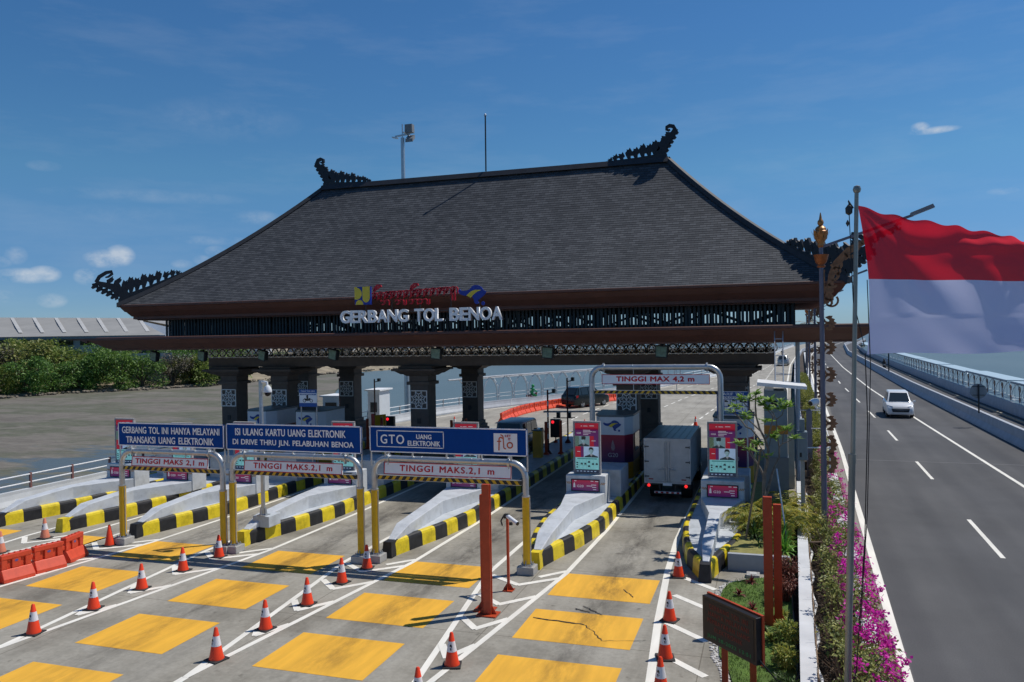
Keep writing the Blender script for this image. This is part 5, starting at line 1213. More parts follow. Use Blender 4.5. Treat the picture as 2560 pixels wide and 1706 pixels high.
# ================================================================== flag and pole
fp = thing('flagpole', 'thin weathered steel flagpole with a ball top standing by the flower bed', 'flagpole', (1.0, 13, -.1))
pole_m = mat('pole_steel', (.30, .29, .26), .4, .6, var=.3, scale=5, stretch=(1, 1, .2))
mb = MB(); mb.tube([(1.02, 13, -.1), (1.08, 13, 2), (1.16, 13, 4.6), (1.17, 13, 4.65)], [.055, .052, .05, .05], 12); mb.tube([(1.17, 13, 4.6), (1.27, 13, 8.62)], [.036, .03], 12); mb.tube([(1.158, 13, 4.55), (1.162, 13, 4.68)], .057, 12); mb.build('pole', pole_m, fp, smooth=True)
mb = MB(); mb.lathe([(.01, -.06), (.045, -.045), (.06, 0), (.045, .045), (.01, .06)], (1.275, 13, 8.66), 14); mb.build('ball', pole_m, fp, smooth=True)
mb = MB(); mb.tube([(1.22, 13, 8.38), (1.15, 13, 8.50), (1.17, 13, 8.4)], .014, 6); mb.lathe([(.01, -.08), (.05, -.05), (.055, .03), (.015, .08)], (1.16, 13, 8.36), 8); mb.lathe([(.005, -.05), (.03, 0), (.005, .05)], (1.14, 13, 8.16), 8); mb.build('pulley', darkm, fp)
mb = MB(); mb.tube([(1.36, 13.02, 6.2), (1.38, 13, 5.2), (1.32, 13, 3.4), (1.18, 13, 1.4), (1.06, 13, .9)], .008, 5); mb.tube([(1.16, 12.98, 8.3), (1.2, 12.98, 7), (1.35, 13, 6.3)], .007, 5); mb.tube([(1.40, 13.01, 7.3), (1.43, 13.0, 6.0), (1.36, 13.0, 3.8), (1.24, 13, 2.0)], .007, 5); mb.build('halyard', black, fp)
def flag_mat(name, c):
    m, N, L, p = node_mat(name); p.inputs['Base Color'].default_value = c+(1,); p.inputs['Roughness'].default_value = .9; p.inputs['Specular IOR Level'].default_value = .08
    t = N.new('ShaderNodeBsdfTranslucent'); t.inputs[0].default_value = c+(1,); mx = N.new('ShaderNodeMixShader'); mx.inputs[0].default_value = .30
    L.new(p.outputs[0], mx.inputs[1]); L.new(t.outputs[0], mx.inputs[2]); tr_ = N.new('ShaderNodeBsdfTransparent'); m2 = N.new('ShaderNodeMixShader'); m2.inputs[0].default_value = .025; L.new(mx.outputs[0], m2.inputs[1]); L.new(tr_.outputs[0], m2.inputs[2]); L.new(m2.outputs[0], N['Material Output'].inputs[0])
    tc = N.new('ShaderNodeTexCoord'); wv = nz(N, L, tc, 260, 2); b = N.new('ShaderNodeBump'); b.inputs['Strength'].default_value = .12; b.inputs['Distance'].default_value = .004; L.new(wv, b.inputs['Height']); L.new(b.outputs[0], p.inputs['Normal']); return m
mb = MB(); NU, NV = 110, 64; vs = []
for j in range(NV+1):
    v = j/NV                                  # 0 bottom .. 1 top
    for i in range(NU+1):
        u = i/NU; s = 3.05*u
        hx = 1.285-.0*v; bow = .10*sin(min(1, (1-v))*pi*.9)*(1-u)
        ztop = 8.42-.62*u**.75; zb_ = 6.18+.015*sin(9*u); zm = 7.31-.09*u
        z = zb_+(zm-zb_)*(v/.5) if v < .5 else zm+(ztop-zm)*((v-.5)/.5)
        k = max(0, (v-.62)/.38)
        wave = .13*sin(3.2*s-1.6*v+.4)*u**.6+.07*sin(6.1*s+4*v)*u+.045*sin(11*v+2.3*s)*u+k*.10*sin(26*v-2.5*s)*min(1, u*2.2)+.05*sin(2.1*s+9*v)*u
        # folds radiating from the top corner
        ang = atan2(8.42-z, s+.05); wave += .055*sin(ang*17)*min(1, s*1.1)*(1-.55*u)*(v > .25)
        wave *= .30+.70*min(1, max(0, (v-.15)/.6)); wave += .02*sin(7*s+13*v+sin(5*v*s))*u
        base = Vector((hx+.951*s+bow+.07*(1-v), 13.0+.308*s, z)); nn = Vector((-.308, .951, 0))
        vs.append(base+nn*wave+Vector((0, 0, k*.02*sin(14*s))))
fs = [(j*(NU+1)+i, j*(NU+1)+i+1, (j+1)*(NU+1)+i+1, (j+1)*(NU+1)+i) for j in range(NV) for i in range(NU)]
mb.v = vs; mb.f = [list(f) for f in fs]; mb.m = [0 if (k_ // NU) >= NV//2 else 1 for k_ in range(len(fs))]
fl = mb.build('flag', [flag_mat('flag_red', (.70, .010, .03)), flag_mat('flag_white', (.64, .66, .90))]); fl.data.polygons.foreach_set('use_smooth', [True]*len(fl.data.polygons))
tag(fl, 'large red over white flag blowing to the right from the flagpole', 'flag')
# ================================================================== ornamental lamp posts
gold = mat('lamp_gold', (.36, .165, .055), .42, .35, var=.25, scale=9); bronze = mat('lamp_bronze', (.24, .12, .06), .55, .2, var=.3, scale=9); lpole = mat('lamp_pole_grey', (.15, .145, .19), .45, .2, var=.1)
def lamp_proto():
    t = thing('ornamental_lamp_post', 'x', 'street lamp', (0, 0, 0), 'ornamental lamp posts along the median')
    mb = MB(); mb.tube([(0, 0, 0), (0, 0, 9.05)], [.092, .06], 14); mb.build('pole', lpole, t, smooth=True)
    mb = MB(); mb.lathe([(.06, 8.95), (.10, 9.0), (.09, 9.08), (.16, 9.2), (.21, 9.36), (.20, 9.42), (.15, 9.46), (.16, 9.5), (.12, 9.56), (.055, 9.60), (.09, 9.66), (.085, 9.73), (.045, 9.78), (.035, 9.85), (.012, 9.98)], (0, 0, 0), 16); fi = mb.build('finial', gold, t, smooth=True)
    mb = MB()
    for i in range(8):
        a = i*pi/4; c, s_ = cos(a), sin(a); mb.add([(.17*c-.07*s_, .17*s_+.07*c, 9.2), (.17*c+.07*s_, .17*s_-.07*c, 9.2), (.235*c+.05*s_, .235*s_-.05*c, 9.40), (.275*c, .275*s_, 9.49), (.235*c-.05*s_, .235*s_+.05*c, 9.40)], [(0, 1, 2, 3, 4)])
    mb.build('lotus_petals', gold, fi)
    mb = MB(); mb.lathe([(.10, 8.36), (.12, 8.40), (.10, 8.45), (.16, 8.52), (.20, 8.66), (.22, 8.74), (.10, 8.74)], (0, 0, 0), 16); mb.build('collar', mat('lamp_copper', (.34, .10, .03), .42, .3, var=.2, scale=9), t, smooth=True)
    fr = Fr((0, 0, 0), (1, 0, 0), (0, 0, 1))
    mb = MB(); mb.bar((.05, 0, 8.98), (2.45, 0, 9.74), .09, .07); mb.build('arm', lpole, t)
    mb = MB(); mb.hexa([(2.4, -.11, 9.70), (3.0, -.10, 9.92), (3.0, .10, 9.92), (2.4, .11, 9.70), (2.38, -.11, 9.80), (2.95, -.08, 10.02), (2.95, .08, 10.02), (2.38, .11, 9.80)]); mb.build('lamp_head', mat('lamp_head_grey', (.22, .22, .24), .4), t)
    # scrolled bracket under the arm
    mb = MB(); T = .02
    cen = [(.14, 7.3), (.22, 7.7), (.28, 8.1), (.42, 8.45), (.75, 8.8), (1.15, 9.02), (1.6, 9.22), (2.05, 9.42)]
    for i, (x, z) in enumerate(cen):
        r = .17 if i < 6 else .12
        mb.ribbon(spiral(x+.04, z, r, 60*i, .85, 10, .3, 1 if i % 2 else -1), [.10, .09, .09, .08, .08, .07, .07, .06, .06, .05, .05], fr, -T, T)
        if i < 7: mb.ribbon(spiral((x+cen[i+1][0])/2+.05, (z+cen[i+1][1])/2, r*.85, 60*i+150, .8, 9, .3, -1 if i % 2 else 1), .07, fr, -T, T)
    mb.ribbon([(.08, 7.35)]+[(x+.0, z+.02) for x, z in cen], [.10, .13, .16, .18, .2, .2, .16, .12, .06], fr, -T*.7, T*.7)
    mb.ribbon(arc(.28, 7.38, .17, 200, 400, 10), .06, fr, -T, T); mb.ribbon([(.07, 7.5), (.07, 8.3)], .06, fr, -T, T)
    mb.build('scroll_bracket', bronze, t)
    for (z0, z1) in ((6.50, 6.94), (5.79, 6.22), (4.98, 5.42), (4.25, 4.68), (3.54, 3.99), (2.85, 3.42), (2.29, 2.9)):
        mb = MB(); h = z1-z0; zc = (z0+z1)/2
        mb.prism([(.08, -.42*h), (.2, -.5*h), (.30, -.46*h), (.28, -.32*h), (.36, -.26*h), (.33, -.12*h), (.41, 0), (.33, .12*h), (.36, .26*h), (.27, .34*h), (.30, .48*h), (.2, .5*h), (.08, .4*h), (.2, .2*h), (.2, -.2*h)], Fr((0, 0, zc), (1, 0, 0), (0, 0, 1)), -.012, .012)
        for sg in (-1, 1): mb.ribbon([(a, zc+b) for a, b in spiral(.18, sg*.27*h, .30*h, 180, .8*sg, 10, .3)], [.07, .07, .065, .06, .06, .055, .05, .05, .045, .04, .04], fr, -.018, .018)
        mb.build('scroll_ornament', bronze, t)
    return t
LPX = [(1.47, 25.2), (2.62, 52), (3.5, 79), (4.4, 106), (5.5, 133), (6.9, 160)]
l0 = lamp_proto(); LL = ['nearest ornamental lamp post with gold finial, in front of the roof corner', 'second nearest ornamental lamp post seen beside the roof corner', 'third ornamental lamp post along the median', 'fourth ornamental lamp post along the median', 'fifth ornamental lamp post along the median', 'farthest ornamental lamp post along the median']
for i, (x, y) in enumerate(LPX):
    t = l0 if i == 0 else copy_tree(l0); t.location = (x, y, 0); t.rotation_euler = (0, 0, -.05); t['label'] = LL[i]
cc = thing('security_camera', 'white security camera fixed to the left of the nearest lamp post', 'security camera', (1.33, 25.2, 4.34))
mb = MB(); mb.tube([(1.30, 25.2, 4.4), (1.22, 25.12, 4.40), (1.12, 25.02, 4.36)], [.10, .105, .09], 12); bd = mb.build('housing', white, cc, smooth=True)
mb = MB(); mb.tube([(1.12, 25.02, 4.36), (1.10, 25.0, 4.35)], .07, 10); mb.build('lens', black, cc)
mb = MB(); mb.tube([(1.41, 25.2, 4.2), (1.3, 25.2, 4.2), (1.24, 25.16, 4.32)], .035, 8); mb.build('bracket', white, cc)
# ================================================================== parapets, barriers, fences
parapet_m = mat('parapet_white', (.52, .54, .56), .75, var=.12, scale=1.2, bump=.1); barrier_m = mat('barrier_concrete', (.40, .42, .46), .8, var=.12, scale=1.5, bump=.15)
def along(name, label, cat, tab, prof, m, group=None, loc_i=0):
    """sweep a (offset, z) profile along plan points; offset to the right of travel"""
    t = thing(name, label, cat, (tab[loc_i][0], tab[loc_i][1], 0), group); mb = MB(); k = len(prof); vs = []; fs = []
    for i, p in enumerate(tab):
        a = Vector(tab[max(i-1, 0)]); b = Vector(tab[min(i+1, len(tab)-1)]); d = (b-a).normalized(); n = Vector((d.y, -d.x))
        for (o, z) in prof: vs.append((p[0]+n.x*o, p[1]+n.y*o, z))
    for i in range(len(tab)-1):
        for j in range(k): fs.append((i*k+j, i*k+(j+1) % k, (i+1)*k+(j+1) % k, (i+1)*k+j))
    fs += [tuple(range(k-1, -1, -1)), tuple((len(tab)-1)*k+j for j in range(k))]
    mb.add(vs, fs); o = mb.build('wall', m, t); return t
def rails(parent, tab, zs, step, off, post_m, z0, r=.03):
    mb = MB()
    for z in zs: mb.tube([(x+off, y, z) for x, y in tab], r, 8)
    mb.build('rail', white, parent, smooth=True)
    mb = MB(); acc = .3
    for a, b in zip(tab, tab[1:]):
        a = Vector((*a, 0)); b = Vector((*b, 0)); l = (b-a).length
        while acc < l:
            p = a+(b-a)*acc/l; mb.box(p.x+off-.05, p.x+off+.03, p.y-.04, p.y+.04, z0, zs[-1]+.06); acc += step
        acc -= l
    mb.build('rail_post', post_m, parent)
tabL = [(-28.6, 2), (-28.6, 14), (-28.6, 22), (-28.6, 34)]
JB = [(0, 0), (.0, .10), (-.10, .30), (-.14, .50), (-.14, .62), (-.34, .62), (-.36, 0)]
t = along('parapet', 'white concrete parapet with two white rails along the left edge of the plaza', 'parapet', tabL, JB, parapet_m)
rails(t, tabL, (.86, 1.18), 2.05, -.24, mat('post_rust', (.22, .10, .09), .6), .6)
tabF = [(-28.6, 34.5), (-28.0, 44), (-26.5, 54.5), (-25.6, 60), (-24.5, 63.2)]
t = along('parapet', 'white concrete parapet with rails seen between the brown columns', 'parapet', tabF, JB, parapet_m)
rails(t, tabF, (.86, 1.18), 2.0, -.24, mat('post_grey', (.3, .3, .3), .6), .6)
tabG = [(-24.4, 63.4), (-22.8, 66.9), (-21.1, 70.3), (-19.3, 73.9), (-17.4, 77.6), (-15.5, 82.5), (-13.3, 88), (-11.7, 94), (-10.1, 100)]
t = along('parapet', 'grey concrete parapet carrying the white pipe arches behind the orange barriers', 'parapet', tabG, JB, barrier_m)
tabH = [(-10.0, 100.4), (-7.2, 115), (-4.6, 135), (-1.8, 170), (2.2, 230), (8.2, 300)]
t = along('parapet', 'pale parapet with rails along the far left of the toll road', 'parapet', tabH, JB, parapet_m); rails(t, tabH, (.86, 1.18), 4, -.24, MAT['post_grey'], .6)
pipe_m = mat('pipe_grey', (.50, .51, .52), .45, .3, var=.1)
pa = thing('pipe_arcade', 'row of pale steel pipe arches with a long top rail beyond the gate', 'pipe frame', (-21, 70, .6))
mb = MB(); mb.tube([(-25.6, 61.6, 2.72)]+[(x-.25, y+.1, 2.78) for x, y in tabG[1:]], .07, 8); mb.tube([(x-.75, y+.35, 2.62) for x, y in tabG], .045, 6); mb.build('top_rail', pipe_m, pa, smooth=True)
acc = 0; feet = []
for a, b in zip(tabG, tabG[1:]):
    a = Vector((*a, 0)); b = Vector((*b, 0)); l = (b-a).length
    while acc < l: feet.append((a+(b-a)*acc/l, (b-a)/l)); acc += 1.95
    acc -= l
for p, d in feet:
    mb = MB(); q = p+Vector((-.24*d.y-.1, .1, 0)); z = Vector((0, 0, 1))
    for s in (-1, 1):
        mb.tube([q+d*s*.10+z*.6, q+d*s*.12+z*1.5, q+d*s*.20+z*1.85, q+d*s*.42+z*2.25, q+d*s*.70+z*2.55, q+d*s*.97+z*2.76], .04, 6)
    mb.tube([q+d*(-.1)+z*1.1, q+d*.1+z*1.1], .03, 6); mb.tube([q+z*1.9, q+Vector((-.5, .25, 2.62))], .03, 6)
    mb.build('arch', pipe_m, pa, smooth=True)
mb = MB()
for z in (.95, 1.25): mb.tube([(x-.35, y+.15, z) for x, y in tabG], .025, 6)
mb.build('hand_rail', pipe_m, pa)
# reflector brackets on the grey parapet (white zigzag plates)
for i, (x, y) in enumerate(((-24.0, 64.2), (-22.3, 67.9), (-20.4, 71.6), (-18.4, 75.6))):
    mb = MB(); mb.prism([(0, 0), (.12, .0), (.05, .3), (.2, .6), (.12, .62), (-.05, .3)], Fr((x+.15, y-.1, .12), (.5, .85, 0), (0, 0, 1)), 0, .02); tag(mb.build('reflector_plate', white), 'small white bent reflector plate on the grey parapet beyond the gate', 'reflector', 'reflector plates on the far parapet')
# median: wall beside the lawn, white parapet beside the highway
def PARX(y): return 1.80+.033*(y-14)
tabW = [(.30+.027*(y-10), y) for y in (2, 10, 18, 26, 33)]
along('garden_wall', 'long low white wall between the planted bed and the flowering median', 'wall', tabW, [(0, -.4), (0, .60), (.27, .60), (.27, -.4)], mat('wall_white', (.60, .61, .62), .7, var=.1, scale=1.5))
tabP = [(PARX(y), y) for y in (0, 8, 14, 20, 26, 32, 38, 46, 60, 80, 110, 150, 200)]
tabP = [(min(x, lerp_path(EDGE, y)-.4), y) for x, y in tabP]
along('median_parapet', 'white parapet between the bougainvillea and the highway lane', 'parapet', tabP, [(-.34, -.3), (-.34, .78), (0, .78), (.05, 0), (.05, -.3)], mat('wall_white', (0, 0, 0)))
ps = MB(); ps.poly([(.2, -10, -.12), (2.4, -10, -.12), (2.4, 40, -.12), (.6, 40, -.12)]); struct(ps.build('planter_soil', soil))
md = slab([(1.45, 40), (1.75, 58), (2.2, 75), (2.8, 100), (4.3, 150), (8.4, 230), (8.6, 206), (5.9, 150), (4.2, 100), (3.6, 70), (2.8, 46), (2.3, 40)], -.3, .25, soil); struct(md.build('median', soil))
tabM = [(1.5, 42), (1.75, 58), (2.15, 75), (2.75, 100), (4.2, 150), (8.2, 230), (15.1, 300)]
along('median_kerb', 'grey concrete barrier between the toll road and the planted median far behind', 'parapet', tabM, [(-.1, 0), (-.05, .8), (.2, .8), (.25, 0)], barrier_m)
# right barrier, gap, motorcycle lane, outer parapet and pergola
tabB = [(lerp_path(BARR, y), y) for y in ys]
along('concrete_barrier', 'long pale concrete barrier along the right edge of the highway', 'barrier', tabB, [(-.02, 0), (-.0, .12), (.16, .40), (.20, .92), (.42, .92), (.50, .12), (.52, 0)], barrier_m)
ml = slab([(lerp_path(BARR, y)+.53, y) for y in ys]+[(lerp_path(BARR, y)+4.4, y) for y in reversed(ys)], -.8, -.004, asphalt_m); struct(ml.build('motorcycle_lane', mat('lane_asphalt', (.075, .075, .08), .85, var=.2, scale=1)))
along('lane_kerb', 'thin pale kerb along the edge of the narrow motorcycle lane', 'kerb', [(lerp_path(BARR, y)+3.05, y) for y in ys], [(0, -.3), (0, .12), (.12, .12), (.12, -.3)], mat('kerb_sand', (.34, .31, .25), .8))
tabO = [(lerp_path(BARR, y)+3.85, y) for y in ys]
along('outer_parapet', 'blue grey outer parapet beyond the motorcycle lane on the right', 'parapet', tabO, [(-.02, 0), (.02, .85), (.2, .85), (.22, 0)], barrier_m)
pg = thing('pergola', 'long arched pergola with a pale blue roof on the sea side of the motorcycle lane', 'pergola', (17.3, 90, .85))
roof_pg = mat('pergola_roof', (.46, .57, .62), .35, var=.06); pgm = mat('pergola_steel', (.62, .70, .76), .45, .1, var=.1)
def OX(y): return lerp_path(BARR, y)+4.05
segs = [(38, 52, 2.35, 0), (53.2, 67, 2.35, 0), (68.4, 82.5, 2.35, 0), (83.6, 98, 2.22, .12), (99.2, 115, 2.22, .12), (116, 240, 2.22, .12)]
for (y0, y1, zr, dx) in segs:
    mb = MB(); n = int((y1-y0)/5); 
    for i in range(n):
        a, b = y0+(y1-y0)*i/n, y0+(y1-y0)*(i+1)/n
        mb.hexa([(OX(a)-.15+dx, a, zr), (OX(a)+1.55, a, zr-.06), (OX(b)+1.55, b, zr-.06), (OX(b)-.15+dx, b, zr), (OX(a)-.15+dx, a, zr+.05), (OX(a)+1.55, a, zr-.0), (OX(b)+1.55, b, zr-.0), (OX(b)-.15+dx, b, zr+.05)])
    mb.build('roof', roof_pg, pg)
    mb = MB(); mb.tube([(OX(a)-.15+dx, a, zr-.05) for a in [y0+(y1-y0)*i/n for i in range(n+1)]], .06, 6); mb.build('eave_rail', mat('pergola_rail', (.16, .18, .2), .5), pg)
y = 41; k = 0
orn_b = mat('pergola_brown', (.22, .12, .09), .6, var=.3, scale=6)
while y < 200 and k < 62:
    x = OX(y); zr = 2.25
    mb = MB()
    for s in (-1, 1):
        mb.tube([(x, y+s*.22, .85), (x, y+s*.24, 1.5), (x+.05, y+s*.45, 1.85), (x+.1, y+s*.85, 2.1), (x+.12, y+s*1.2, 2.2)], .035, 5)
    mb.tube([(x, y-.24, 1.45), (x, y+.24, 1.45)], .03, 5); mb.tube([(x, y, 1.0), (x+1.4, y, .9), (x+1.4, y, 2.2)], .04, 5)
    mb.build('arch', pgm, pg)
    if y < 130:
        mb = MB(); fr = Fr((x-.03, y, 0), (0, 1, 0), (0, 0, 1))
        mb.ribbon([(a, b) for a, b in spiral(0, 1.85, .26, 0, 1.2, 10, .3)], .09, fr, -.02, .02); mb.ribbon(spiral(0, 1.15, .16, 0, 1.2, 8, .3), .09, fr, -.02, .02); mb.ribbon([(0, .95), (0, 1.75)], .05, fr, -.02, .02)
        mb.build('scroll_ornament', orn_b, pg)
    y += 2.42; k += 1
mb = MB()
for z in (1.0, 1.2): mb.tube([(OX(a)+.02, a, z) for a in range(40, 240, 10)], .03, 5)
mb.build('hand_rail', white, pg)
sg = thing('round_road_sign', 'back of a grey round edged road sign on a dark post on the right barrier', 'road sign', (12.75, 58, .9))
mb = MB(); mb.tube([(12.75, 58, .9), (12.75, 58, 2.75)], .05, 8); mb.bar((12.4, 58.04, 2.6), (13.1, 58.04, 2.6), .03, .04); mb.bar((12.4, 58.04, 2.05), (13.1, 58.04, 2.05), .03, .04); mb.build('post', darkm, sg)
mb = MB(); mb.prism([(.5*cos(a*pi/6+.26), .5*sin(a*pi/6+.26)) for a in range(12)], Fr((12.75, 58.08, 2.3), (1, 0, 0), (0, 0, 1)), -.02, 0); mb.build('plate', mat('sign_back', (.28, .30, .32), .45, .3), sg)
hp_ = thing('highway_post', 'thin dark post standing on the right barrier far down the highway', 'post', (14.2, 110, .9)); mb = MB(); mb.tube([(14.2, 110, .9), (14.2, 110, 4.2)], .08, 8); mb.build('post', darkm, hp_)
# ================================================================== vehicles
tyre_m = mat('tyre', (.02, .02, .021), .8, var=.1); rim_m = mat('rim', (.45, .46, .47), .3, .8, var=.05); chrome = mat('chrome', (.6, .6, .62), .2, .9, var=0)
lampw = mat('headlight', (.62, .65, .68), .12, var=.1); lampr = mat('tail_red', (.40, .012, .015), .2, var=.05); platem = mat('number_plate', (.03, .03, .035), .5, var=0)
carglass = mat('car_glass', (.02, .028, .032), .06, var=0, spec=.6)
def wheel(parent, x, y, r=.34, w=.22):
    s = 1 if x > 0 else -1
    mb = MB(); mb.tube([(x-s*w, y, r), (x-s*w*.95, y, r), (x-s*.02, y, r), (x, y, r)], [r*.93, r, r, r*.93], 20); o = mb.build('wheel', tyre_m, parent, smooth=True)
    mb = MB(); mb.tube([(x-s*.01, y, r), (x+s*.008, y, r)], [r*.66, r*.62], 16)
    for i in range(5):
        a = i*2*pi/5; mb.bar((x+s*.01, y, r), (x+s*.01, y+r*.6*cos(a), r+r*.6*sin(a)), .02, .07, upv=(1, 0, 0))
    mb.build('rim', rim_m, o)
def car(name, label, m, loc, rz, L=4.7, Wd=1.83, H=1.79, group=None, boxy=0, roof_m=None, lit=False):
    t = thing(name, label, 'car', (0, 0, 0), group); hw = Wd/2; k = L/4.7; hz = H/1.79
    st = [(-2.35, .70, .34, .60), (-2.28, .80, .26, .74), (-2.05, .88, .22, .92+.12*boxy), (-1.65, .905, .22, 1.00+.1*boxy), (-1.2, .915, .22, 1.08), (0, .915, .22, 1.07), (1.5, .915, .22, 1.10), (2.05, .89, .24, 1.12), (2.27, .84, .28, 1.10), (2.34, .78, .36, .98)]
    mb = MB(); vs = []; fs = []; n = 10
    for (y, w, zb, zt) in st:
        w = w*Wd/1.83; y *= k; zb *= hz; zt *= hz; zm = zb+(zt-zb)*.55
        half = [(0, zb), (w*.90, zb), (w*.99, zb+(zm-zb)*.35), (w, zm), (w*.975, zt-.04), (w*.90, zt), (0, zt+.015)]
        row = half+[(-a, b) for a, b in half[-2:0:-1]]; n = len(row)
        vs += [(a, y, b) for a, b in row]
    for i in range(len(st)-1):
        for j in range(n): fs.append((i*n+j, i*n+(j+1) % n, (i+1)*n+(j+1) % n, (i+1)*n+j))
    fs += [tuple(range(n-1, -1, -1)), tuple((len(st)-1)*n+j for j in range(n))]
    mb.add(vs, fs); mb.build('body', m, t, smooth=True)
    zb = 1.07*hz; zr = H
    f0, f1, r1, r0 = (-1.28*k, -.42*k, 1.75*k, 2.24*k) if not boxy else (-1.0*k, -.72*k, 2.1*k, 2.26*k)
    hb, ht = hw*.885, hw*.72+.08*boxy
    G = [(f0, hb*.96, zb-.02, zb), (f1, ht*.98, zb, zr-.07), (f1+.35*k, ht, zb, zr), (r1-.3*k, ht, zb, zr), (r1, ht*.98, zb, zr-.03), (r0, hb*.93, zb, zb+.02)]
    secs = [(f0, hb*.96, hb*.955, zb+.01), (f1, hb, ht*.97, zr-.07), (f1+.35*k, hb, ht, zr-.005), (r1-.3*k, hb, ht, zr-.005), (r1, hb*.98, ht*.96, zr-.05), (r0, hb*.95, hb*.945, zb+.03)]
    mb = MB(); vs = []; fs = []
    for (y, b, tp, z) in secs: vs += [(-b, y, zb-.03), (-tp-.01, y, z-.05), (-tp*.92, y, z), (tp*.92, y, z), (tp+.01, y, z-.05), (b, y, zb-.03)]
    for i in range(len(secs)-1):
        for j in range(6): fs.append((i*6+j, i*6+(j+1) % 6, (i+1)*6+(j+1) % 6, (i+1)*6+j))
    mb.add(vs, fs); mb.build('roof', roof_m or m, t, smooth=True)
    def lerp3(a, b, u): return tuple(a[i]+(b[i]-a[i])*u for i in range(3))
    def pane(nm, a, b, c, d, off):
        o = Vector(off); mb = MB(); q = [Vector(p) for p in (a, b, c, d)]; ce = sum(q, Vector())/4
        q = [ce+(p-ce)*.90+o for p in q]; mb.poly(q); return mb.build(nm, carglass, t)
    pane('windscreen', (-hb*.93, f0, zb+.03), (hb*.93, f0, zb+.03), (ht*.94, f1, zr-.08), (-ht*.94, f1, zr-.08), (0, -.02, .014))
    pane('rear_window', (-hb*.92, r0, zb+.05), (hb*.92, r0, zb+.05), (ht*.92, r1, zr-.07), (-ht*.92, r1, zr-.07), (0, .022, .008))
    for s in (-1, 1):
        cuts = [f1+.08*k-.25*k*(1-boxy), .55*k, 1.45*k, r1+.12*k] if not boxy else [f1+.1, .5*k, 1.4*k, r1-.05]
        for a, b in zip(cuts, cuts[1:]):
            a0 = a-.05 if a == cuts[0] else a
            pane('side_window', (s*hb, a0, zb+.03), (s*hb, b, zb+.03), (s*(ht+.012), min(b, r1-.1), zr-.09), (s*(ht+.012), a+(.30*k*(1-boxy) if a == cuts[0] else .02), zr-.09), (s*.014, 0, 0))
        wheel(t, s*(hw-.02), -1.42*k); wheel(t, s*(hw-.02), 1.38*k)
        mb = MB(); zl = .80*hz
        mb.hexa([(s*.50, -2.30*k, zl-.07), (s*.84, -2.13*k, zl-.03), (s*.84, -1.95*k, zl+.02), (s*.5, -2.1*k, zl-.02), (s*.50, -2.27*k, zl+.04), (s*.86, -2.06*k, zl+.12), (s*.86, -1.9*k, zl+.12), (s*.5, -2.1*k, zl+.06)]); mb.build('headlight', lampw, t)
        mb = MB(); zl = .93*hz
        mb.hexa([(s*.58, 2.28*k, zl-.06), (s*.87, 2.18*k, zl-.06), (s*.905, 1.98*k, zl), (s*.6, 2.2*k, zl), (s*.62, 2.30*k, zl+.10), (s*.86, 2.17*k, zl+.16), (s*.91, 1.93*k, zl+.17), (s*.62, 2.2*k, zl+.1)]); mb.build('tail_light', lampr, t)
        mb = MB(); mb.hexa([(s*hw, -1.0*k, zb-.02), (s*(hw+.17), -.98*k, zb), (s*(hw+.17), -.86*k, zb), (s*hw, -.88*k, zb-.02), (s*hw, -1.0*k, zb+.08), (s*(hw+.17), -.98*k, zb+.14), (s*(hw+.17), -.86*k, zb+.14), (s*hw, -.88*k, zb+.08)]); mb.build('mirror', m, t, bevel=.02)
        mb = MB(); mb.box(s*.60-.08, s*.60+.08, -2.335*k, -2.29*k, .42, .50); mb.build('fog_lamp', lampw, t)
    mb = MB(); mb.hexa([(-.52, -2.37*k, .44), (.52, -2.37*k, .44), (.52, -2.2*k, .44), (-.52, -2.2*k, .44), (-.60, -2.34*k, .68), (.60, -2.34*k, .68), (.6, -2.2*k, .68), (-.6, -2.2*k, .68)]); mb.build('grille', black, t)
    mb = MB(); mb.bar((-.58, -2.345*k, .71), (.58, -2.345*k, .71), .02, .03); mb.bar((-.5, -2.335*k, .79), (.5, -2.335*k, .79), .02, .025); mb.build('chrome_trim', chrome, t)
    mb = MB(); mb.box(-.22, .22, -2.385*k, -2.372*k, .46, .57); mb.box(-.22, .22, 2.345*k, 2.36*k, .78, .9); mb.build('number_plate', platem, t)
    mb = MB(); mb.box(-.72, .72, 2.28*k, 2.37*k, .36, .60); mb.build('rear_bumper', m, t, bevel=.03)
    t.location = loc; t.rotation_euler = (0, 0, rz); return t
cw = mat('car_white', (.72, .73, .74), .22, var=.0, spec=.6); cb = mat('car_black', (.010, .012, .014), .18, .2, var=0, spec=.6); cgrey = mat('car_dark_teal', (.012, .020, .024), .18, .3, var=0, spec=.6)
car('white_car', 'white people carrier driving towards the camera on the highway', cw, (8.95, 64.8, .004), -.06)
car('black_car', 'black people carrier driving away beyond the gate beside the orange barriers', cgrey, (-15.55, 68.9, .004), pi-.50)
car('grey_roofed_car', 'black boxy car with a grey roof leaving the lane behind the GTO sign', cb, (-13.25, 42.2, .004), pi, L=4.4, Wd=1.75, H=1.86, boxy=1, roof_m=mat('roof_grey', (.24, .32, .38), .3, var=.05))
car('far_car', 'small silver and black car far away on the toll road above the white canopy', mat('car_silver', (.30, .33, .35), .25, .4, var=0), (2.2, 148, .01), pi-.06)
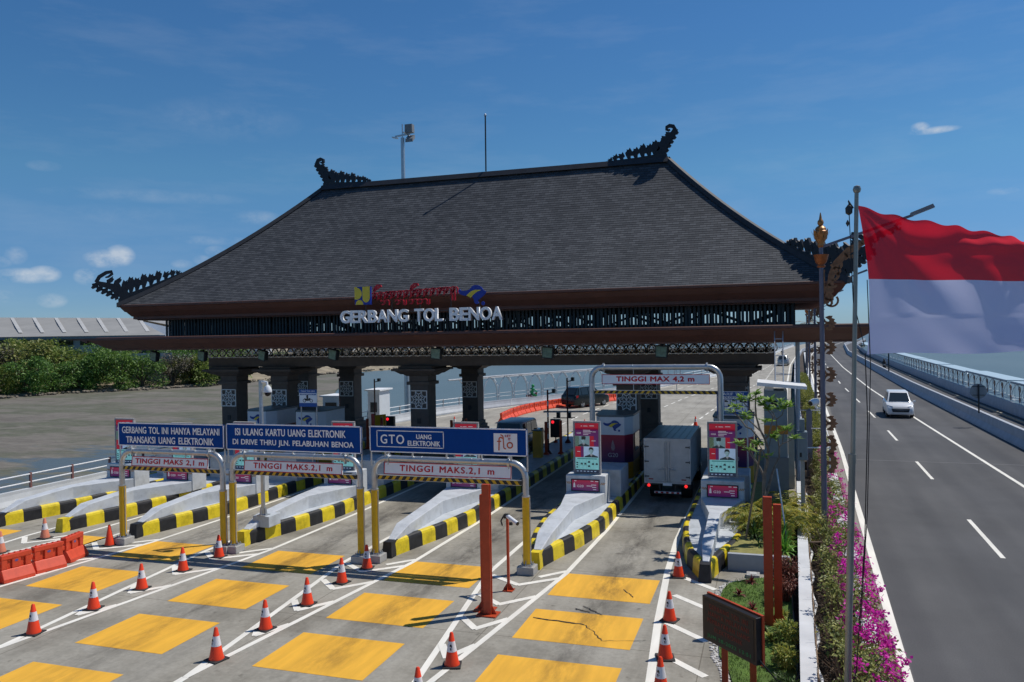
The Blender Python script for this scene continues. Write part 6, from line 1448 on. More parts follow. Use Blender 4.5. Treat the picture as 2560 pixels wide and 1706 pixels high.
# ---- truck
tr = thing('box_truck', 'white box truck seen from behind waiting in the lane under the tall gantry', 'truck', (-3.78, 30.6, 0))
trw = mat('truck_white', (.55, .54, .52), .45, var=.1, scale=3); trr = mat('truck_roof', (.17, .24, .26), .35, .3, var=.15, scale=3)
x0, x1, y0, y1, z0, z1 = -4.66, -2.92, 30.65, 35.0, .78, 2.46
mb = MB(); mb.box(x0, x1, y0+.04, y1, z0, z1-.03)
for i in range(24): yy = y0+.2+i*.2; mb.box(x1, x1+.012, yy, yy+.08, z0+.08, z1-.1); mb.box(x0-.012, x0, yy, yy+.08, z0+.08, z1-.1)
box = mb.build('cargo_box', mat('truck_side', (.36, .40, .42), .45, .2, var=.1), tr)
mb = MB(); mb.box(x0, x1, y0+.05, y1, z1-.029, z1)
for i in range(6): xx = x0+.22+i*.26; mb.box(xx, xx+.03, y0+.06, y1-.02, z1+.0005, z1+.012)
mb.build('roof', trr, box)
mb = MB()
for a, b, c, d in ((x0-.01, x0+.06, z0-.04, z1), (x1-.06, x1+.01, z0-.04, z1), (x0+.061, x1-.061, z1-.11, z1), (x0+.061, x1-.061, z0-.04, z0+.03)): mb.box(a, b, y0-.02, y0+.035, c, d)
mb.build('door_frame', trw, box)
xm = (x0+x1)/2
for s in (-1, 1):
    mb = MB(); a, b = (x0+.065, xm-.012) if s < 0 else (xm+.012, x1-.065)
    mb.box(a, b, y0, y0+.03, z0+.035, z1-.115)
    for zz in (1.25, 1.78, 1.98): mb.box(a+.02, b-.1, y0-.006, y0-.001, zz, zz+.012)
    d_ = mb.build('rear_door', trw, box)
    mb = MB(); xb = xm+s*.085; mb.tube([(xb, y0-.03, z0+.02), (xb, y0-.03, z1-.10)], .018, 8)
    for zz in (z0+.05, 1.35, z1-.15): mb.box(xb-.035, xb+.035, y0-.04, y0-.002, zz, zz+.05)
    mb.tube([(xb, y0-.045, 1.30), (xb+s*.24, y0-.045, 1.27)], .016, 6); mb.box(xb+s*.1-.03, xb+s*.1+.03, y0-.05, y0-.002, 1.26, 1.36); mb.build('lock_bar', galv, d_)
    for zz in (.98, 1.55, 2.12): mb = MB(); xx = x0+.10 if s < 0 else x1-.10; mb.box(xx-.08, xx+.08, y0-.022, y0-.001, zz, zz+.045); mb.tube([(xx-s*-.07, y0-.02, zz-.02), (xx-s*-.07, y0-.02, zz+.07)], .018, 6); mb.build('hinge', mat('hinge_dark', (.1, .1, .1), .5), d_)
    mb = MB(); xx = xm+s*.62; mb.box(xx-.09, xx+.09, y0-.006, y0-.001, z0+.10, z0+.14); mb.build('reflector_tape', lampr, d_)
    mb = MB(); mb.lathe([(.001, 0), (.06, 0), (.06, .02), (.01, .035)], (0, 0, 0), 14); mb.v = [Vector((xm+s*.70+v.x, y0-.03-v.z, .665+v.y)) for v in mb.v]; mb.build('tail_light', mat('tail_lit', (.7, .02, .02), .3, var=0, emit=1.6), tr)
    mb = MB(); mb.box(xm+s*.74-.12, xm+s*.74+.12, y0-.0, y0+.06, .57, .75); mb.build('light_box', black, tr)
    for yy in (31.9, 35.8): mb = MB(); mb.tube([(xm+s*.80, yy, .36), (xm+s*.42, yy, .36)], .36, 18); wo = mb.build('wheel', tyre_m, tr, smooth=True)
mb = MB(); mb.box(xm-.38, xm-.30, y0+.2, y1+1, .55, .77); mb.box(xm+.30, xm+.38, y0+.2, y1+1, .55, .77); mb.bar((xm-.7, y0+.15, .7), (xm+.7, y0+.15, .7), .08, .1); mb.box(xm-.32, xm-.27, y0+.02, y0+.1, .42, .77); mb.box(xm+.27, xm+.32, y0+.02, y0+.1, .42, .77); mb.build('chassis', darkm, tr)
mb = MB(); mb.box(xm-.5, xm+.5, y0-.0, y0+.05, .36, .43); bp = mb.build('rear_bumper', white, tr)
mb = MB()
for i in range(5): mb.box(xm-.46+i*.2, xm-.36+i*.2, y0-.006, y0-.001, .365, .425)
mb.build('red_stripe', lampr, bp)
mb = MB(); mb.box(xm-.17, xm+.17, y0-.03, y0-.01, .66, .76); mb.build('number_plate', signwhite, tr)
mb = MB(); mb.hexa([(xm-.8, 35.15, .45), (xm+.8, 35.15, .45), (xm+.8, 36.7, .45), (xm-.8, 36.7, .45), (xm-.74, 35.15, 1.95), (xm+.74, 35.15, 1.95), (xm+.74, 36.3, 1.95), (xm-.74, 36.3, 1.95)]); cab = mb.build('cab', cw, tr, bevel=.05)
mb = MB(); mb.box(xm+.79, xm+.815, 35.3, 36.3, 1.2, 1.75); mb.box(xm-.815, xm-.79, 35.3, 36.3, 1.2, 1.75); mb.build('side_window', carglass, cab)
# ---- motorcycles with riders
def skinned(name, joints, edges, radii, m, parent):
    me = bpy.data.meshes.new(name); off = Vector((0, 0, 0))
    me.from_pydata([tuple(Vector(j)) for j in joints], edges, []); o = bpy.data.objects.new(name, me); COL.objects.link(o); o.parent = parent
    md_ = o.modifiers.new('skin', 'SKIN'); md_.use_smooth_shade = True
    for v, r in zip(me.skin_vertices[0].data, radii): v.radius = (r, r)
    me.skin_vertices[0].data[0].use_root = True
    o.modifiers.new('sub', 'SUBSURF').levels = 1; o.modifiers['sub'].render_levels = 1
    me.materials.append(m); return o
def rider(label, loc, rz, jacket, jl):
    # the rider faces -Y in local space, seat height .78
    p = thing('person', label, 'person', (0, 0, 0), None)
    J = [(0, .12, .84), (0, .14, 1.08), (0, .06, 1.32), (0, .02, 1.42), (0, -.02, 1.52), (-.17, .06, 1.33), (-.25, -.12, 1.12), (-.24, -.36, 1.04), (.17, .06, 1.33), (.25, -.12, 1.12), (.24, -.36, 1.04),
         (-.11, .08, .82), (-.16, -.28, .72), (-.14, -.20, .30), (-.14, -.34, .27), (.11, .08, .82), (.16, -.28, .72), (.14, -.20, .30), (.14, -.34, .27)]
    E_ = [(0, 1), (1, 2), (2, 3), (3, 4), (2, 5), (5, 6), (6, 7), (2, 8), (8, 9), (9, 10), (0, 11), (11, 12), (12, 13), (13, 14), (0, 15), (15, 16), (16, 17), (17, 18)]
    R_ = [.15, .16, .17, .07, .09, .08, .06, .045, .08, .06, .045, .10, .085, .06, .05, .10, .085, .06, .05]
    skinned('body', J, E_, R_, jacket, p)
    mb = MB(); mb.lathe([(.02, -.13), (.10, -.11), (.14, 0), (.13, .10), (.07, .16), (.01, .175)], (0, -.03, 1.58), 14); mb.build('helmet', jl, p, smooth=True)
    mb = MB(); mb.hexa([(-.09, -.165, 1.52), (.09, -.165, 1.52), (.1, -.1, 1.52), (-.1, -.1, 1.52), (-.08, -.165, 1.61), (.08, -.165, 1.61), (.1, -.1, 1.61), (-.1, -.1, 1.61)]); mb.build('visor', glassd, p)
    p.location = loc; p.rotation_euler = (0, 0, rz)
def moto(label, loc, rz, m):
    t = thing('motorcycle', label, 'motorcycle', (0, 0, 0), None)
    for y in (-.62, .60):
        mb = MB(); mb.tube([(-.05, y, .28), (.05, y, .28)], .28, 18); w = mb.build('wheel', tyre_m, t, smooth=True)
        mb = MB(); mb.tube([(-.055, y, .28), (.055, y, .28)], .17, 14); mb.build('rim', rim_m, w)
    mb = MB(); mb.prism([(-.42, .32), (-.30, .60), (-.52, .92), (-.42, .98), (-.2, .66), (.05, .55), (.2, .70), (.75, .80), (.80, .68), (.45, .45), (.2, .30), (-.2, .26)], Fr((0, 0, 0), (0, 1, 0), (0, 0, 1)), -.10, .10); mb.build('body', m, t, bevel=.04)
    mb = MB(); mb.box(-.13, .13, -.02, .72, .74, .84); mb.build('seat', black, t, bevel=.03)
    mb = MB(); mb.tube([(-.30, -.38, 1.03), (-.1, -.45, .98), (.1, -.45, .98), (.30, -.38, 1.03)], .02, 6); mb.tube([(0, -.45, .98), (0, -.62, .30)], .035, 6); mb.build('handlebar', darkm, t)
    mb = MB(); mb.box(-.08, .08, -.56, -.46, .80, .95); mb.build('headlight', lampw, t); mb = MB(); mb.box(-.07, .07, .78, .84, .70, .78); mb.build('tail_light', lampr, t)
    t.location = loc; t.rotation_euler = (0, 0, rz)
gj = mat('jacket_green', (.02, .30, .10), .6, var=.15, scale=6); dj = mat('jacket_dark', (.02, .022, .026), .6, var=.1); hg = mat('helmet_green', (.02, .28, .09), .3, var=0)
moto('dark red motorcycle ridden behind the orange barrier row beyond the gate', (-21.1, 71.2, .01), pi-.48, mat('moto_red', (.16, .02, .02), .3, var=0)); rider('person in a bright green jacket and helmet riding away beyond the gate', (-21.1, 71.2, .01), pi-.48, gj, hg)
moto('dark motorcycle on the narrow lane at the right beside the pergola', (16.1, 129.5, .01), -.1, dj); rider('person in dark clothes riding on the narrow lane beside the pergola', (16.1, 129.5, .01), -.1, dj, dj)
moto('tiny dark motorcycle far ahead of the small car on the toll road', (2.7, 192, .01), pi-.06, dj); rider('person in dark clothes riding far ahead of the small car', (2.7, 192, .01), pi-.06, dj, dj)
# ================================================================== right side structures
gb = thing('guard_booth', 'blue grey guard booth with an orange band under a white slab roof', 'booth', (.15, 28.9, .4))
mb = MB(); mb.box(-.22, .53, 28.3, 29.5, 2.24, 4.48); mb.build('upper_wall', mat('booth_bluegrey', (.16, .22, .26), .5, var=.1), gb)
mb = MB(); mb.box(-.23, .54, 28.28, 29.51, 3.02, 3.31); mb.build('orange_band', mat('band_orange', (.36, .17, .03), .5), gb)
mb = MB(); mb.box(-.24, .55, 28.26, 29.52, .4, 2.239); mb.build('lower_wall', mat('booth_lower', (.13, .155, .18), .6), gb)
mb = MB(); mb.prism([(.11*cos(a*pi/8), .11*sin(a*pi/8)) for a in range(16)], front(.12, 28.295, 4.05), 0, .01); mb.build('round_vent', black, gb)
mb = MB(); mb.hexa([(-.43, 28.0, 4.67), (1.15, 28.0, 4.55), (1.15, 29.8, 4.55), (-.43, 29.8, 4.67), (-.43, 28.0, 4.79), (1.15, 28.0, 4.65), (1.15, 29.8, 4.65), (-.43, 29.8, 4.79)]); mb.build('roof', white, gb)
mb = MB(); mb.box(-.19, .1, 28.4, 28.9, 4.481, 4.65); mb.box(.43, .48, 28.4, 28.46, 4.481, 4.60); mb.build('roof_support', white, gb)
ld_ = thing('access_ladder', 'thin grey access ladder between the white slab roof and the canopy', 'ladder', (.3, 29.4, 4.7))
mb = MB(); mb.tube([(.16, 29.5, 4.75), (.17, 31.2, 6.5)], .022, 6); mb.tube([(.43, 29.5, 4.72), (.46, 31.2, 6.5)], .022, 6)
for k_ in (.15, .32, .49, .66, .83): mb.tube([(.16, 29.5+1.7*k_, 4.75+1.75*k_), (.44, 29.5+1.7*k_, 4.73+1.77*k_)], .014, 6)
mb.build('ladder', galv, ld_)
gp = thing('grey_pole', 'smooth pale grey pole beside the guard booth', 'pole', (1.04, 34, -.1)); mb = MB(); mb.tube([(1.02, 34, -.1), (1.06, 34, 6.3)], .085, 12); mb.build('pole', mat('pale_steel', (.36, .41, .47), .4, .3), gp, smooth=True)
ec = thing('electric_cabinet', 'blue grey electric cabinet with a chimney like top at the start of the flower bed', 'cabinet', (.96, 27.4, -.1))
mb = MB(); mb.box(.81, 1.11, 27.3, 27.8, 2.31, 3.23); mb.box(.88, 1.03, 27.35, 27.7, 3.23, 3.63); mb.build('body', mat('cabinet_bluegrey', (.17, .22, .25), .5), ec, bevel=.015)
mb = MB(); mb.box(.87, .93, 27.29, 27.299, 2.42, 2.56); mb.build('handle', black, ec); mb = MB(); mb.box(.9, 1.02, 27.4, 27.7, -.1, 2.31); mb.build('stand', concrete, ec)
cpi = thing('cream_pillar', 'short cream coloured pillar beside the guard booth', 'pillar', (.78, 34.6, 0)); mb = MB(); mb.box(.66, .90, 34.5, 34.75, -.1, 3.36); mb.build('pillar', mat('pillar_cream', (.48, .45, .36), .6), cpi, bevel=.01)
bp_ = thing('bridge_pier_post', 'lilac grey square post with a pyramid top behind the electric cabinet', 'post', (1.63, 38, -.1)); mb = MB(); mb.box(1.51, 1.75, 37.9, 38.14, -.1, 2.86); mb.add([(1.51, 37.9, 2.86), (1.75, 37.9, 2.86), (1.75, 38.14, 2.86), (1.51, 38.14, 2.86), (1.63, 38.02, 2.98)], [(0, 1, 4), (1, 2, 4), (2, 3, 4), (3, 0, 4)]); mb.build('post', mat('post_lilac', (.30, .28, .32), .6), bp_)
fr_ = thing('pipe_railing', 'thin pale pipe railing between the cabinet and the white parapet', 'railing', (1.6, 32, 0)); mb = MB()
mb.tube([(1.2, 31, 2.2), (2.0, 31.2, 2.2)], .025, 6); mb.tube([(1.7, 37.8, 2.1), (2.3, 37.8, 2.1)], .025, 6); mb.tube([(2.15, 33, 0), (2.15, 33, 2.2), (2.35, 40, 2.2), (2.35, 40, 0)], .025, 6); mb.tube([(1.2, 41, 2.6), (2.3, 41, 2.6)], .025, 6); mb.build('pipe', white, fr_)
dpz = thing('drain_pipes', 'white and rusty pipes along the outer foot of the garden wall', 'pipe', (.9, 20, 0)); mb = MB()
pts = [(.62+.027*(y-10)+.06*sin(y*3), y, .28+.05*sin(y*1.9)) for y in [8+i*.6 for i in range(42)]]; mb.tube(pts, .032, 6); mb.build('white_pipe', white, dpz, smooth=True)
mb = MB(); mb.tube([(.60+.027*(y-10), y, .5) for y in range(6, 34, 2)], .014, 5); mb.tube([(.66, 14.3, .5), (1.25, 14.2, .55)], .012, 5); mb.tube([(.62, 11.3, .5), (1.0, 11.3, .5)], .012, 5); mb.tube([(1.0, 23.6, .62), (1.4, 23.7, .62)], .03, 5); mb.build('rusty_pipe', mat('pipe_rust', (.22, .15, .10), .7), dpz)
pv = thing('drain_cover', 'small grey concrete drain cover in front of the raised bed wall', 'drain cover', (-.5, 22.0, 0)); mb = MB(); mb.box(-.68, -.34, 21.85, 22.2, .004, .09); mb.build('kerb', concrete, pv, bevel=.015); mb = MB(); mb.box(-.6, -.42, 21.93, 22.12, .0905, .1); mb.build('lid', mat('lid_white', (.5, .5, .48), .7), pv)
rb = thing('bed_wall', 'grey front wall of the raised bed beside the black island nose', 'wall', (-.4, 22.5, 0)); mb = MB(); mb.box(-1.18, .43, 22.46, 22.615, -.05, .46); mb.build('wall', mat('bed_grey', (.36, .38, .40), .7, var=.1), rb, bevel=.01)
# ================================================================== warehouses across the mud
def wp(x, y, D): return Vector((0, 0, CAM_H))+ray(x, y)*D
wh = thing('warehouse', 'long low warehouse with a pale corrugated roof behind the trees at the left', 'warehouse', wp(100, 880, 150))
roofm = mat('metal_roof', (.34, .33, .305), .55, .1, var=.1, scale=.25, stretch=(1, 1, 4)); sky_m = mat('skylight_sheet', (.50, .49, .465), .5, var=.12, scale=.6); wallw = mat('warehouse_wall', (.42, .46, .52), .7, var=.1, scale=.3)
A, B, C_, D_ = wp(-260, 846.5, 150), wp(413, 837.5, 150), wp(334, 795.5, 164), wp(-320, 793, 164)
nb_ = Vector((-.308, .951, 0))
mb = MB(); mb.poly([A, B, C_, D_]); back = [p+nb_*27 for p in (A, B)]; mb.poly([D_, C_, back[1], back[0]]); rf = mb.build('roof', roofm, wh)
mb = MB(); u = (B-A); un = u.normalized(); slope = ((C_+D_)/2-(A+B)/2)
for px in (25, 80, 135, 190, 240, 290, 343):
    t0 = (px-(-320))/(334+320); top = D_+(C_-D_)*t0; t1 = (px+28+260)/(413+260); bot = A+(B-A)*t1
    up_ = Vector((0, -.02, .06)); p0 = top+(bot-top)*.02+up_; p1 = top+(bot-top)*.82+up_; mb.poly([p0, p1, p1+un*.75, p0+un*.75])
mb.build('skylight', sky_m, rf)
mb = MB(); zg = -1.2; a0 = A+nb_*1.5-Vector((0, 0, .3)); b0 = B+nb_*1.5-un*1.2-Vector((0, 0, .3)); mb.poly([(a0.x, a0.y, zg), (b0.x, b0.y, zg), b0, a0]); b1 = b0+nb_*24; mb.poly([(b0.x, b0.y, zg), (b1.x, b1.y, zg), b1, C_+Vector((0, 0, -.3)), b0]); mb.build('wall', wallw, wh)
mb = MB(); mb.poly([A-Vector((0, 0, .05)), B-Vector((0, 0, .05)), B-Vector((0, 0, .55)), A-Vector((0, 0, .55))]); mb.build('eave', mat('eave_grey', (.17, .19, .22), .6), wh)
for px, w in ((2, 26), (48, 38), (98, 16), (165, 34), (218, 36)):
    q = wp(px, 857, 151.3); mb = MB(); h = 1.0; ww = w*.0755/2
    for a in (-1,): mb.hexa([q-un*ww-Vector((0, 0, h*.45)), q+un*ww-Vector((0, 0, h*.45)), q+un*ww-Vector((0, 0, h*.45))+nb_*.3, q-un*ww-Vector((0, 0, h*.45))+nb_*.3, q-un*ww+Vector((0, 0, h*.45)), q+un*ww+Vector((0, 0, h*.45)), q+un*ww+Vector((0, 0, h*.45))+nb_*.3, q-un*ww+Vector((0, 0, h*.45))+nb_*.3]); 
    wd = mb.build('window', glassd, wh)
mb = MB(); q0, q1 = wp(150, 888, 147), wp(430, 882, 147); mb.poly([(q0.x, q0.y, -1.2), (q1.x, q1.y, -1.2), q1, q0]); w_ = thing('site_wall', 'low white boundary wall between the trees and the warehouse', 'wall', ((q0.x+q1.x)/2, (q0.y+q1.y)/2, -1.2)); mb.v = [v for v in mb.v]; mb.poly([q0, q1, q1+nb_*.25, q0+nb_*.25]); mb.build('wall', mat('site_wall_white', (.5, .48, .45), .8, var=.2, scale=.5), w_)
w2 = thing('warehouse', 'second smaller warehouse with blue walls half hidden behind the gate roof', 'warehouse', wp(430, 860, 195))
A, B, C_, D_ = wp(375, 815, 195), wp(520, 815, 195), wp(520, 800, 210), wp(330, 799, 210)
mb = MB(); mb.poly([A, B, C_, D_]); mb.build('roof', roofm, w2)
mb = MB(); mb.poly([(A.x, A.y, -1), (B.x, B.y, -1), B, A]); wl = mb.build('wall', mat('wall_blue', (.16, .27, .38), .6, var=.15, scale=.3), w2)
mb = MB(); a_, b_ = wp(398, 818, 194.8), wp(425, 845, 194.8); mb.poly([(a_.x, a_.y, b_.z), (b_.x, b_.y, b_.z), (b_.x, b_.y, a_.z), (a_.x, a_.y, a_.z)]); mb.build('door', mat('door_pale', (.34, .37, .42), .6), wl)
for i, (px, pw, D, h) in enumerate(((600, 120, 330, 5), (800, 160, 380, 4), (1000, 100, 420, 4.5), (1180, 140, 400, 3.5))):
    b = thing('far_shed', ['low grey shed', 'long pale shed', 'small pale shed', 'wide low shed'][i]+' on the far shore seen through the gate columns', 'building', wp(px, 860, D), 'sheds on the far shore')
    a_, b_ = wp(px-pw/2, 860, D), wp(px+pw/2, 860, D); mb = MB(); mb.add([(a_.x, a_.y, -1), (b_.x, b_.y, -1), (b_.x, b_.y, h-1), (a_.x, a_.y, h-1)]+[(v[0]-.3*10, v[1]+.95*10, v[2]) for v in ((a_.x, a_.y, -1), (b_.x, b_.y, -1), (b_.x, b_.y, h-1), (a_.x, a_.y, h-1))], [(0, 1, 2, 3), (1, 5, 6, 2), (4, 0, 3, 7)]); mb.build('wall', wallw, b)
    mb = MB(); mb.hexa([(a_.x-1, a_.y-1, h-1), (b_.x+1, b_.y-1, h-1), (b_.x-3, b_.y+11, h-1), (a_.x-5, a_.y+11, h-1), (a_.x, a_.y+4, h+.6), (b_.x, b_.y+4, h+.6), (b_.x-1.5, b_.y+6, h+.6), (a_.x-1.5, a_.y+6, h+.6)]); mb.build('roof', roofm, b)
# ================================================================== vegetation
random.seed(21)
bark = mat('bark', (.11, .085, .06), .9, var=.3, scale=8, bump=.4); grey_bark = mat('grey_bark', (.16, .14, .12), .85, var=.3, scale=10)
def leaf(mb, p, d, l, w, m=0, droop=.3):
    d = d.normalized(); s = d.cross(Vector((0, 0, 1))); s = s.normalized() if s.length > .05 else Vector((1, 0, 0)); s = (s+Vector((random.gauss(0, .4), random.gauss(0, .4), random.gauss(0, .4)))).normalized()*w/2
    a = p+d*l*.45; b = p+d*l-Vector((0, 0, droop*l)); mb.add([p, a+s, b, a-s], [(0, 1, 2, 3)], m)
def rvec():
    while True:
        v = Vector((random.uniform(-1, 1), random.uniform(-1, 1), random.uniform(-1, 1)))
        if .05 < v.length < 1: return v.normalized()
def crown(mb, clumps, n, l, w, m=0):
    for (c, r, k) in clumps:
        c = Vector(c)
        for i in range(int(n*k)):
            v = rvec(); rr = random.random()**.35; p = c+Vector((v.x*r[0], v.y*r[1], v.z*r[2]))*rr
            leaf(mb, p, (v+rvec()*.8+Vector((0, 0, .2))), l*random.uniform(.6, 1.3), w*random.uniform(.7, 1.2), m)
# mangrove trees on the left shore: five kinds, copied
TG = [leafmat('mangrove_leaf_a', (.04, .11, .022), (.20, .33, .06), trans=.3), leafmat('mangrove_leaf_b', (.07, .14, .025), (.32, .38, .08), trans=.3), leafmat('mangrove_leaf_c', (.035, .10, .025), (.16, .30, .05), trans=.3), leafmat('mangrove_leaf_d', (.08, .13, .03), (.34, .33, .10), trans=.3), leafmat('mangrove_leaf_e', (.06, .065, .045), (.16, .13, .09), trans=.15)]
TN = ['dark green', 'yellowish green', 'deep green', 'tan and green', 'greyish half bare']
protos = []
for k in range(5):
    t = thing('mangrove_tree', 'x', 'tree', (0, 0, 0), 'mangrove trees along the left shore'); H = 5.6
    mb = MB()
    for i in range(4):
        a = i*1.6+k; mb.tube([(0, 0, 0), (.5*cos(a), .5*sin(a), 1.4), (1.6*cos(a), 1.6*sin(a), 3.0), (2.2*cos(a), 2.2*sin(a), 4.3)], [.16, .13, .09, .04], 6)
    mb.build('trunk', bark, t)
    cl = [((0, 0, 3.4), (2.6, 2.4, 1.7), 1.0)]
    for i in range(12):
        a = random.uniform(0, 6.28); r = random.uniform(1.2, 3.2); z = random.uniform(.9, 5.2)-.35*r*.5
        s = random.uniform(.8, 1.5); cl.append(((r*cos(a), r*sin(a), z), (s*1.2, s*1.2, s*.85), .38))
    mb = MB(); crown(mb, cl, 620 if k < 4 else 330, .40, .23); mb.build('crown', TG[k], t); protos.append(t)
used = set(); N_ = 0
spots = []
for i in range(15):
    f = i/14; x = -130+(-98+130)*f; y = 80+(128-80)*f
    spots.append((x+random.uniform(-1.5, 1.5), y+random.uniform(-2, 2), random.uniform(.62, .85), 0))
for i in range(12):
    f = i/11; x = -136+(-103+136)*f; y = 88+(136-88)*f
    tall = .98 if f < .45 else .9
    spots.append((x+random.uniform(-2, 2), y+random.uniform(-2, 2), random.uniform(.92, 1.12)*tall, 1))
for i in range(8):
    f = i/7; x = -140+(-112+140)*f; y = 98+(146-98)*f
    spots.append((x+random.uniform(-2, 2), y+random.uniform(-2, 2), random.uniform(.92, 1.08) if f < .5 else .9, 2))
place = ['in the front row at the mud', 'in the second row on the bank', 'in the back row']
side = ['near the left edge', 'left of the roof corner', 'below the left canopy tip', 'beside the first column']
for i, (x, y, s, row) in enumerate(spots):
    k = [0, 1, 2, 0, 3, 1, 2, 4, 0, 2][(i*7+row) % 10]
    t = protos[k] if k not in used else copy_tree(protos[k]); used.add(k)
    t.location = (x, y, -1.7 if row == 0 else -1.2); t.rotation_euler = (0, 0, random.uniform(0, 6.28)); s *= 1.42; t.scale = (s*1.1, s*1.1, s)
    f = (y-80)/66; t['label'] = '%s mangrove %s, %s' % (TN[k], place[row], side[min(3, int(f*4))])
for k in range(5):
    if k not in used: bpy.data.objects.remove(protos[k])
# farther bushes on the far shore seen between the columns
for i, (px, D, s) in enumerate(((535, 190, .9), (560, 200, 1.1), (640, 210, .8), (700, 215, .9), (842, 230, 1.0), (860, 232, .8), (905, 236, .6), (950, 240, .5), (1010, 245, .6), (1130, 250, .5))):
    q = wp(px, 880, D); t = copy_tree(protos[i % 3]); t.location = (q.x, q.y, -1.0); t.scale = (s, s, s*.7); t.rotation_euler = (0, 0, i); t['label'] = 'small %s bush on the far shore seen between the gate columns' % TN[i % 3]; t['group'] = 'bushes on the far shore'
rk = mat('rock', (.20, .17, .13), .9, var=.3, scale=2, bump=.5, bscale=6)
mb = MB(); random.seed(4)
for i in range(420):
    j = random.randrange(len(front_)-2); tt = random.random(); a, b = front_[j+1], front_[j+2] if j+2 < len(front_) else front_[-1]
    x = a[0]+(b[0]-a[0])*tt+random.uniform(-2.5, 1.2); y = a[1]+(b[1]-a[1])*tt+random.uniform(-1, 1); r = random.uniform(.12, .5)
    mb.add([(x+v.x*r*random.uniform(.8, 1.3), y+v.y*r, -2.0+v.z*r*.6) for v in iv], iff)
tag(mb.build('shore_rocks', rk), 'scattered dark rocks along the muddy shoreline', 'rocks', kind='stuff')
# ---- frangipani in the raised bed
fr_t = thing('frangipani_tree', 'bare branched frangipani tree with small tufts of leaves right of the second screen', 'tree', (-.2, 25, .42))
def fq(px, py, dy=0): return Vector((-.32+(px-600)*.00237, 25+dy, 1.26+(1300-py)*.0025))
br = [([(650, 1630, 0), (645, 1300, 0), (640, 1050, 0), (650, 900, 0)], .075, .055), ([(655, 1200, .05), (700, 1050, .1), (740, 920, .15), (770, 830, .2)], .05, .03),
      ([(650, 900, 0), (690, 760, -.1), (700, 600, -.15), (660, 480, -.2), (600, 360, -.25), (560, 220, -.2), (550, 80, -.2), (560, -60, -.2)], .05, .018), ([(640, 950, 0), (600, 860, .1), (540, 770, .2), (470, 680, .3), (400, 610, .3), (330, 570, .3)], .04, .014),
      ([(540, 770, .2), (500, 700, .3), (480, 640, .35)], .02, .012), ([(660, 480, -.2), (700, 440, -.35), (740, 300, -.4), (760, 200, -.4), (700, 130, -.4), (640, 60, -.45)], .03, .012),
      ([(600, 380, -.2), (500, 290, -.1), (440, 250, 0), (430, 200, 0)], .025, .012), ([(500, 380, .1), (430, 360, .2), (330, 230, .3), (260, 190, .35)], .028, .012), ([(640, 560, -.1), (560, 460, .1), (500, 385, .1)], .03, .022),
      ([(770, 830, .2), (830, 720, .25), (830, 600, .3), (800, 400, .35), (800, 270, .4), (870, 220, .4), (900, 130, .4)], .03, .012), ([(830, 600, .3), (870, 560, .3), (950, 530, .35), (1010, 490, .35)], .02, .01), ([(870, 560, .3), (880, 450, .3), (930, 380, .3)], .018, .01),
      ([(800, 270, .4), (760, 190, .4), (720, 150, .4)], .016, .01), ([(690, 760, -.1), (640, 640, -.2), (610, 580, -.3), (575, 535, -.3)], .025, .012), ([(700, 600, -.15), (730, 480, 0), (760, 470, 0)], .018, .01), ([(430, 360, .2), (300, 200, .3), (295, 130, .3)], .018, .01), ([(560, 220, -.2), (480, 120, -.3), (420, 60, -.3), (380, 0, -.3)], .02, .01)]
mb = MB()
for pts, r0, r1 in br:
    n = len(pts); mb.tube([fq(*p) for p in pts], [r0+(r1-r0)*i/(n-1) for i in range(n)], 7)
mb.build('trunk', grey_bark, fr_t, smooth=True)
mb = MB(); random.seed(9)
tips = [(560, -60, -.2, 16), (640, 60, -.45, 26), (700, 120, -.4, 20), (430, 200, 0, 14), (260, 190, .35, 8), (295, 130, .3, 16), (480, 640, .35, 14), (330, 570, .3, 16), (575, 535, -.3, 26), (760, 470, 0, 18), (830, 430, .3, 8), (900, 130, .4, 16), (1010, 490, .35, 14), (930, 380, .3, 20), (960, 90, .4, 12), (680, 270, -.3, 12), (440, 250, 0, 10), (380, 0, -.3, 18), (820, 150, .3, 12), (700, 690, 0, 6), (640, 700, -.1, 6), (720, 20, -.4, 26), (480, 20, -.2, 14), (600, 10, -.2, 18), (860, 60, .3, 14)]
for (px, py, dy, n) in tips:
    c = fq(px, py, dy)
    for i in range(int(n*1.5)):
        a = random.uniform(0, 6.28); d = Vector((cos(a), sin(a), random.uniform(-.1, .9))); leaf(mb, c+rvec()*.05, d, random.uniform(.17, .31), random.uniform(.065, .10), 0, .1)
mb.build('leaves', leafmat('frangipani_leaf', (.10, .22, .03), (.30, .46, .08), trans=.4), fr_t)
pr = thing('bamboo_prop', 'slanting brown bamboo prop leaning on the frangipani tree', 'prop', (-.72, 24.4, .42)); mb = MB(); mb.tube([(-.75, 24.3, .42), (-.30, 25.0, 2.98)], .032, 8); mb.build('pole', mat('bamboo', (.26, .17, .09), .6, var=.2), pr, smooth=True)
pr = thing('white_prop', 'thin pale grey prop leaning right of the frangipani trunk', 'prop', (.42, 24.3, .42)); mb = MB(); mb.tube([(.40, 24.2, .42), (.14, 25.0, 2.40)], .022, 8); mb.build('pole', galv, pr, smooth=True)
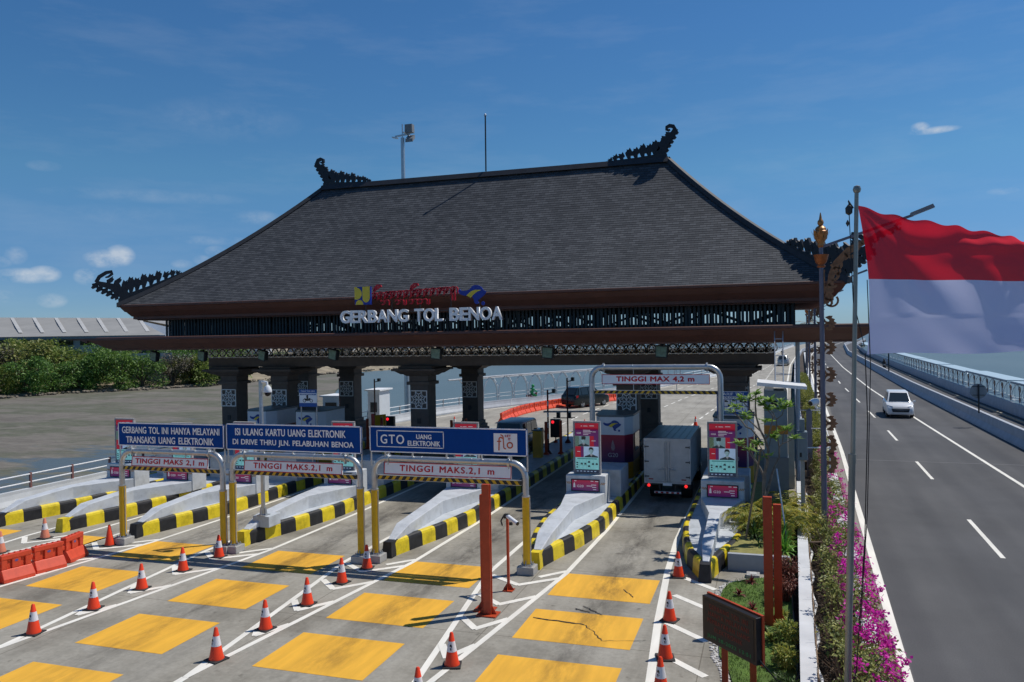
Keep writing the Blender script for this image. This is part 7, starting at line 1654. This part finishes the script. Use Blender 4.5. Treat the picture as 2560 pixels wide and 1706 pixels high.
def frond(mb, p, a, l, rise, n=14, w=.034, ll=.26, m=0):
    pts = [p+Vector((cos(a)*l*t*(1-.1*t), sin(a)*l*t*(1-.1*t), rise*t-(rise*.9+.25*l)*t*t*.9)) for t in [i/n for i in range(n+1)]]
    mb.tube(pts, [.012*(1-.7*i/n) for i in range(n+1)], 4, m)
    for i in range(2, n+1):
        d = (pts[i]-pts[i-1]).normalized(); s = d.cross(Vector((0, 0, 1))).normalized()
        for sg in (-1, 1):
            for q in range(2):
                leaf(mb, pts[i]-d*(q*.5*l/n), (s*sg+d*.7+Vector((0, 0, -.15+random.uniform(-.15, .2)))), ll*(1-.45*i/n)*random.uniform(.8, 1.1), w, m, .2)
def strap_plant(mb, c, n, l, w, up_=.7, m=0):
    c = Vector(c)
    for i in range(n):
        a = random.uniform(0, 6.28); e = random.uniform(.25, 1.0); L = l*random.uniform(.6, 1.1); h = Vector((cos(a), sin(a), 0)); s = Vector((-sin(a), cos(a), 0)); P = []
        for t in (0, .35, .7, 1): P.append((c+h*L*t*(1.05-e*.75)+Vector((0, 0, L*(e*up_*1.5*t-(.35+.25*(1-e))*t*t))), w*(.55+1.2*t-1.7*t*t+.02)))
        vs = []
        for p, ww in P: vs += [p-s*ww/2, p+s*ww/2]
        mb.add(vs, [(0, 1, 3, 2), (2, 3, 5, 4), (4, 5, 7, 6)], m)
def plant(name, label, cat, c, builder, m, group=None):
    t = thing(name, label, cat, c, group); mb = MB(); builder(mb, Vector(c)); mb.build('leaves', m, t); return t
lg_br = leafmat('strap_bright', (.06, .20, .015), (.22, .45, .06), trans=.35); lg_yel = leafmat('strap_yellow', (.16, .19, .02), (.52, .46, .06), trans=.3); lg_dk = leafmat('shrub_dark', (.025, .06, .015), (.10, .17, .03)); lg_red = leafmat('shrub_red', (.10, .025, .02), (.30, .10, .06), trans=.3); lg_brom = leafmat('bromeliad_red', (.10, .012, .02), (.26, .05, .04), trans=.2); lg_palm = leafmat('palm_yellow', (.16, .24, .03), (.58, .46, .07), trans=.4); lg_var = leafmat('variegated', (.10, .18, .03), (.50, .48, .10), trans=.3)
random.seed(31)
def areca(c, n, l):
    def f(mb, p):
        for i in range(n): frond(mb, p+Vector((random.gauss(0, .08), random.gauss(0, .08), 0)), random.uniform(0, 6.28), l*random.uniform(.7, 1.15), random.uniform(1.0, 1.7)*l)
    return f
for (x, y, n, l, lb) in ((.05, 26.4, 36, 1.45, 'yellow green palm clump behind the frangipani trunk'), (.34, 25.2, 42, 1.5, 'golden palm clump against the end of the white wall'), (-.45, 25.9, 28, 1.25, 'yellowish palm clump left of the frangipani trunk'), (.40, 27.6, 20, 1.6, 'golden palm clump below the electric cabinet')):
    plant('areca_palm', lb, 'palm', (x, y, .42), areca(0, n, l), lg_palm, 'yellow palms in the raised bed')
def strap(n, l, w): return lambda mb, p: strap_plant(mb, p, n, l, w)
for i, (x, y, n, l, w, m, lb) in enumerate(((.22, 23.9, 85, 1.0, .07, lg_br, 'bright green strap leaved plant right of the red posts'), (.30, 23.1, 80, .85, .06, lg_br, 'bright green strap leaved plant at the corner of the raised bed'), (.05, 24.6, 70, 1.05, .07, lg_br, 'bright green strap leaved plant at the foot of the pale prop'), (-.52, 24.6, 60, .8, .06, lg_dk, 'dark green tuft beside the deck of the last island'), (-.6, 25.4, 70, .9, .06, lg_var, 'variegated tuft at the foot of the bamboo prop'), (-.35, 23.6, 30, .5, .04, lg_dk, 'dark spiky tuft on the dry lawn'))):
    plant('strap_plant', lb, 'plant', (x, y, .42), strap(n, l, w), m, 'strap leaved plants in the bed')
def bush(n, r, h, l, w):
    def f(mb, p): crown(mb, [((p.x, p.y, p.z+h*.5), (r, r, h*.5), 1), ((p.x+r*.3, p.y-r*.3, p.z+h*.65), (r*.6, r*.6, h*.4), .5), ((p.x-r*.35, p.y+r*.2, p.z+h*.6), (r*.6, r*.6, h*.42), .5)], n, l, w)
    return f
def twiggy(n, h):
    def f(mb, p):
        for i in range(n):
            a = random.uniform(0, 6.28); r = random.uniform(.05, .32); q = p+Vector((cos(a)*r, sin(a)*r, h*random.uniform(.6, 1))); mb.tube([p+Vector((cos(a)*.05, sin(a)*.05, 0)), p+Vector((cos(a)*r*.6, sin(a)*r*.6, h*.5)), q], [.008, .006, .003], 4)
            for j in range(7): leaf(mb, p+(q-p)*random.uniform(.4, 1), rvec()+Vector((0, 0, .7)), .13, .03)
    return f
plant('red_shrub', 'feathery reddish shrub beside the white wall behind the red posts', 'shrub', (.30, 20.6, .06), twiggy(110, .95), lg_red)
plant('red_shrub', 'small reddish twiggy shrub farther down the white wall', 'shrub', (.28, 19.9, .06), twiggy(60, .7), lg_red)
for i, (x, y, lb) in enumerate(((-.53, 21.2, 'red bromeliad nearest the drain cover'), (-.80, 20.15, 'red bromeliad in the middle of the lawn'), (-.46, 19.2, 'largest red bromeliad on the lawn'), (-.62, 18.4, 'red bromeliad partly behind the message board'))):
    plant('bromeliad', lb, 'plant', (x, y, .09), strap(34, .30, .045), lg_brom, 'red bromeliads on the lawn')
for i, (x, y, m, n, l, lb) in enumerate(((-.05, 17.35, lg_var, 50, .42, 'yellow variegated plant at the foot of the red posts'), (-.28, 17.9, lg_dk, 36, .4, 'dark leaved plant left of the red posts'), (.12, 16.4, lg_var, 40, .38, 'variegated plant beside the upper edge of the message board'), (.15, 13.9, lg_yel, 40, .40, 'yellow green plant near the bottom edge'), (.1, 15.2, lg_dk, 40, .4, 'dark green plant behind the message board edge'), (-.1, 19.6, lg_dk, 40, .4, 'dark green plant left of the tall red post'), (.2, 18.9, lg_var, 36, .36, 'yellow flecked plant right of the red posts'), (.12, 13.0, lg_br, 30, .35, 'green plant at the very bottom of the lawn'))):
    plant('border_plant', lb, 'plant', (x, y, .09), strap(n, l, .06), m, 'border plants along the white wall')
for i, (x, y, n, r, h, lb) in enumerate(((.22, 21.4, 260, .28, .6, 'dark rounded shrub at the corner of the lawn'), (.25, 17.2, 300, .26, .5, 'low dark shrub right of the red post feet'), (.2, 14.5, 320, .26, .45, 'low leafy shrub beside the cable of the message board'), (.2, 16.0, 260, .24, .45, 'low leafy shrub along the wall'), (.1, 12.7, 300, .3, .5, 'leafy shrub cut by the bottom edge'))):
    plant('border_shrub', lb, 'shrub', (x, y, .09), bush(n, r, h, .10, .045), lg_dk if i % 2 == 0 else lg_var, 'small shrubs along the white wall')
# ---- bougainvillea along the median
bl = leafmat('bougainvillea_leaf', (.07, .11, .025), (.38, .38, .09), trans=.3); bf = leafmat('bougainvillea_bract', (.46, .012, .26), (.88, .03, .54), trans=.45); bb = leafmat('bougainvillea_dry', (.07, .05, .03), (.22, .15, .08))
random.seed(77); bp_list = []
for k in range(4):
    t = thing('bougainvillea', 'x', 'flowering shrub', (0, 0, 0), 'bougainvilleas between the wall and the parapet'); mb = MB()
    for i in range(26):
        a = random.uniform(0, 6.28); r = random.uniform(.2, .75); mb.tube([(0, 0, 0), (cos(a)*r*.4, sin(a)*r*.6, .6), (cos(a)*r*.8, sin(a)*r, random.uniform(.7, 1.3))], [.014, .01, .004], 4)
    mb.build('stems', mat('stem_brown', (.13, .08, .05), .8), t)
    mb = MB(); cl = [((.12, 0, .70), (.27, .72, .48), .7)]
    for i in range(7): cl.append(((random.uniform(-.2, .5), random.uniform(-.7, .7), random.uniform(.55, 1.25)), (.24, .28, .2), .22))
    crown(mb, cl, 560, .085, .05); mb.build('leaves', bl, t)
    mb = MB(); crown(mb, [((-.18, 0, .42), (.26, .7, .40), 1)], 230, .08, .035); mb.build('dry_leaves', bb, t)
    mb = MB()
    for i in range((22, 66, 7, 26)[k]):
        c = Vector((random.uniform(-.05, .72)+(.1 if k == 1 else 0), random.uniform(-.8, .8), random.uniform(.6, 1.3))); c.z -= max(0, c.x-.4)*.9
        for j in range(random.randint(10, 26)): leaf(mb, c+rvec()*random.uniform(.02, .11), rvec()+Vector((0, 0, .3)), random.uniform(.05, .085), .06, 0, 0)
    mb.build('flowers', bf, t); bp_list.append(t)
yb = 11.2; i = 0; desc = ['full of magenta bracts', 'densest magenta flowers', 'mostly yellow green leaves', 'mixed leaves and magenta bracts']
while yb < 41:
    k = (1, 1, 3, 1, 0, 3, 0, 1, 0, 3, 2, 0, 3, 2, 0, 2, 2, 0, 3, 2, 2, 2, 0, 2, 2)[i % 25]; t = bp_list[k] if not bp_list[k].get('used') else copy_tree(bp_list[k]); bp_list[k]['used'] = 1
    if 'used' in t: pass
    t.location = (PARX(yb)-.54, yb, -.1); t.rotation_euler = (0, 0, random.uniform(-.2, .2)); s = random.uniform(.92, 1.12); t.scale = (s, s, s*(1.0 if yb < 27 else .85))
    where = 'at the bottom edge of the photo' if yb < 13 else 'beside the flagpole foot' if yb < 17 else 'beside the red posts' if yb < 21 else 'near the foot of the lamp post' if yb < 28 else 'beyond the lamp post near the cabinet'
    t['label'] = 'bougainvillea with %s %s, %d metres along the bed' % (desc[k], where, round(yb-10)) if False else 'bougainvillea, %s, %s' % (desc[k], where)
    yb += 1.25; i += 1
for t in bpy.data.objects:
    if 'used' in t: del t['used']
ml_ = leafmat('median_leaf', (.10, .13, .02), (.34, .33, .06), trans=.3)
random.seed(15); m0 = None
for i in range(16):
    y = 43+i*3.4; x = 1.95+.022*(y-43)+.35
    if m0 is None:
        m0 = thing('median_shrub', 'x', 'shrub', (0, 0, 0), 'yellow green shrubs along the far median'); mb = MB(); crown(mb, [((0, 0, .7), (.5, 1.6, .6), 1), ((.1, .8, 1.0), (.4, .6, .5), .4), ((-.1, -.7, 1.1), (.4, .6, .4), .4)], 700, .16, .07); mb.build('leaves', ml_, m0); t = m0
    else: t = copy_tree(m0)
    t.location = (x, y, .2); t.rotation_euler = (0, 0, random.uniform(-.15, .15)); t.scale = (1, 1, random.uniform(.7, 1.2)); t['label'] = 'yellow green shrub in the close row along the far median'
# dry feathery tree far down the median
dt = thing('dry_palm', 'brown feathery dry tree far away between the roof eave and the canopy', 'tree', (5.0, 122, 0)); mb = MB(); mb.tube([(5, 122, 0), (5.05, 122, 6)], [.2, .14], 8); mb.build('trunk', bark, dt)
mb = MB(); random.seed(2)
for i in range(26): frond(mb, Vector((5.05, 122, 5.2+random.uniform(0, 2.6))), random.uniform(0, 6.28), random.uniform(1.6, 2.8), random.uniform(.5, 2.2), 9, .06, .6)
mb.build('fronds', leafmat('dry_frond', (.13, .08, .04), (.32, .22, .12), trans=.2), dt)
